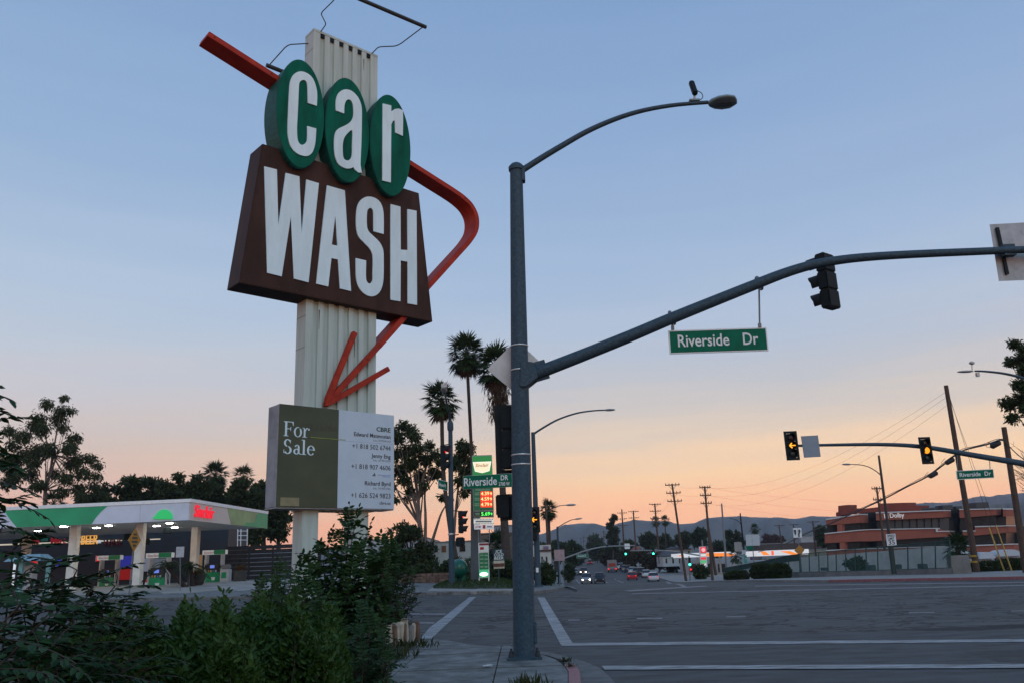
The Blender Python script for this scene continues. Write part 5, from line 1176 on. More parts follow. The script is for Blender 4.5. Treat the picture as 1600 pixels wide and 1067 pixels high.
# mast arms over the far street
YM = 150
fm = thing('signal_pole', at(884, 905, YM), 'far mast arm signal pole rising beside the left sidewalk, with green blade', 'traffic pole')
MB().tube([at(882, 906, YM), at(879, 800 + 62, YM)], [.2, .15], 10).build('pole', STEEL2, fm)
MB().tube([at(x, y, YM) for x, y in ((880.5, 872), (895, 867), (910, 861.3), (925, 857), (940, 854), (955, 852.8), (976, 852), (992, 851.4))], [.14, .14, .13, .13, .12, .11, .1, .09], 8).build('mast_arm', mat('pale_steel', (.24, .25, .26), .6), fm)
signal_head('traffic_signal', at(949, 856, YM), (0, 1), 'dark rear of a traffic light on the far left mast arm', plate=True, s=1.0)
GRN = (2, 'green_signal', (.05, 1.0, .6), 6)
signal_head('traffic_signal', at(977.5, 861.5, YM + 6), (-.1, -1), 'green traffic light over the middle of the far street', lit=GRN, plate=True, s=1.05)
signal_head('traffic_signal', at(1020.6, 861, YM + 6), (-.1, -1), 'green traffic light over the right of the far street', lit=GRN, plate=True, s=1.05)
rs = thing('lane_sign', at(980, 853, YM), 'white sign on the far left mast arm end', 'sign'); slab(MB(), 976, 984, 848.5, 857, YM - .2, .05).build('plate', SWHITE, rs); slab(MB(), 976.3, 983.7, 852.8, 853.4, YM - .22, .02).build('stripe', INK, rs)
street_blade('street_name_sign', at(901, 865.5, YM - .2), at(919, 864.5, YM - .2), at(901, 871.5, YM - .2), 'tiny green street blade under the far left mast arm', [('Riverside Dr', .1, .3, .35, 1.5)], 0)
rm = thing('signal_pole', at(1103, 908, YM + 6), 'far mast arm signal pole at the right kerb of the far street', 'traffic pole')
MB().tube([at(1101, 908, YM + 6), at(1097, 843, YM + 6)], [.2, .15], 10).build('pole', STEEL2, rm); MB().tube([at(x, y, YM + 6) for x, y in ((1098.5, 868), (1080, 865), (1060, 861.5), (1040, 859.8), (1020, 859), (985, 859.8))], [.14, .13, .12, .11, .1, .08], 8).build('mast_arm', MATS['pale_steel'], rm)
street_blade('street_name_sign', at(1041, 869.5, YM + 5.8), at(1052, 869.5, YM + 5.8), at(1041, 872, YM + 5.8), 'tiny green street blade beside the pale house', [('Riverside Dr', .1, .3, .2, .9)], 0)
signal_head('traffic_signal', at(1077.5, 877, 128), (-.2, -1), 'low green traffic light beside the brown utility pole', lit=GRN, plate=False, s=1.1)
signal_head('pedestrian_signal', at(1079.5, 889, 128), (-.2, -1), 'small red hand signal low beside the brown utility pole', lit=(0, 'red_signal', (1.0, .02, .03), 3.0), plate=False, s=.9, lens_n=1, cat='pedestrian signal')
o = MB().tube([at(1078.5, 908, 128.2), at(1076.5, 868, 128.2)], .09, 8).build('signal_post', STEEL2, None); tag(o, 'slim post carrying the low green traffic light', 'post')
# utility poles
def util_pole(px0, py0, px1, py1, Y, arms, label, r=.16, armw=2.4, insul=True, m_=WOOD, rot=0.0):
    b, t_ = at(px0, py0, Y), at(px1, py1, Y); t = thing('utility_pole', b, label, 'utility pole', 'timber utility poles')
    MB().tube([b, b.lerp(t_, .5), t_], [r, r * .85, r * .68], 10).build('pole', m_, t)
    ca, sa = math.cos(rot), math.sin(rot)
    for f in arms:
        c = b.lerp(t_, f); d = Vector((ca, sa, 0)) * armw / 2
        a = MB().bar(c - d + Vector((0, -.12, 0)), c + d + Vector((0, -.12, 0)), .12, .14).build('crossarm', m_, t)
        MB().bar(c + d * .55 + Vector((0, -.12, -.03)), c + Vector((0, -.1, -.75)), .05, .05).build('brace', m_, a); MB().bar(c - d * .55 + Vector((0, -.12, -.03)), c + Vector((0, -.1, -.75)), .05, .05).build('brace', m_, a)
        if insul:
            for s_ in (-.92, -.45, .45, .92): MB().lathe(c + d * s_ + Vector((0, -.12, .06)), [(.05, 0), (.07, .06), (.05, .12), (.07, .18), (.03, .24)], 8).build('insulator', mat('insulator_brown', (.05, .03, .025), .3), a)
    return t
WIRES = []
util_pole(1072, 907, 1050, 755, 128, (.985, .9, .815), 'brown three-armed utility pole at the far right kerb', .2, 2.2)
util_pole(1113.5, 907, 1101, 759, 122, (.985, .9, .815), 'dark utility pole with short arms left of the price sign', .2, 1.6)
util_pole(1118.5, 898, 1107, 824, 124, (), 'short dark timber stub beside the taller dark pole', .22)
util_pole(1031, 880, 1023, 786, 190, (.985, .87, .75), 'three-armed utility pole beside two slim palms', .24, 2.6)
util_pole(995, 880, 989.5, 797, 230, (.98, .86), 'two-armed utility pole between the tall tree and the three-armed pole', .26, 2.8)
util_pole(976.5, 880, 971.5, 795, 245, (.93, .82, .7), 'utility pole with three arms just right of the tall slim tree', .26, 2.8)
for k, (x0, x1, yt, Y) in enumerate(((944.5, 943.5, 828, 430), (935.5, 935, 833, 480), (927.5, 927, 836, 540), (918.5, 918, 838, 600), (912.5, 912, 837, 640), (908, 907.7, 839, 690))):
    util_pole(x0, 878, x1, yt, Y, (.96, .82), 'distant utility pole, %s of the receding line beyond the tall slim tree' % ('nearest', 'second', 'third', 'fourth', 'fifth', 'last')[k], .3, 4, False)
for k, (x0, y0, x1, y1, Y) in enumerate(((1224, 868, 1217, 819, 210), (1186, 862, 1182, 826, 230), (1241.5, 850, 1240, 818, 230), (1275, 870, 1270, 813, 180))):
    util_pole(x0, y0, x1, y1, Y, (.97,), ('utility pole behind the white and orange canopy', 'utility pole top behind the blank white sign', 'utility pole top behind the curved arrow sign', 'utility pole left of the terracotta building')[k], .2, 2.6, False)
util_pole(1383, 862, 1369.5, 760, 110, (.97, .8), 'thin utility pole with short arms in front of the terracotta building', .17, 1.4)
lamp_pole('street_light', at(1163.5, 868, 120), at(1156.5, 801, 120), .13, .09, [at(1158, 819, 120), at(1154, 814, 120), at(1147, 810.5, 120), at(1139, 809, 120)], 'dark street light behind the blank white sign', .7, m_=BLACK, parts=False)
o = MB().tube([at(1136, 898, 112), at(1127.5, 786, 112)], [.15, .1], 10).build('metal_pole', STEEL2, None); tag(o, 'bare silver metal pole right of the dark utility pole', 'pole')
# orange and white fuel station far right of the street
oc = thing('far_fuel_canopy', at(1165, 880, 165), 'distant white fuel canopy with orange swoosh beyond the bushes', 'canopy')
ORS = glow('orange_swoosh', (1.0, .25, .03), .85); WLT = glow('lit_white_fascia', (.75, .77, .8), .6)
for x0, x1, y0, y1, Y in ((1060, 1151, 862.5, 869, 165), (1181, 1264, 858.5, 867, 160)):
    slab(MB(), x0, x1, y0, y1, Y, 8).build('fascia', WLT, oc)
for px in ([(1104, 863.5), (1135, 863.2), (1150, 866), (1140, 868.4), (1104, 868.6)],): MB().prism([at(x, y, 164.9) for x, y in px], (0, .05, 0)).build('swoosh', ORS, oc)
for px in ([(1188, 861), (1196, 861), (1203, 866.5), (1193, 866.5)], [(1219, 860.5), (1234, 860.3), (1250, 865.5), (1238, 866)], [(1061, 866), (1070, 868.5), (1061, 868.7)]): MB().prism([at(x, y, 159.9) for x, y in px], (0, .05, 0)).build('swoosh', ORS, oc)
slab(MB(), 1205.5, 1209, 860, 866.5, 159.8, .1).build('round_badge', glow('orange_red_badge', (1, .12, .05), .8), oc)
for px in (1068, 1090, 1125, 1146, 1200, 1240): slab(MB(), px, px + 2.2, 868, 900, 168, .4).build('post', mat('grey_post', (.3, .3, .3), .6), oc)
slab(MB(), 1070, 1150, 872, 895, 176, 5).build('shop_wall', mat('shop_grey', (.3, .31, .33), .7), oc)
for x0, x1 in ((1078, 1088), (1098, 1112), (1122, 1136)): slab(MB(), x0, x1, 880, 893, 175.9, .06).build('shop_window', GLASSD, oc)
p2 = thing('price_sign', at(1099, 903, 150), 'distant red and white price sign beside the dark utility pole', 'price sign')
slab(MB(), 1093.8, 1104.3, 853, 889, 150, .3).build('frame', SWHITE, p2); slab(MB(), 1094.5, 1103.6, 854, 863, 149.9, .05).build('head_panel', glow('red_price_head', (.9, .05, .06), .6), p2); shape('badge', [[(.33 * math.cos(a), .33 * math.sin(a)) for a in np.linspace(0, 6.1, 18)]], .05, at(1099, 858.5, 149.8), RX, UP, glow('pink_badge', (1, .5, .5), .7), p2)
for k, y in enumerate((865, 870, 875, 880)): slab(MB(), 1095, 1103.3, y, y + 3.4, 149.9, .05).build('price_row', (glow('white_row', (.85, .85, .8), .6), glow('red_row', (.9, .05, .05), .7), glow('green_row', (.1, .7, .2), .5), glow('white_row', (.85, .85, .8), .6))[k], p2)
slab(MB(), 1098, 1100, 889, 905, 150, .3).build('post', STEEL2, p2)
# houses and roofs in the distance
ROOFR = mat('terracotta_roof', (.2, .06, .04), .8, 0, .2, 1); ROOFG = mat('grey_shingle', (.07, .07, .08), .9, 0, .2, 1); HW = mat('house_white', (.42, .42, .42), .8)
def house(x0, x1, ye, yb, yr, Y, label, wm, rm, d=9):
    t = thing('house', at((x0 + x1) / 2, yb, Y), label, 'house'); slab(MB(), x0, x1, ye, yb, Y, d).build('wall', wm, t)
    a, b = at(x0 - 1, ye, Y - .5), at(x1 + 1, ye, Y - .5); h = at(x0, yr, Y).z - at(x0, ye, Y).z
    MB().add([a, b, b + Vector((0, d + 1, 0)), a + Vector((0, d + 1, 0)), a + Vector((1, d / 2, h)), b + Vector((-1, d / 2, h))], [(0, 1, 5, 4), (2, 3, 4, 5), (1, 2, 5), (3, 0, 4), (0, 3, 2, 1)]).build('roof', rm, t)
    n_ = max(2, int((x1 - x0) / 9))
    for k in range(n_):
        x = x0 + (x1 - x0) * (k + .5) / n_; slab(MB(), x - 1.3, x + 1.3, ye + (yb - ye) * .25, ye + (yb - ye) * .7, Y - .06, .1).build('window', GLASSD, t)
house(1036, 1078, 868, 884, 859, 185, 'pale house with grey roof right of the green lights', HW, ROOFG)
house(990, 1006, 862, 872, 852, 250, 'small house with red tiled roof behind the street trees', mat('house_tan', (.25, .2, .16), .8), ROOFR)
house(1048, 1082, 857, 870, 853, 260, 'wide pale house top behind the grey roof', mat('house_cream', (.36, .33, .28), .8), ROOFG)
for k, (x0, x1, y0, y1, Y, c, lb) in enumerate(((1186, 1292, 848, 872, 240, (.07, .05, .045), 'long low dark-roofed building behind the orange canopy'), (1262, 1300, 858, 880, 200, (.3, .25, .18), 'tan box building left of the terracotta block'), (1252, 1275, 838, 850, 330, (.3, .3, .32), 'small pale building on the rise behind the arrow sign'), (1190, 1240, 862, 872, 220, (.2, .21, .23), 'grey low block directly above the orange canopy'))):
    block('low_building', (x0, x1, y0, y1), Y, 10, mat('far_wall_%d' % k, c, .8, 0, .15, .3), lb)
# wires
def wire(a, b, sag, r, label, cat='cable', n_=14):
    a, b = Vector(a), Vector(b); pts = [a.lerp(b, i / n_) - UP * (sag * 4 * (i / n_) * (1 - i / n_)) for i in range(n_ + 1)]
    o = MB().tube(pts, r, 5).build('overhead_wire', WIRE, None); tag(o, label, cat, 'overhead wires')
THIN = .004
for k, (x0, y0, Y0, x1, y1, Y1, sag) in enumerate(((1051, 757, 128, 1101, 761, 122, .3), (1052, 770, 128, 1102, 773, 122, .3), (1054, 783, 128, 1104, 786, 122, .3), (1023, 788, 190, 1050, 757, 128, 1.2), (1024, 800, 190, 1052, 770, 128, 1.2),
      (1101, 761, 122, 1478, 612, 58, 2.2), (1102, 773, 122, 1479, 620, 58, 2.4), (1104, 786, 122, 1481, 632, 58, 2.6), (1101, 761, 122, 1600, 772, 160, 2.0), (1102, 773, 122, 1600, 790, 160, 2.0), (1104, 786, 122, 1600, 806, 160, 2.0))):
    wire(at(x0, y0, Y0), at(x1, y1, Y1), sag, .0025 + .00004 * max(Y0, Y1), 'thin overhead wire, ' + ('top span between the two right kerb poles', 'middle span between the two right kerb poles', 'lowest span between the two right kerb poles', 'upper span back to the palm side pole', 'lower span back to the palm side pole', 'top wire sweeping up to the tall right utility pole', 'second wire sweeping up to the tall right utility pole', 'third wire sweeping up to the tall right utility pole', 'upper level wire crossing towards the right edge', 'middle level wire crossing towards the right edge', 'lower level wire crossing towards the right edge', 'wire from the orange canopy pole up to the tall right pole', 'wire from beside the terracotta block to the tall right pole')[k], 'wire')
# ================================================================ right side: mast arm, fence, terracotta offices
YR = 34.0
rp = thing('signal_pole', Vector((at(1700, 735, YR).x, YR, 0)), 'curved mast arm reaching in from the right frame edge', 'traffic pole')
bx_ = at(1760, 735, YR)
MB().tube([Vector((bx_.x, YR, 0)), Vector((bx_.x, YR, bx_.z + .5))], [.2, .16], 16).build('pole', STEEL2, rp)
mpts = [(1760, 752), (1700, 743), (1600, 724), (1550, 715.5), (1500, 707), (1460, 700), (1420, 695.5), (1370, 693.8), (1300, 694.6), (1240, 696)]
MB().tube([Vector(q) for q in loop2d([tuple(at(x, y, YR)) for x, y in mpts], False, 3)], [.15 - .1 * i / 27 for i in range(28)], 14).build('mast_arm', STEEL, rp)
la_ = [at(1760, 735, YR), at(1700, 640, YR), at(1640, 605, YR), at(1600, 591, YR), at(1570, 583.5, YR), at(1540, 580, YR), at(1523, 579.5, YR)]
MB().tube([Vector(q) for q in loop2d([tuple(p) for p in la_], False, 4)], [.08 - .045 * i / 24 for i in range(25)], 10).build('light_arm', STEEL, rp)
lc = at(1508, 580.3, YR)
MB().add([lc + Vector((x * .34, .14 * w_ * math.cos(a), .05 * w_ * math.sin(a))) for x, w_ in ((-1, .15), (-.7, .7), (-.1, 1), (.6, .9), (1, .3)) for a in np.linspace(0, 2 * math.pi, 10, endpoint=False)], [(i * 10 + k, i * 10 + (k + 1) % 10, i * 10 + 10 + (k + 1) % 10, i * 10 + 10 + k) for i in range(4) for k in range(10)] + [tuple(range(10)), tuple(range(40, 50))], True).build('luminaire', MATS['luminaire_pale'], rp)
MB().tube([at(1519, 578, YR), at(1518.5, 570, YR)], .018, 6).build('camera_stem', ALU, rp); MB().box(at(1518.5, 567, YR), (.16, .2, .1), Matrix.Rotation(R_(20), 3, 'Y')).build('camera', ALU, rp, .02); MB().box(at(1527.5, 585, YR), (.12, .12, .16)).build('camera_box', ALU, rp)
signal_head('traffic_signal', at(1236.3, 696, YR - .2), (0, -1), 'black traffic light with lit amber arrow at the mast arm tip', lit=(1, 'amber_arrow', (1.0, .36, .02), 1.8), arrow=True, plate=True, s=.93)
signal_head('traffic_signal', at(1446, 703.5, YR - .2), (.05, -1), 'traffic light with round amber lamp lit on the right mast arm', lit=(1, 'amber_signal', (1.0, .3, .015), 1.5), plate=True, s=.86)
q = thing('lane_sign', at(1266.5, 697, YR), 'plain pale blue grey sign panel beside the amber arrow light', 'sign')
MB().prism([at(1251.5, 681, YR - .12), at(1278, 679.5, YR - .12), at(1282.5, 713, YR - .12), at(1256.5, 714.5, YR - .12)], (0, .02, 0)).build('plate', mat('blue_grey_panel', (.2, .25, .31), .5, 0, .05), q)
MB().box(at(1266, 695, YR - .06), (.3, .1, .1)).build('bracket', STEEL, q)
TL, TR, BL = at(1494, 735, YR - .1), at(1552, 732, YR - .1), at(1495.5, 749, YR - .1); W_ = (TR - TL).length; H_ = (TL - BL).length
ss = street_blade('street_name_sign', TL, TR, BL, 'green Riverside Dr sign hanging from the right mast arm', [('Riverside', .08, .3, H_ * .45, W_ * .56), ('Dr', .75, .3, H_ * .45, W_ * .17)], 0)
for x, y0, y1 in ((1496.5, 735, 708), (1547, 732, 717)): MB().tube([at(x, y0, YR - .1), at(x - 1, y1, YR)], .016, 6).build('hanger_rod', STEEL2, ss)
# timber poles and the cable bundle
UP1 = util_pole(1527, 896, 1478, 602, 58, (), 'tall thick timber utility pole right of the amber light', .21)
UP2 = util_pole(1606, 905, 1568.5, 667, 50, (), 'timber utility pole cut by the right frame edge', .21)
for y in (868, 877): MB().lathe(at(1521 + (y - 868) * .16, y, 58), [(.225, -.06), (.23, 0), (.225, .06)], 14).build('yellow_band', mat('yellow_band', (.4, .24, .02), .6), UP1)
cb = thing('cable_bundle', at(1440, 735, 60), 'thick drooping bundle of black cables with splice cases', 'cable')
bun = [(1185, 862, 150), (1225, 850, 120), (1260, 833, 90), (1294, 819, 80), (1356, 790.5, 66), (1386, 776.5, 63), (1415, 761, 61), (1447, 745, 59.5), (1473, 726.5, 58.5), (1491.5, 711.5, 57.5), (1507, 702.5, 56), (1543, 693.5, 53), (1562, 687, 51), (1571, 689, 50)]
pb_ = [Vector(q) for q in loop2d([tuple(at(*q)) for q in bun], False, 4)]
MB().tube(pb_, .05, 8).build('main_cable', WIRE, cb); MB().tube([p + Vector((0, 0, .09 + .03 * math.sin(i))) for i, p in enumerate(pb_)], .02, 6).build('lashing_cable', WIRE, cb)
for x, y, Y in ((1458, 741, 59), (1484, 720, 58), (1555.5, 694, 51.5)):
    p = at(x, y, Y); MB().tube([p + Vector((-.32, 0, -.14)), p + Vector((-.24, 0, -.11)), p + Vector((.24, 0, .11)), p + Vector((.32, 0, .14))], [.08, .17, .17, .08], 12).build('splice_case', WIRE, cb)
    MB().tube([Vector(q_) for q_ in loop2d([tuple(p + Vector((-.3, 0, .2))), tuple(p + Vector((-.6, 0, -.1))), tuple(p + Vector((-.25, 0, -.2)))], False, 5)], .015, 5).build('loop_cable', WIRE, cb)
wire(at(1571, 690, 50), at(1640, 720, 45), .6, .03, 'sagging cable leaving the right timber pole towards the frame edge')
for k, (x0, y0, x1, y1) in enumerate(((1479, 604, 1545, 822), (1480, 612, 1556, 820))):
    wire(at(x0, y0, 58), at(x1 + 26, y1 + 75, 56), 0, .012, 'taut guy wire of the tall timber pole, ' + ('left one' if k == 0 else 'right one'), 'wire')
    o = MB().tube([at(x1, y1, 57.2), at(x1 + 26, y1 + 75, 56)], .05, 8).build('guy_guard', mat('guy_guard_yellow', (.45, .27, .04), .6), None); tag(o, 'yellow plastic guy wire guard beside the tall timber pole, ' + ('left one' if k == 0 else 'right one'), 'guy guard')
# lamp pole with speed limit
sp_ = lamp_pole('street_light', at(1397, 896, 57), at(1373, 711, 57), .12, .07, [at(1376.5, 742, 57), at(1368, 735, 57), at(1356, 728.5, 57), at(1342, 725.5, 57), at(1328, 725, 57)], 'thin dark street light carrying the speed limit sign', .6, m_=mat('dark_bronze', (.03, .025, .025), .6), parts=False)
MB().tube([at(1389.5, 838, 56.9), at(1397, 896, 56.9)], .17, 10).build('pole_base', mat('dark_green_pole', (.012, .035, .03), .6), sp_)
sl_ = thing('speed_limit_sign', at(1392, 843, 56.6), 'white SPEED LIMIT 35 sign on the dark street light pole', 'sign')
cs = [(1384.2, 834), (1399, 833), (1401.2, 851), (1386.4, 852)]; TLs, BLs = at(*cs[0], 56.6), at(*cs[3], 56.6)
MB().prism([at(x, y, 56.6) for x, y in cs], (0, .03, 0)).build('plate', SWHITE, sl_); Us = (at(*cs[1], 56.6) - TLs); Hs = TLs - BLs
for s_, f, h, wd in (('SPEED', .74, .17, .52), ('LIMIT', .5, .17, .46), ('35', .08, .33, .44)): text(s_, BLs + Us * .5 + Hs * f + Vector((.0, -.01, 0)), Us, Hs, h * .85, INK, sl_, wd * .95, 'CENTER', .01, bold=.008)
# green fence on its wall, receding
gfn = thing('green_chain_fence', at(1310, 895, 66), 'long green chain fence on a concrete wall across the right of the street', 'fence')
GP = mat('fence_green_paint', (.012, .055, .048), .6)
def mesh_mat():
    m = bpy.data.materials.new('chain_mesh'); m.use_nodes = True; t = m.node_tree; n = t.nodes; b = n['Principled BSDF']; b.inputs['Base Color'].default_value = (.015, .075, .065, 1); b.inputs['Roughness'].default_value = .7
    tr = n.new('ShaderNodeBsdfTransparent'); ms = n.new('ShaderNodeMixShader'); ms.inputs[0].default_value = .24
    t.links.new(tr.outputs[0], ms.inputs[1]); t.links.new(b.outputs[0], ms.inputs[2]); t.links.new(ms.outputs[0], n['Material Output'].inputs['Surface']); return m
MESHM = mesh_mat()
fx = [1130, 1160, 1190, 1212, 1232, 1249, 1264, 1279, 1293, 1306, 1321, 1336, 1353, 1371, 1395, 1418, 1440, 1461, 1484]
def f_top(x): return float(np.interp(x, [1130, 1190, 1235, 1330, 1484], [886.5, 876, 866, 857, 843.5]))
def f_bot(x): return float(np.interp(x, [1130, 1235, 1330, 1484], [904.5, 893.5, 891.5, 886.5]))
def f_Y(x): return float(1 / np.interp(x, [1130, 1484], [1 / 88., 1 / 54.]))
for i, x in enumerate(fx):
    MB().tube([at(x + .9, f_bot(x) + .6, f_Y(x)), at(x, f_top(x), f_Y(x))], .045, 8).build('post', GP, gfn)
    if i + 1 < len(fx):
        x2 = fx[i + 1]; a, b, c, d = at(x, f_top(x) + .4, f_Y(x)), at(x2, f_top(x2) + .4, f_Y(x2)), at(x2 + .9, f_bot(x2), f_Y(x2)), at(x + .9, f_bot(x), f_Y(x))
        MB().prism([a, b, c, d], (.0, .004, 0)).build('mesh_panel', MESHM, gfn); MB().tube([a, b], .03, 6).build('top_rail', GP, gfn); MB().tube([c, d], .03, 6).build('bottom_rail', GP, gfn)
        m1, m2 = a.lerp(d, .38), b.lerp(c, .38)
        MB().prism([a + Vector((0, .02, 0)), b + Vector((0, .02, 0)), m2 + Vector((0, .02, 0)), m1 + Vector((0, .02, 0))], (0, .006, 0)).build('screen_panel', mat('green_windscreen', (.016, .06, .052), .8, 0, .2, 2), gfn) if x < 1235 else None
wl = thing('channel_wall', at(1360, 898, 60), 'low concrete wall with kerb top under the green chain fence', 'wall')
for i in range(4, len(fx) - 1):
    x, x2 = fx[i], fx[i + 1]; A = [at(x + 1, f_bot(x) + .3, f_Y(x)), at(x2 + .9, f_bot(x2) + .3, f_Y(x2))]; Bz = [gz(p.x, p.y) + .1 for p in A]
    MB().prism([A[0] + Vector((0, -.12, 0)), A[1] + Vector((0, -.12, 0)), Vector((A[1].x, A[1].y - .12, Bz[1])), Vector((A[0].x, A[0].y - .12, Bz[0]))], (0, .26, 0)).build('wall_panel', mat('fence_wall_concrete', (.2, .195, .185), .85, 0, .2, .7), wl)
A0, A1 = at(1486, 870, 54), at(1508, 894, 55)
MB().box(((A0.x + A1.x) / 2, 54.4, (A0.z + .1) / 2), (abs(A1.x - A0.x), .5, A0.z + .1)).build('end_pier', MATS['fence_wall_concrete'], wl, .03)
# pale channel wall behind the fence
bw = thing('pale_wall', at(1370, 890, 95), 'long pale wall of boards behind the green chain fence', 'wall')
pw = [at(1228, 872, 120), at(1500, 851, 88)]
for k in range(14):
    a, b = pw[0].lerp(pw[1], k / 14), pw[0].lerp(pw[1], (k + .985) / 14); z0 = -1.6
    MB().prism([a, b, Vector((b.x, b.y, z0)), Vector((a.x, a.y, z0))], (.03, .12, 0)).build('board', mat('pale_board', (.5, .55, .53), .8, 0, .1, .7), bw)
for k, (x0, x1, y0, y1) in enumerate(((1359, 1369, 882, 890), (1401.5, 1409.5, 881, 888), (1440, 1450, 880, 888), (1287, 1295, 886, 891))):
    o = slab(MB(), x0, x1, y0, y1, 72, .8).build('bin_box', mat('bin_dark_teal', (.012, .04, .05), .6), None, .04); tag(o, 'small dark bin behind the green chain fence, %s along it' % ('second', 'third', 'last', 'first')[k], 'bin', 'bins behind the fence')
# median signs
def post_sign(name, px, Y, m_, label, post=None, back=False):
    t = thing(name, at(post[0] if post else px[0][0], post[3] if post else px[2][1], Y), label, 'sign')
    MB().prism([at(x, y, Y) for x, y in px], (0, .02, 0)).build('plate', m_, t)
    if post: MB().tube([at(post[0], post[1], Y + .04), at(post[2], post[3], Y + .04)], .045, 8).build('post', STEEL2, t)
    return t
RC = lambda x0, x1, y0, y1, k=0.4: [(x0, y0), (x1, y0 - k), (x1 + 1, y1 - k), (x0 + 1, y1)]
post_sign('blank_sign', RC(1165, 1186.5, 834.5, 852), 88, mat('pale_sign_back', (.42, .46, .5), .5, .1), 'large blank pale sign on a post above the round bush', (1174.5, 833, 1180, 903))
post_sign('exit_sign', RC(1166, 1176.5, 852.5, 858.5), 87.9, SGREEN, 'small green sign tucked under the large blank pale sign')
post_sign('blank_sign', RC(1147, 1158.5, 846.5, 861), 86, mat('grey_sign_back', (.25, .25, .25), .5, .3), 'smaller grey sign rear left of the large blank sign', (1153, 845, 1158, 900))
post_sign('route_sign', RC(1159, 1165, 859, 865), 86, mat('pale_sign_back', (.42, .46, .5)), 'tiny pale sign above two teal badges', (1162, 858, 1167, 900))
b_ = post_sign('route_sign', RC(1161, 1166.5, 867, 871.5), 86, mat('teal_badge', (.03, .25, .2), .5), 'pair of small teal route badges on a post'); MB().prism([at(x, y, 86) for x, y in RC(1161.5, 1167, 873, 879.5)], (0, .02, 0)).build('lower_badge', MATS['teal_badge'], b_)
ar = post_sign('arrow_sign', RC(1239, 1252, 824.5, 839.5), 74, SWHITE, 'white sign with black curved arrow and block arrow on a tall post', (1246, 824, 1252, 900))
for lp in ([(-.3, .28), (-.08, .28), (-.1, .0), (-.18, -.22), (-.26, -.02)], [(.18, .33), (.34, .12), (.24, .12), (.24, .0), (.16, -.12), (.16, -.33), (.06, -.33), (.06, -.06), (.13, .06), (.13, .12), (.04, .12)]): shape('arrow', [lp], .01, at(1246, 832, 73.97), RX, UP, INK, ar)
yd2 = thing('warning_sign', at(1250, 859, 73.5), 'weathered orange yellow diamond sign below the arrow sign', 'sign'); MB().prism([at(x, y, 73.5) for x, y in ((1241, 859.5), (1249, 851), (1257.3, 858), (1250.5, 868))], (0, .02, 0)).build('plate', mat('orange_yellow', (.4, .17, .015), .5), yd2); MB().tube([at(1250.5, 868, 73.55), at(1253, 899, 73.55)], .05, 8).build('post', STEEL2, yd2)
# terracotta office block, three storeys of bands
ob = thing('office_building', at(1430, 875, 160), 'three-storey terracotta office block with dark bands of glass and white lettering', 'building')
TC = mat('terracotta_render', (.26, .07, .042), .8, 0, .1, .25); TC2 = mat('terracotta_roofworks', (.2, .035, .022), .8, 0, .1, .3); OW = mat('white_coping', (.5, .5, .5), .7); GB = mat('office_glass', (.008, .011, .014), .35, 0, .3, .8, spec=.2)
YO = 160
def seg(nm, pts, y0s, y1s, m_, Y=YO, d=3, par=ob):          # a run of wall between two view columns
    for i in range(len(pts) - 1):
        (xa_, ya0, ya1), (xb_, yb0, yb1) = pts[i], pts[i + 1]
        MB().prism([at(xa_, ya0, Y), at(xb_, yb0, Y), at(xb_ + .3, yb1, Y), at(xa_ + .3, ya1, Y)], at((xa_ + xb_) / 2 + 14, ya0, Y + d) - at((xa_ + xb_) / 2, ya0, Y)).build(nm, m_, par)
# glass core first, then proud bands
seg('glass_wall', [(1292, 810, 880), (1344, 802, 880)], 0, 0, GB, YO + 1, 14); seg('glass_wall', [(1344, 800.5, 880), (1370, 799, 880)], 0, 0, GB, YO + 3, 12); seg('glass_wall', [(1370, 801, 880), (1476, 797, 880)], 0, 0, GB, YO + 1, 14); seg('glass_wall', [(1476, 795, 880), (1500, 794.5, 880)], 0, 0, GB, YO + 2.5, 12); seg('glass_wall', [(1500, 799, 878), (1556, 796, 876)], 0, 0, GB, YO + 1, 14); seg('glass_wall', [(1556, 793, 870), (1572, 794, 870)], 0, 0, GB, YO + 2, 10)
seg('upper_band', [(1290.5, 812, 820), (1343, 803.5, 816)], 0, 0, TC); seg('upper_band', [(1368.5, 801.5, 812.5), (1475, 797.5, 807.5)], 0, 0, TC); seg('upper_band', [(1499, 796, 808.5), (1555, 795, 804)], 0, 0, TC); seg('upper_band', [(1567, 795.5, 806), (1572, 795.5, 806)], 0, 0, TC)
seg('coping', [(1290, 810, 812), (1343, 802, 803.5)], 0, 0, OW, YO - .3, 3.4); seg('coping', [(1368, 799.5, 801.5), (1475, 796, 797.5)], 0, 0, OW, YO - .3, 3.4); seg('coping', [(1498.5, 794.5, 796), (1555, 793.5, 795)], 0, 0, OW, YO - .3, 3.4); seg('coping', [(1566.5, 793.5, 795.5), (1572, 794, 795.5)], 0, 0, OW, YO - .3, 3.4)
seg('pier', [(1308, 818, 832), (1315, 817, 831)], 0, 0, TC); seg('pier', [(1312, 846, 858), (1319, 845.5, 857)], 0, 0, TC)
seg('middle_band', [(1288.5, 834, 848), (1341, 828.5, 845)], 0, 0, TC); seg('middle_band', [(1341, 828.5, 845), (1359, 827, 845), (1463, 825.5, 838.5), (1480, 830, 838)], 0, 0, TC); seg('middle_band', [(1504, 830, 836), (1523, 829.5, 836)], 0, 0, TC); seg('middle_band', [(1523, 823, 836), (1576, 821, 831)], 0, 0, TC)
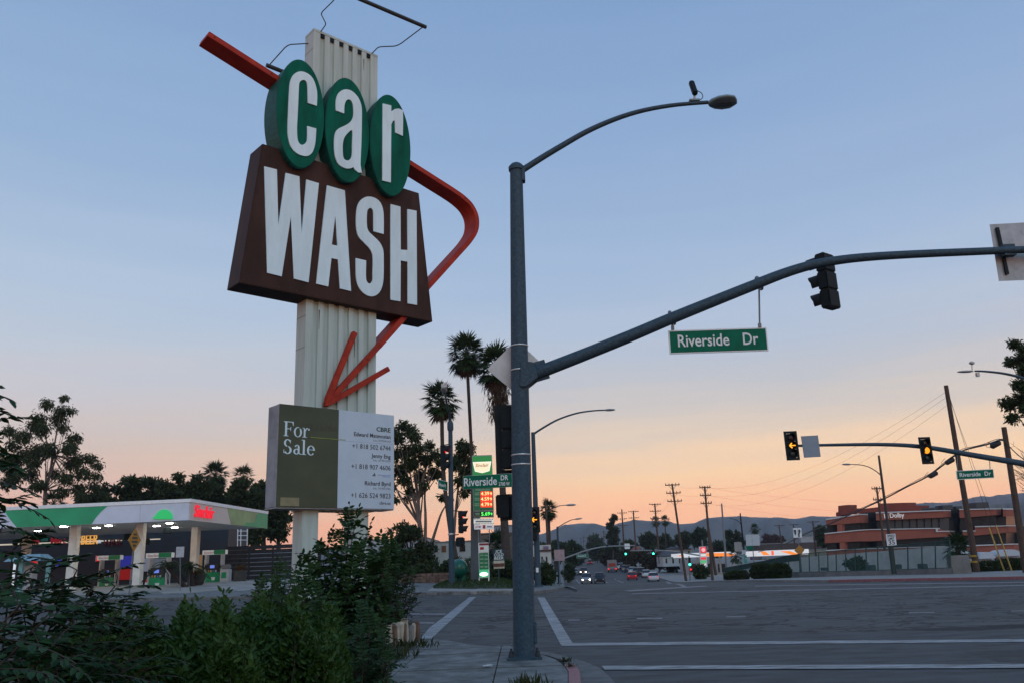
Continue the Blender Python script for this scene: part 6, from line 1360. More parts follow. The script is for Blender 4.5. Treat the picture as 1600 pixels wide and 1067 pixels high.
seg('coping', [(1288, 832.2, 834), (1341, 827, 828.5), (1359, 826, 827.2), (1463, 824, 825.5)], 0, 0, OW, YO - .3, 3.4); seg('coping', [(1462, 824, 830.5), (1464, 824, 830.5)], 0, 0, OW, YO - .32, 3.4); seg('coping', [(1464, 829, 830.5), (1480, 828.5, 830)], 0, 0, OW, YO - .3, 3.4); seg('coping', [(1504, 828, 830), (1523, 828, 829.5)], 0, 0, OW, YO - .3, 3.4); seg('coping', [(1523, 821.2, 823), (1576, 820, 821.3)], 0, 0, OW, YO - .3, 3.4)
seg('lower_band', [(1291, 860, 868), (1354, 857, 866), (1475, 853.5, 870)], 0, 0, TC); seg('coping', [(1291, 858.5, 860.2), (1354, 856, 857.2), (1475, 852.3, 853.6)], 0, 0, OW, YO - .3, 3.4); seg('lower_band', [(1510, 853, 862), (1585, 850, 862)], 0, 0, TC); seg('coping', [(1510, 851.2, 853), (1585, 848.5, 850)], 0, 0, OW, YO - .3, 3.4); seg('base_band', [(1510, 864, 873), (1588, 862.5, 870)], 0, 0, TC, YO - 2); seg('coping', [(1510, 862.6, 864.2), (1588, 861, 862.6)], 0, 0, OW, YO - 2.3, 3.4)
for pts in ([(1306, 800, 806), (1312, 799, 805)], [(1309.5, 789.5, 804), (1325, 788, 803)], [(1325, 794, 802), (1334, 793.5, 802)], [(1334, 796, 802), (1372, 791.5, 801)], [(1372, 786, 801), (1418, 784.5, 799)], [(1418, 789, 799), (1438, 789, 798)]): seg('roof_works', pts, 0, 0, TC2, YO + 5, 6)
for x0, x1, y0, y1 in ((1473, 1489, 788.5, 796), (1494, 1504, 790, 795), (1440, 1466, 792.5, 795.5), (1525, 1545, 784, 793)): slab(MB(), x0, x1, y0, y1, YO + 6, 3).build('roof_unit', mat('roof_unit_dark', (.05, .052, .055), .7), ob)
for k in range(9):                                             # mullions of the glass bands
    x = 1376 + k * 11.5; seg('mullion', [(x, 809 + .0 * k, 827), (x + .7, 809, 827)], 0, 0, mat('mullion_dark', (.03, .03, .032), .5), YO + .8, .3)
text('Dolby', at(1391, 808.3, YO - .15), at(1412, 807.2, YO) - at(1391, 808.3, YO), UP, .82, glow('office_letters', (.75, .75, .75), .35), ob, 2.65, 'LEFT', .1, bold=.006)
for s_ in (-1, 1):
    a0 = -90 if s_ > 0 else 90
    shape('logo', [[(.38 * math.cos(R_(a)) , .42 * math.sin(R_(a))) for a in np.linspace(a0, a0 + 180, 14)]], .1, at(1381.5 if s_ > 0 else 1387.8, 805.6, YO - .15), RX, UP, MATS['office_letters'], ob)
# white awnings and lot behind the timber pole
aw = thing('white_awning', at(1550, 880, 120), 'row of white curved awnings in the lot behind the tall timber pole', 'awning')
for x0, x1, y0 in ((1502, 1520, 863), (1530, 1556, 866), (1560, 1600, 862)):
    c = at((x0 + x1) / 2, y0 + 6, 120); r = abs(at(x1, y0, 120).x - at(x0, y0, 120).x) / 2
    MB().add([c + Vector((r * math.cos(a), dy, .9 * math.sin(a))) for dy in (0, 3) for a in np.linspace(0, math.pi, 12)], [(k, k + 1, 13 + k, 12 + k) for k in range(11)] + [tuple(range(12))]).build('canvas', mat('awning_white', (.45, .47, .5), .7), aw)
    slab(MB(), x0 + 1, x1 - 1, y0 + 6, y0 + 20, 121, .2).build('skirt', MATS['awning_white'], aw)
# ================================================================ vegetation
T_LEAF = np.array([(0, 0, 0), (1, 0, -.02), (.5, 0, -.06), (.28, .5, .05), (.68, .42, .04), (.28, -.5, .05), (.68, -.42, .04)])
F_LEAF = np.array([(0, 2, 3), (3, 2, 4), (4, 2, 1), (0, 5, 2), (5, 6, 2), (6, 1, 2)])
T_QUAD = np.array([(0, 0, 0), (.45, .5, .0), (1, 0, 0), (.55, -.5, 0)]); F_QUAD = np.array([(0, 1, 2, 3)])
def norm(a): return a / np.maximum(1e-9, np.linalg.norm(a, axis=-1, keepdims=True))
def leaves(name, pos, d, up, ln, wd, m_, parent, detail=True):
    """many leaves from arrays: where each starts, which way it points, its face normal, its size"""
    pos = np.asarray(pos, float); d = norm(np.asarray(d, float)); up = np.asarray(up, float)
    s_ = norm(np.cross(up, d)); u_ = np.cross(d, s_)
    T, F = (T_LEAF, F_LEAF) if detail else (T_QUAD, F_QUAD); k = len(T); n_ = len(pos)
    ln = np.broadcast_to(np.asarray(ln, float), (n_,)); wd = np.broadcast_to(np.asarray(wd, float), (n_,))
    V = pos[:, None] + d[:, None] * (T[None, :, 0:1] * ln[:, None, None]) + s_[:, None] * (T[None, :, 1:2] * wd[:, None, None]) + u_[:, None] * (T[None, :, 2:3] * ln[:, None, None])
    FF = F[None] + (np.arange(n_) * k)[:, None, None]
    o = np_mesh(name, V.reshape(-1, 3), FF.reshape(-1, F.shape[1]), m_, parent); o['kind'] = 'stuff'
    return o
def rdir(r, n_): return norm(r.normal(size=(n_, 3)))
def tree(name, label, Y, trunk, clumps, nleaf, size, m_, seed, bark=None, r0=.25, droop=.0, depth=1.0, group=None, limbs=True, asp=.45, cat='tree', shell=.5):
    """clumps: (view x, view y, radius in view units) spread in depth around Y"""
    r = np.random.default_rng(seed); bark = bark or mat('dark_bark', (.05, .042, .036), .9, 0, .3, 4, .4, 20)
    tp = [at(x, y, Y) for x, y in trunk]; t = thing(name, tp[0], label, cat, group)
    if len(tp) > 1:
        rr = [r0 * (1 - .6 * i / (len(tp) - 1)) for i in range(len(tp))]; pp = [Vector(q) for q in loop2d([tuple(p) for p in tp], False, 4)]
        MB().tube(pp, [r0 * (1 - .6 * i / (len(pp) - 1)) for i in range(len(pp))], 9).build('trunk', bark, t)
    C = []; mb = MB(); px2m = Y / FPX
    for (x, y, q) in clumps:
        c = at(x, y, Y); c.y += r.uniform(-1, 1) * depth * max(q * px2m, 1.0); C.append((np.array(c), q * px2m))
        if limbs and len(tp) > 1:
            a = tp[-1] if r.random() < .6 else tp[len(tp) // 2]; b = Vector(C[-1][0]); mid = a.lerp(b, .55) + Vector((0, 0, -.06 * (b - a).length))
            mb.tube([a, mid, b], [r0 * .28, r0 * .17, r0 * .05], 6, False)
    if limbs and len(tp) > 1: mb.build('limbs', bark, t)
    wts = np.array([q ** 2 for _, q in C]); idx = r.choice(len(C), nleaf, p=wts / wts.sum())
    cc = np.array([c for c, _ in C])[idx]; rad = np.array([q for _, q in C])[idx]
    u = rdir(r, nleaf); rr_ = shell + (1 - shell) * r.random(nleaf) ** .6; rr_ *= 1 + .22 * r.normal(size=nleaf)
    pos = cc + u * (rad * rr_)[:, None] * np.array([1, 1, .85]); d = norm(rdir(r, nleaf) + u * .4 + np.array([0, 0, -droop]))
    if droop > .5: pos[:, 2] -= r.random(nleaf) ** 2 * rad * .6
    leaves('crown', pos, d, rdir(r, nleaf) + np.array([0, 0, .6]), size * r.uniform(.6, 1.3, nleaf), size * asp * r.uniform(.7, 1.2, nleaf), m_, t, False)
    return t
def scatter(r, cx, cy, rx, ry, n_, q0, q1): return [(cx + rx * math.sqrt(a) * math.cos(b), cy + ry * math.sqrt(a) * math.sin(b), r.uniform(q0, q1)) for a, b in zip(r.random(n_), r.uniform(0, 6.28, n_))]
EUC = leafmat('eucalyptus_leaves', (.022, .036, .014), (.056, .075, .026), .6, .25, .3); DKT = leafmat('dark_tree_leaves', (.018, .031, .011), (.046, .066, .02), .6, .18, .25)
STT = leafmat('street_tree_leaves', (.035, .028, .012), (.06, .048, .02), .7, .2, .1); FGR = leafmat('far_green_leaves', (.025, .042, .016), (.055, .072, .028), .65, .2, .1)
PALM = leafmat('palm_fronds', (.016, .036, .014), (.036, .066, .02), .5, .2, .5); DEAD = leafmat('dead_fronds', (.09, .062, .04), (.05, .034, .022), .8, .1, 1)
PBARK = mat('palm_trunk', (.06, .046, .038), .9, 0, .3, 6, .5, 30, stretch=(1, 1, 4)); EBARK = mat('eucalyptus_bark', (.15, .115, .095), .8, 0, .3, 2, stretch=(2, 2, .4))
# left eucalyptus, airy
r1 = np.random.default_rng(11)
cl = [(74, 628, 9), (108, 622, 6), (100, 640, 9), (84, 648, 10), (60, 650, 11), (48, 660, 10), (115, 640, 7), (70, 668, 12), (45, 680, 12), (22, 672, 9), (14, 690, 9), (100, 665, 8), (106, 678, 10), (108, 695, 10), (85, 700, 12), (60, 700, 12), (38, 705, 12), (20, 715, 12), (120, 700, 10), (122, 715, 11), (108, 720, 10), (140, 712, 8), (146, 722, 7), (130, 735, 11), (112, 745, 11), (118, 760, 11), (105, 765, 8), (60, 720, 11), (40, 735, 10), (75, 735, 9), (30, 745, 9), (52, 755, 8), (12, 735, 10), (70, 755, 9), (140, 755, 9), (135, 775, 9), (152, 770, 8), (128, 785, 8), (0, 720, 10), (0, 750, 10), (148, 740, 7)]
tree('eucalyptus_tree', 'tall airy eucalyptus with drooping leaves behind the fuel canopy', 88, [(70, 860), (70, 800), (71, 765), (78, 740), (82, 710)], [(x_, y_, q_ * 1.1) for x_, y_, q_ in cl], 14000, .46, EUC, 1, EBARK, .24, 1.2, 1.5, asp=.28, shell=.25)
# dark row behind the station
row = [(165, 772, 22, 26), (200, 765, 22, 28), (236, 764, 24, 28), (270, 760, 22, 32), (302, 764, 22, 28), (342, 772, 26, 22), (385, 768, 30, 28), (412, 775, 24, 34), (355, 800, 30, 26), (395, 812, 26, 30), (435, 800, 22, 40)]
names = ['at the left end of the dark row', 'second in the dark row', 'third in the dark row', 'tallest rounded one in the dark row', 'just left of the bushy palm', 'below the bushy palm', 'below the right palm', 'touching the For Sale board', 'low one over the canopy corner', 'low one right of the canopy end', 'hidden one behind the For Sale board']
for k, (x, y, rx, ry) in enumerate(row):
    r_ = np.random.default_rng(40 + k)
    tree('dense_tree', 'dark dense tree behind the fuel canopy, ' + names[k], 98 + 3 * (k % 3), [(x, 860), (x, y + ry * .7)], scatter(r_, x, y + 8, rx * .85, ry * .9, 26, 5, 9), 3600, .55, DKT, 60 + k, None, .3, .2, .8, 'dark trees behind the fuel station', shell=.2)
r_ = np.random.default_rng(90); tree('dense_tree', 'dark drooping tree left of the dark row beside the eucalyptus', 94, [(140, 850), (142, 800)], scatter(r_, 140, 785, 22, 24, 22, 5, 9), 2600, .5, DKT, 91, None, .25, .8, .8, 'dark trees behind the fuel station', shell=.2)
# palms
def fan_palm(base, top, label, rad, r0, seed, nf=46, skirt=30, bend=None, name='palm_tree', lowest=-55):
    r = np.random.default_rng(seed); base, top = Vector(base), Vector(top); t = thing(name, base, label, 'palm tree', 'palms')
    mid = base.lerp(top, .5) + (Vector(bend) if bend else Vector((0, 0, 0)))
    pp = [Vector(q) for q in loop2d([tuple(base), tuple(mid), tuple(top)], False, 6)]
    MB().tube(pp, [r0 * (1.25 - .5 * min(1, i / 5)) if i < 5 else r0 * .75 for i in range(len(pp))], 10).build('trunk', PBARK, t)
    def fans(n_, e0, e1, m_, nm, scale, pet):
        P_, D_, U_, L_, W_ = [], [], [], [], []; stems = MB()
        for k in range(n_):
            az = k * 2.39996 + r.uniform(-.2, .2); el = R_(e0 + (e1 - e0) * ((k + r.random()) / n_)); pl = pet * r.uniform(.8, 1.2)
            d0 = Vector((math.cos(az) * math.cos(el), math.sin(az) * math.cos(el), math.sin(el))); tip = top + d0 * pl + Vector((0, 0, -.12 * pl * math.cos(el)))
            stems.tube([top + d0 * .05, top + d0 * pl * .5, tip], [.03, .022, .016], 4, False)
            dn = (tip - (top + d0 * pl * .5)).normalized(); sd = dn.cross(UP)
            sd = sd.normalized() if sd.length > .1 else Vector((1, 0, 0)); nn = sd.cross(dn)
            fr = rad * scale * r.uniform(.8, 1.15)
            for a in np.linspace(-105, 105, 17):
                a_ = R_(a + r.uniform(-4, 4)); e = dn * math.cos(a_) + sd * math.sin(a_) - nn * 0 + Vector((0, 0, -.25 * r.random() - .18)) * (1 if nm == 'fronds' else 2)
                P_.append(tuple(tip)); D_.append(tuple(e)); U_.append(tuple(nn + Vector((0, 0, .05)))); L_.append(fr * (1 - .25 * abs(a) / 105) * r.uniform(.85, 1.1)); W_.append(fr * .13)
        if n_:
            stems.build('stalks', m_, t); leaves(nm, P_, D_, U_, L_, W_, m_, t, False)
    fans(nf, lowest, 82, PALM, 'fronds', .62, rad * .62)
    fans(skirt, -86, lowest - 8, DEAD, 'dead_fronds', .6, rad * .5)
    return t
fan_palm(at(713.5, 885, 62), at(690, 625, 62), 'slim fan palm, shortest and leftmost of the three tall palms', 1.55, .2, 1, 44, 14, (-.35, 0, 0))
pB_ = fan_palm(at(742, 905, 64), at(729, 553, 64), 'slim fan palm, tallest of the three tall palms', 1.7, .17, 2, 46, 12, (.1, 0, 0))
fan_palm(at(793, 905, 60), at(775, 572, 60), 'thick fan palm with dead frond skirt half hidden by the near pole', 1.75, .3, 3, 50, 26, (0, 0, 0))
r_ = np.random.default_rng(33); nS = 1100
c0 = np.array(at(779, 620, 60)); zz = r_.random(nS); pos = c0 + np.stack([r_.normal(size=nS) * .36, r_.normal(size=nS) * .36, 1.5 - 3.0 * zz], 1)
leaves('skirt', pos, np.stack([r_.normal(size=nS) * .25, r_.normal(size=nS) * .25, -np.ones(nS)], 1), rdir(r_, nS), .7, .07, DEAD, bpy.data.objects['palm_tree.002'], False)
fan_palm(at(860, 885, 95), at(857, 796, 95), 'small fan palm behind the amber arrow light', 1.2, .2, 5, 36, 10)
fan_palm(at(775, 895, 70), at(777, 856, 70), 'squat fan palm over the ICE COLD BEER board', 1.4, .2, 6, 34, 0)
fan_palm(at(338, 830, 110), at(336.5, 742, 110), 'bushy palm rising above the dark row behind the canopy', 1.9, .25, 7, 46, 8)
fan_palm(at(383, 830, 112), at(380, 745, 112), 'smaller palm beside the For Sale board behind the canopy', 1.6, .25, 8, 36, 6)
fan_palm(at(56, 840, 96), at(84, 787, 96), 'low palm crown peeking over the canopy below the eucalyptus', 1.6, .25, 9, 30, 0)
fan_palm(at(1030, 870, 270), at(1024.5, 814, 270), 'far slim palm, left of the pair by the three-armed pole', 1.7, .22, 10, 30, 8)
fan_palm(at(1041, 870, 270), at(1039, 813, 270), 'far slim palm, right of the pair by the three-armed pole', 1.7, .22, 11, 30, 8)
fan_palm(at(1499, 893, 62), at(1497, 857, 62), 'squat fan palm at the end of the green chain fence', 1.2, .2, 12, 34, 10)
fan_palm(at(1150, 880, 140), at(1150, 868, 140), 'low palm beside the grey sign rear', 1.4, .2, 13, 26, 0)
fan_palm(at(1180, 870, 200), at(1179, 826, 200), 'far small palm over the blank white sign', 1.3, .2, 14, 26, 4)
def feather_palm(b, tip, label, seed, n_=26, L=1.25):
    r = np.random.default_rng(seed); b, tip = Vector(b), Vector(tip); t = thing('date_palm', b, label, 'palm tree', 'leaning pygmy palms')
    MB().tube([b, b.lerp(tip, .5) + Vector((0, 0, -.1)), tip], [.16, .13, .12], 9).build('trunk', mat('shaggy_palm_trunk', (.035, .02, .014), .95, 0, .3, 8, .8, 25), t)
    P_, D_, U_, L_ = [], [], [], []; st_ = MB()
    for k in range(n_):
        az = k * 2.39996; el = R_(r.uniform(5, 75)); d0 = Vector((math.cos(az) * math.cos(el), math.sin(az) * math.cos(el), math.sin(el))); ln_ = L * r.uniform(.8, 1.15)
        pts = [tip + d0 * (ln_ * s_) + Vector((0, 0, -.75 * ln_ * s_ * s_)) for s_ in np.linspace(0, 1, 9)]; st_.tube(pts, [.016] * 9, 4, False)
        for i in range(1, 9):
            dn = (pts[i] - pts[i - 1]).normalized(); sd = dn.cross(UP).normalized()
            for q in range(3):
                for s_ in (-1, 1): P_.append(tuple(pts[i - 1].lerp(pts[i], q / 3))); D_.append(tuple(sd * s_ + dn * .7 + Vector((0, 0, -.2)))); U_.append(tuple(UP)); L_.append(.28 * (1 - abs(i - 4.5) / 9))
    st_.build('stalks', PALM, t); leaves('fronds', P_, D_, U_, L_, .028, PALM, t, False)
feather_palm(at(301, 927, 50.5), at(262, 885, 50.5), 'leaning shaggy pygmy palm slanting left before the pump', 5)
feather_palm(at(304, 927, 51), at(298, 886, 51), 'upright shaggy pygmy palm beside the leaning one', 6, 24, 1.1)
# centre eucalyptus group
cl = [(628, 660, 10), (640, 668, 11), (622, 680, 13), (648, 680, 11), (632, 700, 15), (655, 700, 13), (668, 690, 9), (612, 705, 13), (645, 722, 14), (622, 728, 14), (665, 715, 13), (680, 708, 10), (690, 720, 9), (604, 740, 12), (632, 748, 11), (655, 740, 12), (675, 735, 11), (640, 765, 8), (665, 757, 7), (686, 738, 8), (614, 760, 9), (634, 775, 6), (618, 778, 6), (610, 670, 10), (600, 690, 12), (598, 720, 12)]
te = tree('eucalyptus_tree', 'dark multi-stemmed eucalyptus between the For Sale board and the far pole', 74, [(668, 905), (662, 865), (656, 820), (653, 780)], [(x_, y_, q_ * .82) for x_, y_, q_ in cl], 8200, .4, EUC, 21, EBARK, .3, .6, 1.4, asp=.35, shell=.25)
for path in ([(664, 870), (665, 810), (664, 770), (672, 740)], [(668, 868), (680, 830), (690, 800), (700, 785)], [(656, 825), (650, 790), (642, 762)], [(653, 782), (660, 750), (668, 722)]):
    MB().tube([Vector(q) for q in loop2d([tuple(at(x, y, 74)) for x, y in path], False, 4)], [.17 - .011 * i for i in range(13)], 7).build('stem', EBARK, te)
tree('eucalyptus_tree', 'smaller drooping eucalyptus crown behind the far pole and price pylon', 76, [(706, 880), (712, 800), (716, 760)], [(722, 695, 9), (733, 700, 8), (720, 712, 11), (735, 715, 10), (712, 725, 9), (728, 732, 11), (738, 738, 9), (720, 748, 8), (733, 755, 8), (726, 768, 6), (700, 778, 6), (692, 775, 5), (740, 725, 8)], 4200, .4, EUC, 22, EBARK, .16, .8, 1.2, asp=.35, shell=.25)
r_ = np.random.default_rng(23); tree('bushy_tree', 'dark bushy tree right of the For Sale board legs', 64, [(640, 912), (640, 870)], scatter(r_, 640, 862, 34, 36, 46, 6, 11) + [(622, 822, 7), (632, 818, 6), (645, 828, 8), (612, 830, 6)], 8000, .3, DKT, 24, None, .16, .1, 1.2, shell=.25)
for k, (x, y, rx, ry, Y, lb) in enumerate(((668, 893, 34, 16, 60, 'dark shrub mass behind the low block wall'), (715, 890, 26, 20, 62, 'dark shrub behind the green sculpture'), (790, 893, 26, 18, 58, 'dark shrub behind the ICE COLD BEER board'), (820, 893, 16, 20, 56, 'dark shrub just left of the near pole base line'), (852, 897, 14, 14, 57, 'dark shrub at the foot of the white building'), (596, 890, 30, 24, 66, 'dark shrub behind the pylon legs'))):
    r_ = np.random.default_rng(130 + k); tree('shrub', lb, Y, [(x, 916), (x, y)], scatter(r_, x, y, rx * .85, ry * .8, 30, 5, 8), 3000, .26, DKT, 140 + k, None, .06, .1, 1.0, 'shrubs at the far corner', cat='shrub', shell=.2)
# along the far street
far_t = [(870, 862, 20, 18, 215, FGR, 'left side street tree, nearest to the white building'), (893, 862, 16, 20, 235, FGR, 'left side street tree, second from the white building'), (852, 862, 14, 16, 180, FGR, 'left side street tree behind the pinkish sign'), (905, 868, 8, 12, 300, FGR, 'left side street tree, farthest one'),
         (934, 862, 16, 12, 330, FGR, 'street tree at the far bend right of the road'), (930, 850, 10, 12, 420, FGR, 'pale round tree at the far end of the street'), (955, 871, 14, 12, 270, STT, 'brown street tree above the truck'), (980, 873, 16, 14, 240, STT, 'brown street tree left of the middle green light'), (1005, 876, 18, 14, 215, STT, 'brown street tree under the middle green light'), (1030, 878, 16, 13, 195, STT, 'brown street tree beside the pale house'), (1048, 878, 10, 12, 190, DKT, 'dark street tree at the corner of the pale house'),
         (1012, 845, 13, 12, 280, FGR, 'round tree left of the far slim palms'), (1042, 846, 14, 12, 285, FGR, 'round tree under the far slim palms'), (985, 855, 12, 9, 300, FGR, 'round tree behind the red tiled roof'), (1068, 842, 9, 11, 260, FGR, 'small round tree right of the brown three-armed pole'), (1094, 840, 13, 14, 250, DKT, 'dark round tree behind the dark utility pole'), (1143, 845, 18, 18, 220, DKT, 'dark wide tree behind the silver pole'), (1122, 858, 10, 10, 230, DKT, 'dark low tree right of the distant price sign'), (1285, 838, 12, 16, 210, FGR, 'green tree at the left end of the terracotta block'), (1208, 846, 22, 8, 340, mat('rust_red_trees', (.06, .025, .018), .9), 'rusty brown trees strip behind the orange canopy'), (1598, 850, 20, 28, 175, DKT, 'dark tree beyond the right end of the terracotta block'),
         (1340, 884, 14, 11, 84, DKT, 'dark round bush seen through the green chain fence'), (1095, 893, 10, 8, 140, DKT, 'small dark shrub under the distant price sign'), (888, 892, 6, 12, 150, DKT, 'slim dark shrub on the far left sidewalk')]
for k, (x, y, rx, ry, Y, m_, lb) in enumerate(far_t):
    r_ = np.random.default_rng(200 + k); tree('street_tree', lb, Y, [(x, y + ry + 6), (x, y + ry * .3)], scatter(r_, x, y, rx * .85, ry * .85, 22, 3, 5.2), 2600, .0042 * Y, m_, 230 + k, None, .22, .1, 1.0, 'trees along the far street', shell=.25)
tree('slim_tree', 'tall slim dark tree standing alone above the far street', 262, [(958, 880), (958, 830)], [(958 + random.uniform(-7, 7) * (1 if y > 816 else .4), y, random.uniform(2, 4)) for y in np.linspace(806, 860, 34)], 3600, .8, FGR, 270, None, .3, 0, .8, shell=.25)
# right side bushes
def bush(name, px, Y, rx, ry, label, m_, n_, ls, seed):
    r = np.random.default_rng(seed); c = np.array(at(px[0], px[1], Y)); t = thing(name, at(px[0], px[1] + ry, Y), label, 'bush', 'clipped bushes'); k = Y / FPX
    u = rdir(r, n_); rr_ = .82 + .18 * r.random(n_); rr_ *= 1 + .05 * np.sin(u[:, 0] * 9 + seed) + .05 * np.sin(u[:, 2] * 11)
    pos = c + u * rr_[:, None] * np.array([rx * k, rx * k * .9, ry * k]); leaves('foliage', pos, norm(u + .9 * rdir(r, n_)), rdir(r, n_) + u, ls * r.uniform(.7, 1.2, n_), ls * .5, m_, t, False)
    MB().lathe(Vector(c) - UP * ry * k * 1.02, [(.1, 0), (.06, ry * k)], 8).build('stem', MATS['dark_bark'], t)
bush('round_bush', (1193, 893, 0)[:2], 74, 20, 12.5, 'dark round clipped bush at the corner kerb, left of the pair', DKT, 9000, .16, 1)
bush('round_bush', (1217, 893), 71, 18, 12.5, 'dark round clipped bush at the corner kerb, right of the pair', DKT, 9000, .16, 2)
bush('low_shrub', (1152, 899), 80, 18, 7, 'low grassy shrub left of the round clipped bushes', leafmat('grassy_leaves', (.03, .045, .015), (.05, .06, .02)), 5000, .2, 3)
for k, (x, y, rx, ry) in enumerate(((1520, 888, 14, 8), (1545, 886, 18, 9), (1578, 884, 20, 11), (1602, 884, 18, 12))): bush('low_shrub', (x, y), 60, rx, ry, 'low dark shrub behind the tall timber pole, %s of four' % ('first', 'second', 'third', 'last')[k], DKT, 4500, .14, 10 + k)
# tree reaching in at the right edge, and bare twigs
cl = [(1592, 535, 9), (1600, 550, 12), (1588, 562, 9), (1604, 580, 14), (1592, 600, 10), (1606, 610, 14), (1590, 625, 12), (1602, 640, 12), (1582, 652, 9), (1596, 660, 9), (1612, 560, 16), (1620, 620, 20), (1630, 580, 20), (1605, 665, 6)]
tree('leafy_tree', 'green leafy tree reaching in from the right frame edge', 42, [(1690, 900), (1680, 760), (1650, 640)], cl, 9500, .2, leafmat('broad_green_leaves', (.02, .04, .012), (.045, .07, .022)), 300, None, .25, .3, 1.0, shell=.2)
bt = thing('bare_tree', at(1640, 860, 52), 'bare twiggy branches at the right edge under the timber pole top', 'tree'); r_ = np.random.default_rng(8); mb = MB(); MB().tube([at(1640, 900, 52), at(1632, 780, 52)], [.14, .08], 8).build('trunk', MATS['dark_bark'], bt)
for k in range(34):
    a = at(1632 + r_.uniform(-4, 4), r_.uniform(740, 800), 52); b = at(r_.uniform(1576, 1612), r_.uniform(690, 770), 52 + r_.uniform(-1, 1)); mid = a.lerp(b, .5) + Vector((0, 0, .25)); mb.tube([a, mid, b], [.035, .02, .006], 5, False)
    for j in range(3): p = mid.lerp(b, r_.random()); mb.tube([p, p + Vector((r_.uniform(-.5, .1), 0, r_.uniform(-.1, .45)))], [.01, .004], 4, False)
mb.build('branches', MATS['dark_bark'], bt)

# ================================================================ the planter in front: shrubs and stone edging
bed = [xy(gr(*q, .13)) for q in ((560, 1120), (598, 1067), (612, 1040), (640, 1012), (652, 1004))]
sheet('planter_bed', [(-14, 2.0), (-.9, 2.0), (-1.05, 6.0)] + bed + [(-3.2, 19.0), (-14, 20.5)], .16, SOIL, 1.5, .0)
NAND = leafmat('dark_pinnate_leaves', (.008, .032, .011), (.02, .06, .017), .5, .12, 1.5); NAND2 = leafmat('mid_pinnate_leaves', (.009, .034, .008), (.022, .064, .012), .5, .15, 1.2)
HEDGE = leafmat('bright_hedge_leaves', (.014, .044, .008), (.044, .092, .016), .5, .2, 2.2); STEMM = mat('shrub_stem', (.04, .03, .02), .85, 0, .2, 8)
def pinnate(name, label, stems, m_, seed, ln_leaf=.32, pairs=5, leaflet=.065, gap=.13, droop=.5, start=.2, starts=None, e0=0, e1=50, etip=75, group='shrubs in the planter', asp=.42, twig=.008):
    """stems: polylines; compound leaves grow along each, drooping outward"""
    r = np.random.default_rng(seed); t = thing(name, Vector((stems[0][0].x, stems[0][0].y, .16)), label, 'shrub', group); mb = MB(); P_, D_, U_, L_ = [], [], [], []
    start0 = start
    for si, s_ in enumerate(stems):
        start = starts[si] if starts else start0
        pp = [Vector(q) for q in loop2d([tuple(p) for p in s_], False, 6)]; L = sum((pp[i + 1] - pp[i]).length for i in range(len(pp) - 1))
        mb.tube(pp, [twig * 1.6 - twig * i / len(pp) for i in range(len(pp))], 5, False)
        n_ = max(3, int(L * (1 - start) / gap)); az = r.uniform(0, 6.28)
        for k in range(n_ + 1):
            f = start + (1 - start) * k / n_; i = min(len(pp) - 2, int(f * (len(pp) - 1))); p = pp[i].lerp(pp[i + 1], f * (len(pp) - 1) - i); az += 2.2 + r.uniform(-.5, .5)
            el = R_(r.uniform(e0, e1) if k < n_ else etip); d = np.array([math.cos(az) * math.cos(el), math.sin(az) * math.cos(el), math.sin(el)]); ll = ln_leaf * r.uniform(.65, 1.2) * (1 - .25 * f); q = np.array(p); st = ll / (pairs + 1); prev = q.copy()
            pts = [Vector(q)]
            for j in range(pairs + 1):
                d = norm(d + np.array([0, 0, -droop * st * 4 * r.uniform(.6, 1.3)])); q = q + d * st; pts.append(Vector(q)); sd = np.cross(d, (0, 0, 1.)); sd = sd / max(1e-6, np.linalg.norm(sd)); nn = np.cross(sd, d)
                lf = leaflet * r.uniform(.75, 1.15) * (1.05 - .35 * abs(j / pairs - .45))
                for sg in ((-1, 1) if j < pairs else (0,)):
                    dd = d * (.55 if sg else 1) + sd * sg + np.array([0, 0, -.22]) + r.normal(size=3) * .13; P_.append(q); D_.append(dd); U_.append(nn + r.normal(size=3) * .22); L_.append(lf)
            mb.tube(pts, [.0028] * len(pts), 3, False)
    o = mb.build('stems', STEMM, t); o['kind'] = 'stuff'
    L_ = np.array(L_); leaves('foliage', P_, D_, U_, L_, L_ * asp, m_, t, True); return t
def stem_to(bx_, by_, tip, bow=.25, z0=.16):
    b = Vector((bx_, by_, z0)); tip = Vector(tip); m1 = b.lerp(tip, .5); m1.z = b.z + (tip.z - b.z) * .62; return [b, m1 + (b - tip) * 0, tip]
R3 = np.random.default_rng(77)
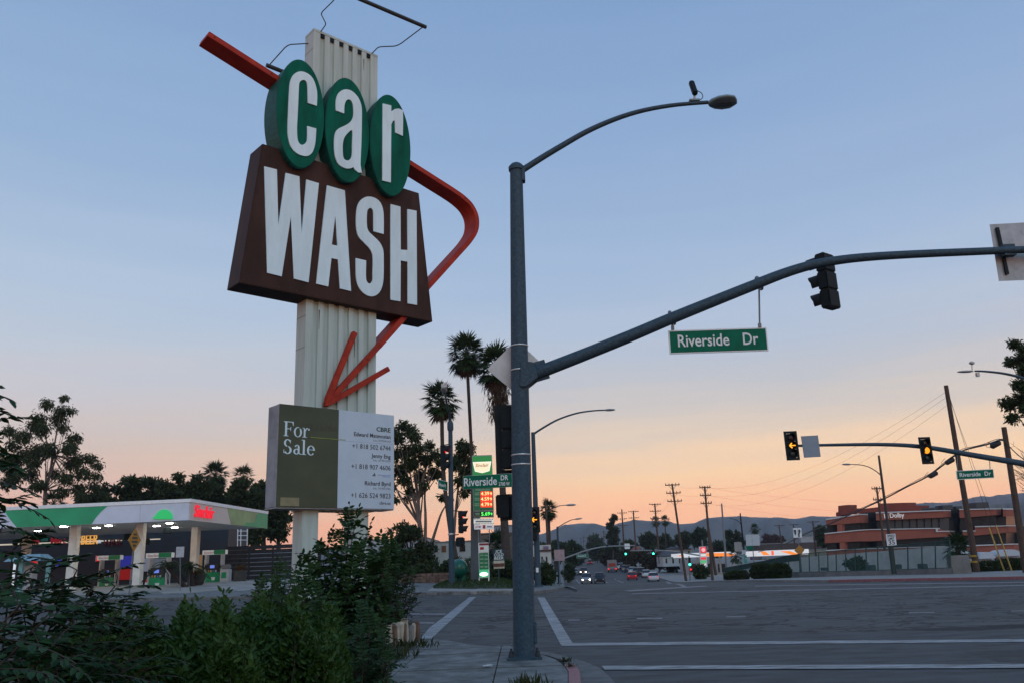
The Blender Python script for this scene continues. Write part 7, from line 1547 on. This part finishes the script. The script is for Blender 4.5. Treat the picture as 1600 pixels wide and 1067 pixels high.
# tall shrub before the pylon
st = []
for x, y, Y in ((545, 792, 12.0), (556, 784, 11.8), (535, 800, 12.2), (512, 822, 12.1), (498, 838, 12.3), (572, 812, 12.2), (594, 826, 12.0), (610, 828, 12.1), (483, 852, 12.4), (602, 850, 11.7), (525, 840, 11.7), (560, 838, 11.6), (470, 880, 12.4), (625, 862, 12.2), (585, 858, 11.6), (505, 868, 11.6), (540, 860, 11.4), (565, 872, 11.3), (520, 885, 11.3), (490, 893, 11.5), (600, 885, 11.4), (612, 895, 11.8), (548, 893, 11.1), (575, 905, 11.1), (470, 905, 11.8), (515, 915, 11.1), (545, 925, 10.9), (600, 915, 11.2), (492, 925, 11.2), (608, 925, 11.5), (570, 938, 10.8), (530, 950, 10.7), (500, 955, 10.8), (600, 950, 10.9), (555, 968, 10.6), (600, 960, 11.1), (585, 985, 10.6), (520, 985, 10.6), (592, 995, 10.8), (550, 1005, 10.5), (590, 1020, 10.6), (570, 1040, 10.5), (525, 1030, 10.4), (545, 1050, 10.3), (500, 1010, 10.5), (480, 980, 10.8)):
    tip = at(x, y + (28 if y < 860 else 8), Y); st.append([Vector((-2.45 + R3.normal() * .22, 11.9 + R3.normal() * .2, .16)), Vector((tip.x * .6 + -2.45 * .4, tip.y * .6 + 11.9 * .4, .16 + (tip.z - .16) * .62)), tip])
pinnate('tall_shrub', 'tall dark feathery shrub with airy top in front of the pylon legs', st, NAND2, 1, .34, 5, .1, .07, .42, .3, asp=.46)
# its neighbours
def clump(name, label, px, n_, Y0, Y1, base, m_, seed, **kw):
    r = np.random.default_rng(seed); ss = []
    for k in range(n_):
        x = r.uniform(px[0], px[1]); yt = px[2] + (px[3] - px[2]) * r.random() ** 1.3 + abs(x - (px[0] + px[1]) / 2) / (px[1] - px[0]) * kw.get('fall', 40); Y = r.uniform(Y0, Y1); tip = at(x, yt, Y)
        if tip.z < .35: tip.z = .35 + .1 * r.random()
        b = Vector((base[0] + (tip.x - base[0]) * .35 + r.normal() * .12, base[1] + (tip.y - base[1]) * .35 + r.normal() * .12, .16)); ss.append([b, Vector((b.x * .4 + tip.x * .6, b.y * .4 + tip.y * .6, .16 + (tip.z - .16) * .65)), tip])
    kw.pop('fall', None); return pinnate(name, label, ss, m_, seed, **kw)
clump('low_shrub', 'feathery shrub right of the tall one, touching the stone edging', (590, 652, 880, 965), 40, 17.9, 19.0, (-3.0, 18.4), NAND2, 2, ln_leaf=.28, pairs=5, leaflet=.075, gap=.09, droop=.6)
clump('low_shrub', 'feathery shrub between hedge and fuel station driveway', (395, 500, 897, 990), 40, 9.2, 11.0, (-3.1, 10.2), NAND2, 3, ln_leaf=.3, pairs=5, leaflet=.075, gap=.1, droop=.5)
clump('low_shrub', 'low feathery shrub in front of the tall one at the sidewalk', (520, 610, 965, 1075), 40, 9.2, 10.4, (-1.75, 9.9), NAND, 4, ln_leaf=.28, pairs=5, leaflet=.075, gap=.1, droop=.6)
# near-left shrub with long layered leaves
st = []
for x, y, Y in ((-42, 612, 3.0), (-30, 655, 3.3), (-38, 690, 3.2), (-14, 705, 3.5), (-36, 742, 3.1), (-12, 768, 3.4), (-30, 800, 3.3), (4, 822, 3.5), (-20, 850, 3.1), (20, 858, 3.6), (40, 892, 3.5), (80, 892, 3.7), (120, 890, 3.8), (50, 910, 3.4), (150, 905, 3.9), (100, 920, 3.6), (20, 905, 3.1), (180, 915, 4.0), (140, 938, 3.7), (85, 945, 3.3), (30, 945, 2.9), (190, 945, 4.0), (215, 962, 4.1), (160, 962, 3.7), (115, 970, 3.4), (60, 975, 3.0), (10, 975, 2.7), (195, 985, 3.8), (135, 1000, 3.4), (80, 1010, 3.0), (30, 1010, 2.8), (170, 1018, 3.6), (215, 1010, 3.9), (110, 1030, 3.2), (55, 1040, 2.9), (5, 1035, 2.6), (150, 1045, 3.4), (195, 1045, 3.6), (90, 1060, 3.0), (30, 1065, 2.7), (130, 1072, 3.2), (230, 1040, 3.8)):
    tip = at(x, y, Y); b = Vector((-2.35 + R3.normal() * .12 + .25 * (Y - 3), 3.2 + R3.normal() * .15 + (Y - 3.2) * .4, .16)); st.append([b, Vector((b.x * .45 + tip.x * .55, b.y * .45 + tip.y * .55, .16 + (tip.z - .16) * .7)), tip])
near_start = [.94 if p[2].z > 1.7 else (.8 if p[2].z > 1.56 else .6) for p in st]
pinnate('near_shrub', 'dark layered shrub filling the lower left corner nearest the camera', st, NAND, 5, .3, 6, .056, .07, .5, .35, asp=.42, twig=.004, starts=near_start, e0=-15, e1=28, etip=30)
# bright hedge
def hedge(label, px0, px1, Ya, Yb, top, n_, seed, ls=.05):
    r = np.random.default_rng(seed); x = (px0 + px1) / 2 + (px1 - px0) / 2 * np.clip(r.uniform(-1.05, 1.05, n_) + r.normal(size=n_) * .06, -1.15, 1.15); Y = Ya + (Yb - Ya) * r.random(n_) ** 1.2
    pos = []; 
    for i in range(n_):
        c = (x[i] - (px0 + px1) / 2) / ((px1 - px0) / 2); zt = top + .1 * math.sin(x[i] * .045 + Y[i] * 2.1) + .06 * math.sin(x[i] * .11 + 1) - (top - .3) * min(1, abs(c) / 1.15) ** 6 - .12 * max(0, (Ya + .5 - Y[i]) / .5)
        dpt = abs(r.normal()) * .16 if r.random() < .75 else r.uniform(0, .9)
        p = at(x[i], 950, Y[i]); pos.append((p.x, p.y, max(.2, zt - dpt + (abs(r.normal()) * .06 if r.random() < .25 else 0))))
    pos = np.array(pos); b = Vector(pos.mean(0)); b.z = .16; t = thing('hedge_shrub', b, label, 'shrub', 'shrubs in the planter')
    d = rdir(r, n_) * np.array([1, 1, .6]) + np.array([0, -.15, .75]); L_ = ls * r.uniform(.6, 1.2, n_); leaves('foliage', pos, d, rdir(r, n_) + np.array([0, -.8, .4]), L_, L_ * .46, HEDGE, t, True)
    mb = MB()
    for k in range(160):
        i = r.integers(n_); q = Vector(pos[i]); mb.tube([Vector((q.x + r.normal() * .08, q.y + r.normal() * .08, .16)), q + Vector((0, 0, -.25)), q], [.008, .005, .003], 4, False)
    o = mb.build('stems', STEMM, t); o['kind'] = 'stuff'; return t
hedge('bright green leafy hedge bush in the middle of the planter', 150, 420, 4.6, 6.4, 1.25, 34000, 1)
hedge('dark green hedge bush at the left of the row, behind the near shrub', 40, 270, 5.2, 6.8, 1.17, 18000, 3)
hedge('bright green hedge bush right of the middle one, below the pylon', 330, 545, 5.6, 7.6, 1.24, 30000, 2)
# stone edging: upright stones, light and brown
se = thing('stone_edging', gr(628, 1008, .13), 'rough cream and brown stone edging wall at the planter corner', 'wall')
ST = [mat('cream_stone', (.42, .38, .3), .85, 0, .2, 5, .5, 20), mat('brown_stone', (.17, .1, .065), .85, 0, .25, 5, .5, 20), mat('grey_stone', (.26, .25, .23), .85, 0, .2, 5, .5, 20)]
wa, wb_ = gr(585, 1016, .13), gr(652, 1002, .13); r_ = np.random.default_rng(6); dv = (wb_ - wa); n_ = 13; nv = Vector((dv.y, -dv.x, 0)).normalized()
MB().prism([wa, wb_, wb_ - nv * .3, wa - nv * .3], (0, 0, .4)).build('core', mat('mortar_dark', (.05, .045, .04), .9), se)
for k in range(n_):
    f0, f1 = (k + .04) / n_, (k + .96) / n_; h = r_.uniform(.36, .52); lean = r_.uniform(-.03, .03); a, b = wa.lerp(wb_, f0), wa.lerp(wb_, f1); o_ = nv * r_.uniform(.03, .08)
    MB().prism([a + o_, b + o_, b + o_ + Vector((lean, 0, h * r_.uniform(.85, 1))), a.lerp(b, .5) + o_ + Vector((lean, 0, h)), a + o_ + Vector((lean, 0, h * r_.uniform(.8, .95)))], -nv * .16).build('stone', ST[(0, 1, 0, 2, 0, 1, 0)[k % 7]], se, .018)
# weeds
def grass_tuft(p, label, n_, h, m_, seed, name='grass_tuft', sp_=.12):
    r = np.random.default_rng(seed); t = thing(name, p, label, 'weeds'); P_ = np.array(p) + r.normal(size=(n_, 3)) * np.array([sp_, sp_ * .6, 0]); d = np.stack([r.normal(size=n_) * .5, r.normal(size=n_) * .5, np.ones(n_)], 1)
    o = leaves('blades', P_, d, rdir(r, n_), h * r.uniform(.5, 1.1, n_), h * .06, m_, t, True)
TUFT = leafmat('weed_blades', (.03, .04, .012), (.06, .065, .02), .6, .2)
grass_tuft(gr(826, 1078, .13), 'grass tuft growing from the sidewalk at the bottom edge', 60, .22, TUFT, 1); grass_tuft(gr(884, 1034, .13), 'small weed in the kerb joint beside the near pole', 60, .1, TUFT, 2, sp_=.05); grass_tuft(gr(891, 1042, .13), 'tiny weed at the start of the red kerb', 50, .08, TUFT, 3, sp_=.04)
grass_tuft(gr(640, 1012, .13), 'spiky grass at the foot of the stone edging', 90, .22, leafmat('spiky_leaves', (.02, .035, .01), (.045, .06, .02)), 4, sp_=.25); grass_tuft(gr(612, 1030, .13), 'spiky grass left of the stone edging near the sidewalk', 90, .26, MATS['spiky_leaves'], 5, sp_=.22)
# ================================================================ the evening air
hz = MB().box((0, 1680, 135), (9000, 3760, 300)).build('haze', None, None)
hm = bpy.data.materials.new('evening_haze'); hm.use_nodes = True; t = hm.node_tree
for n_ in list(t.nodes):
    if n_.type == 'BSDF_PRINCIPLED': t.nodes.remove(n_)
pv = t.nodes.new('ShaderNodeVolumePrincipled'); pv.inputs['Color'].default_value = (.72, .80, 1.0, 1); pv.inputs['Density'].default_value = HAZE; pv.inputs['Anisotropy'].default_value = 0.0
t.links.new(pv.outputs[0], t.nodes['Material Output'].inputs['Volume'])
hz.data.materials.clear(); hz.data.materials.append(hm)
hz['kind'] = 'stuff'; tag(hz, 'thin evening haze in the air towards the mountains', 'haze')
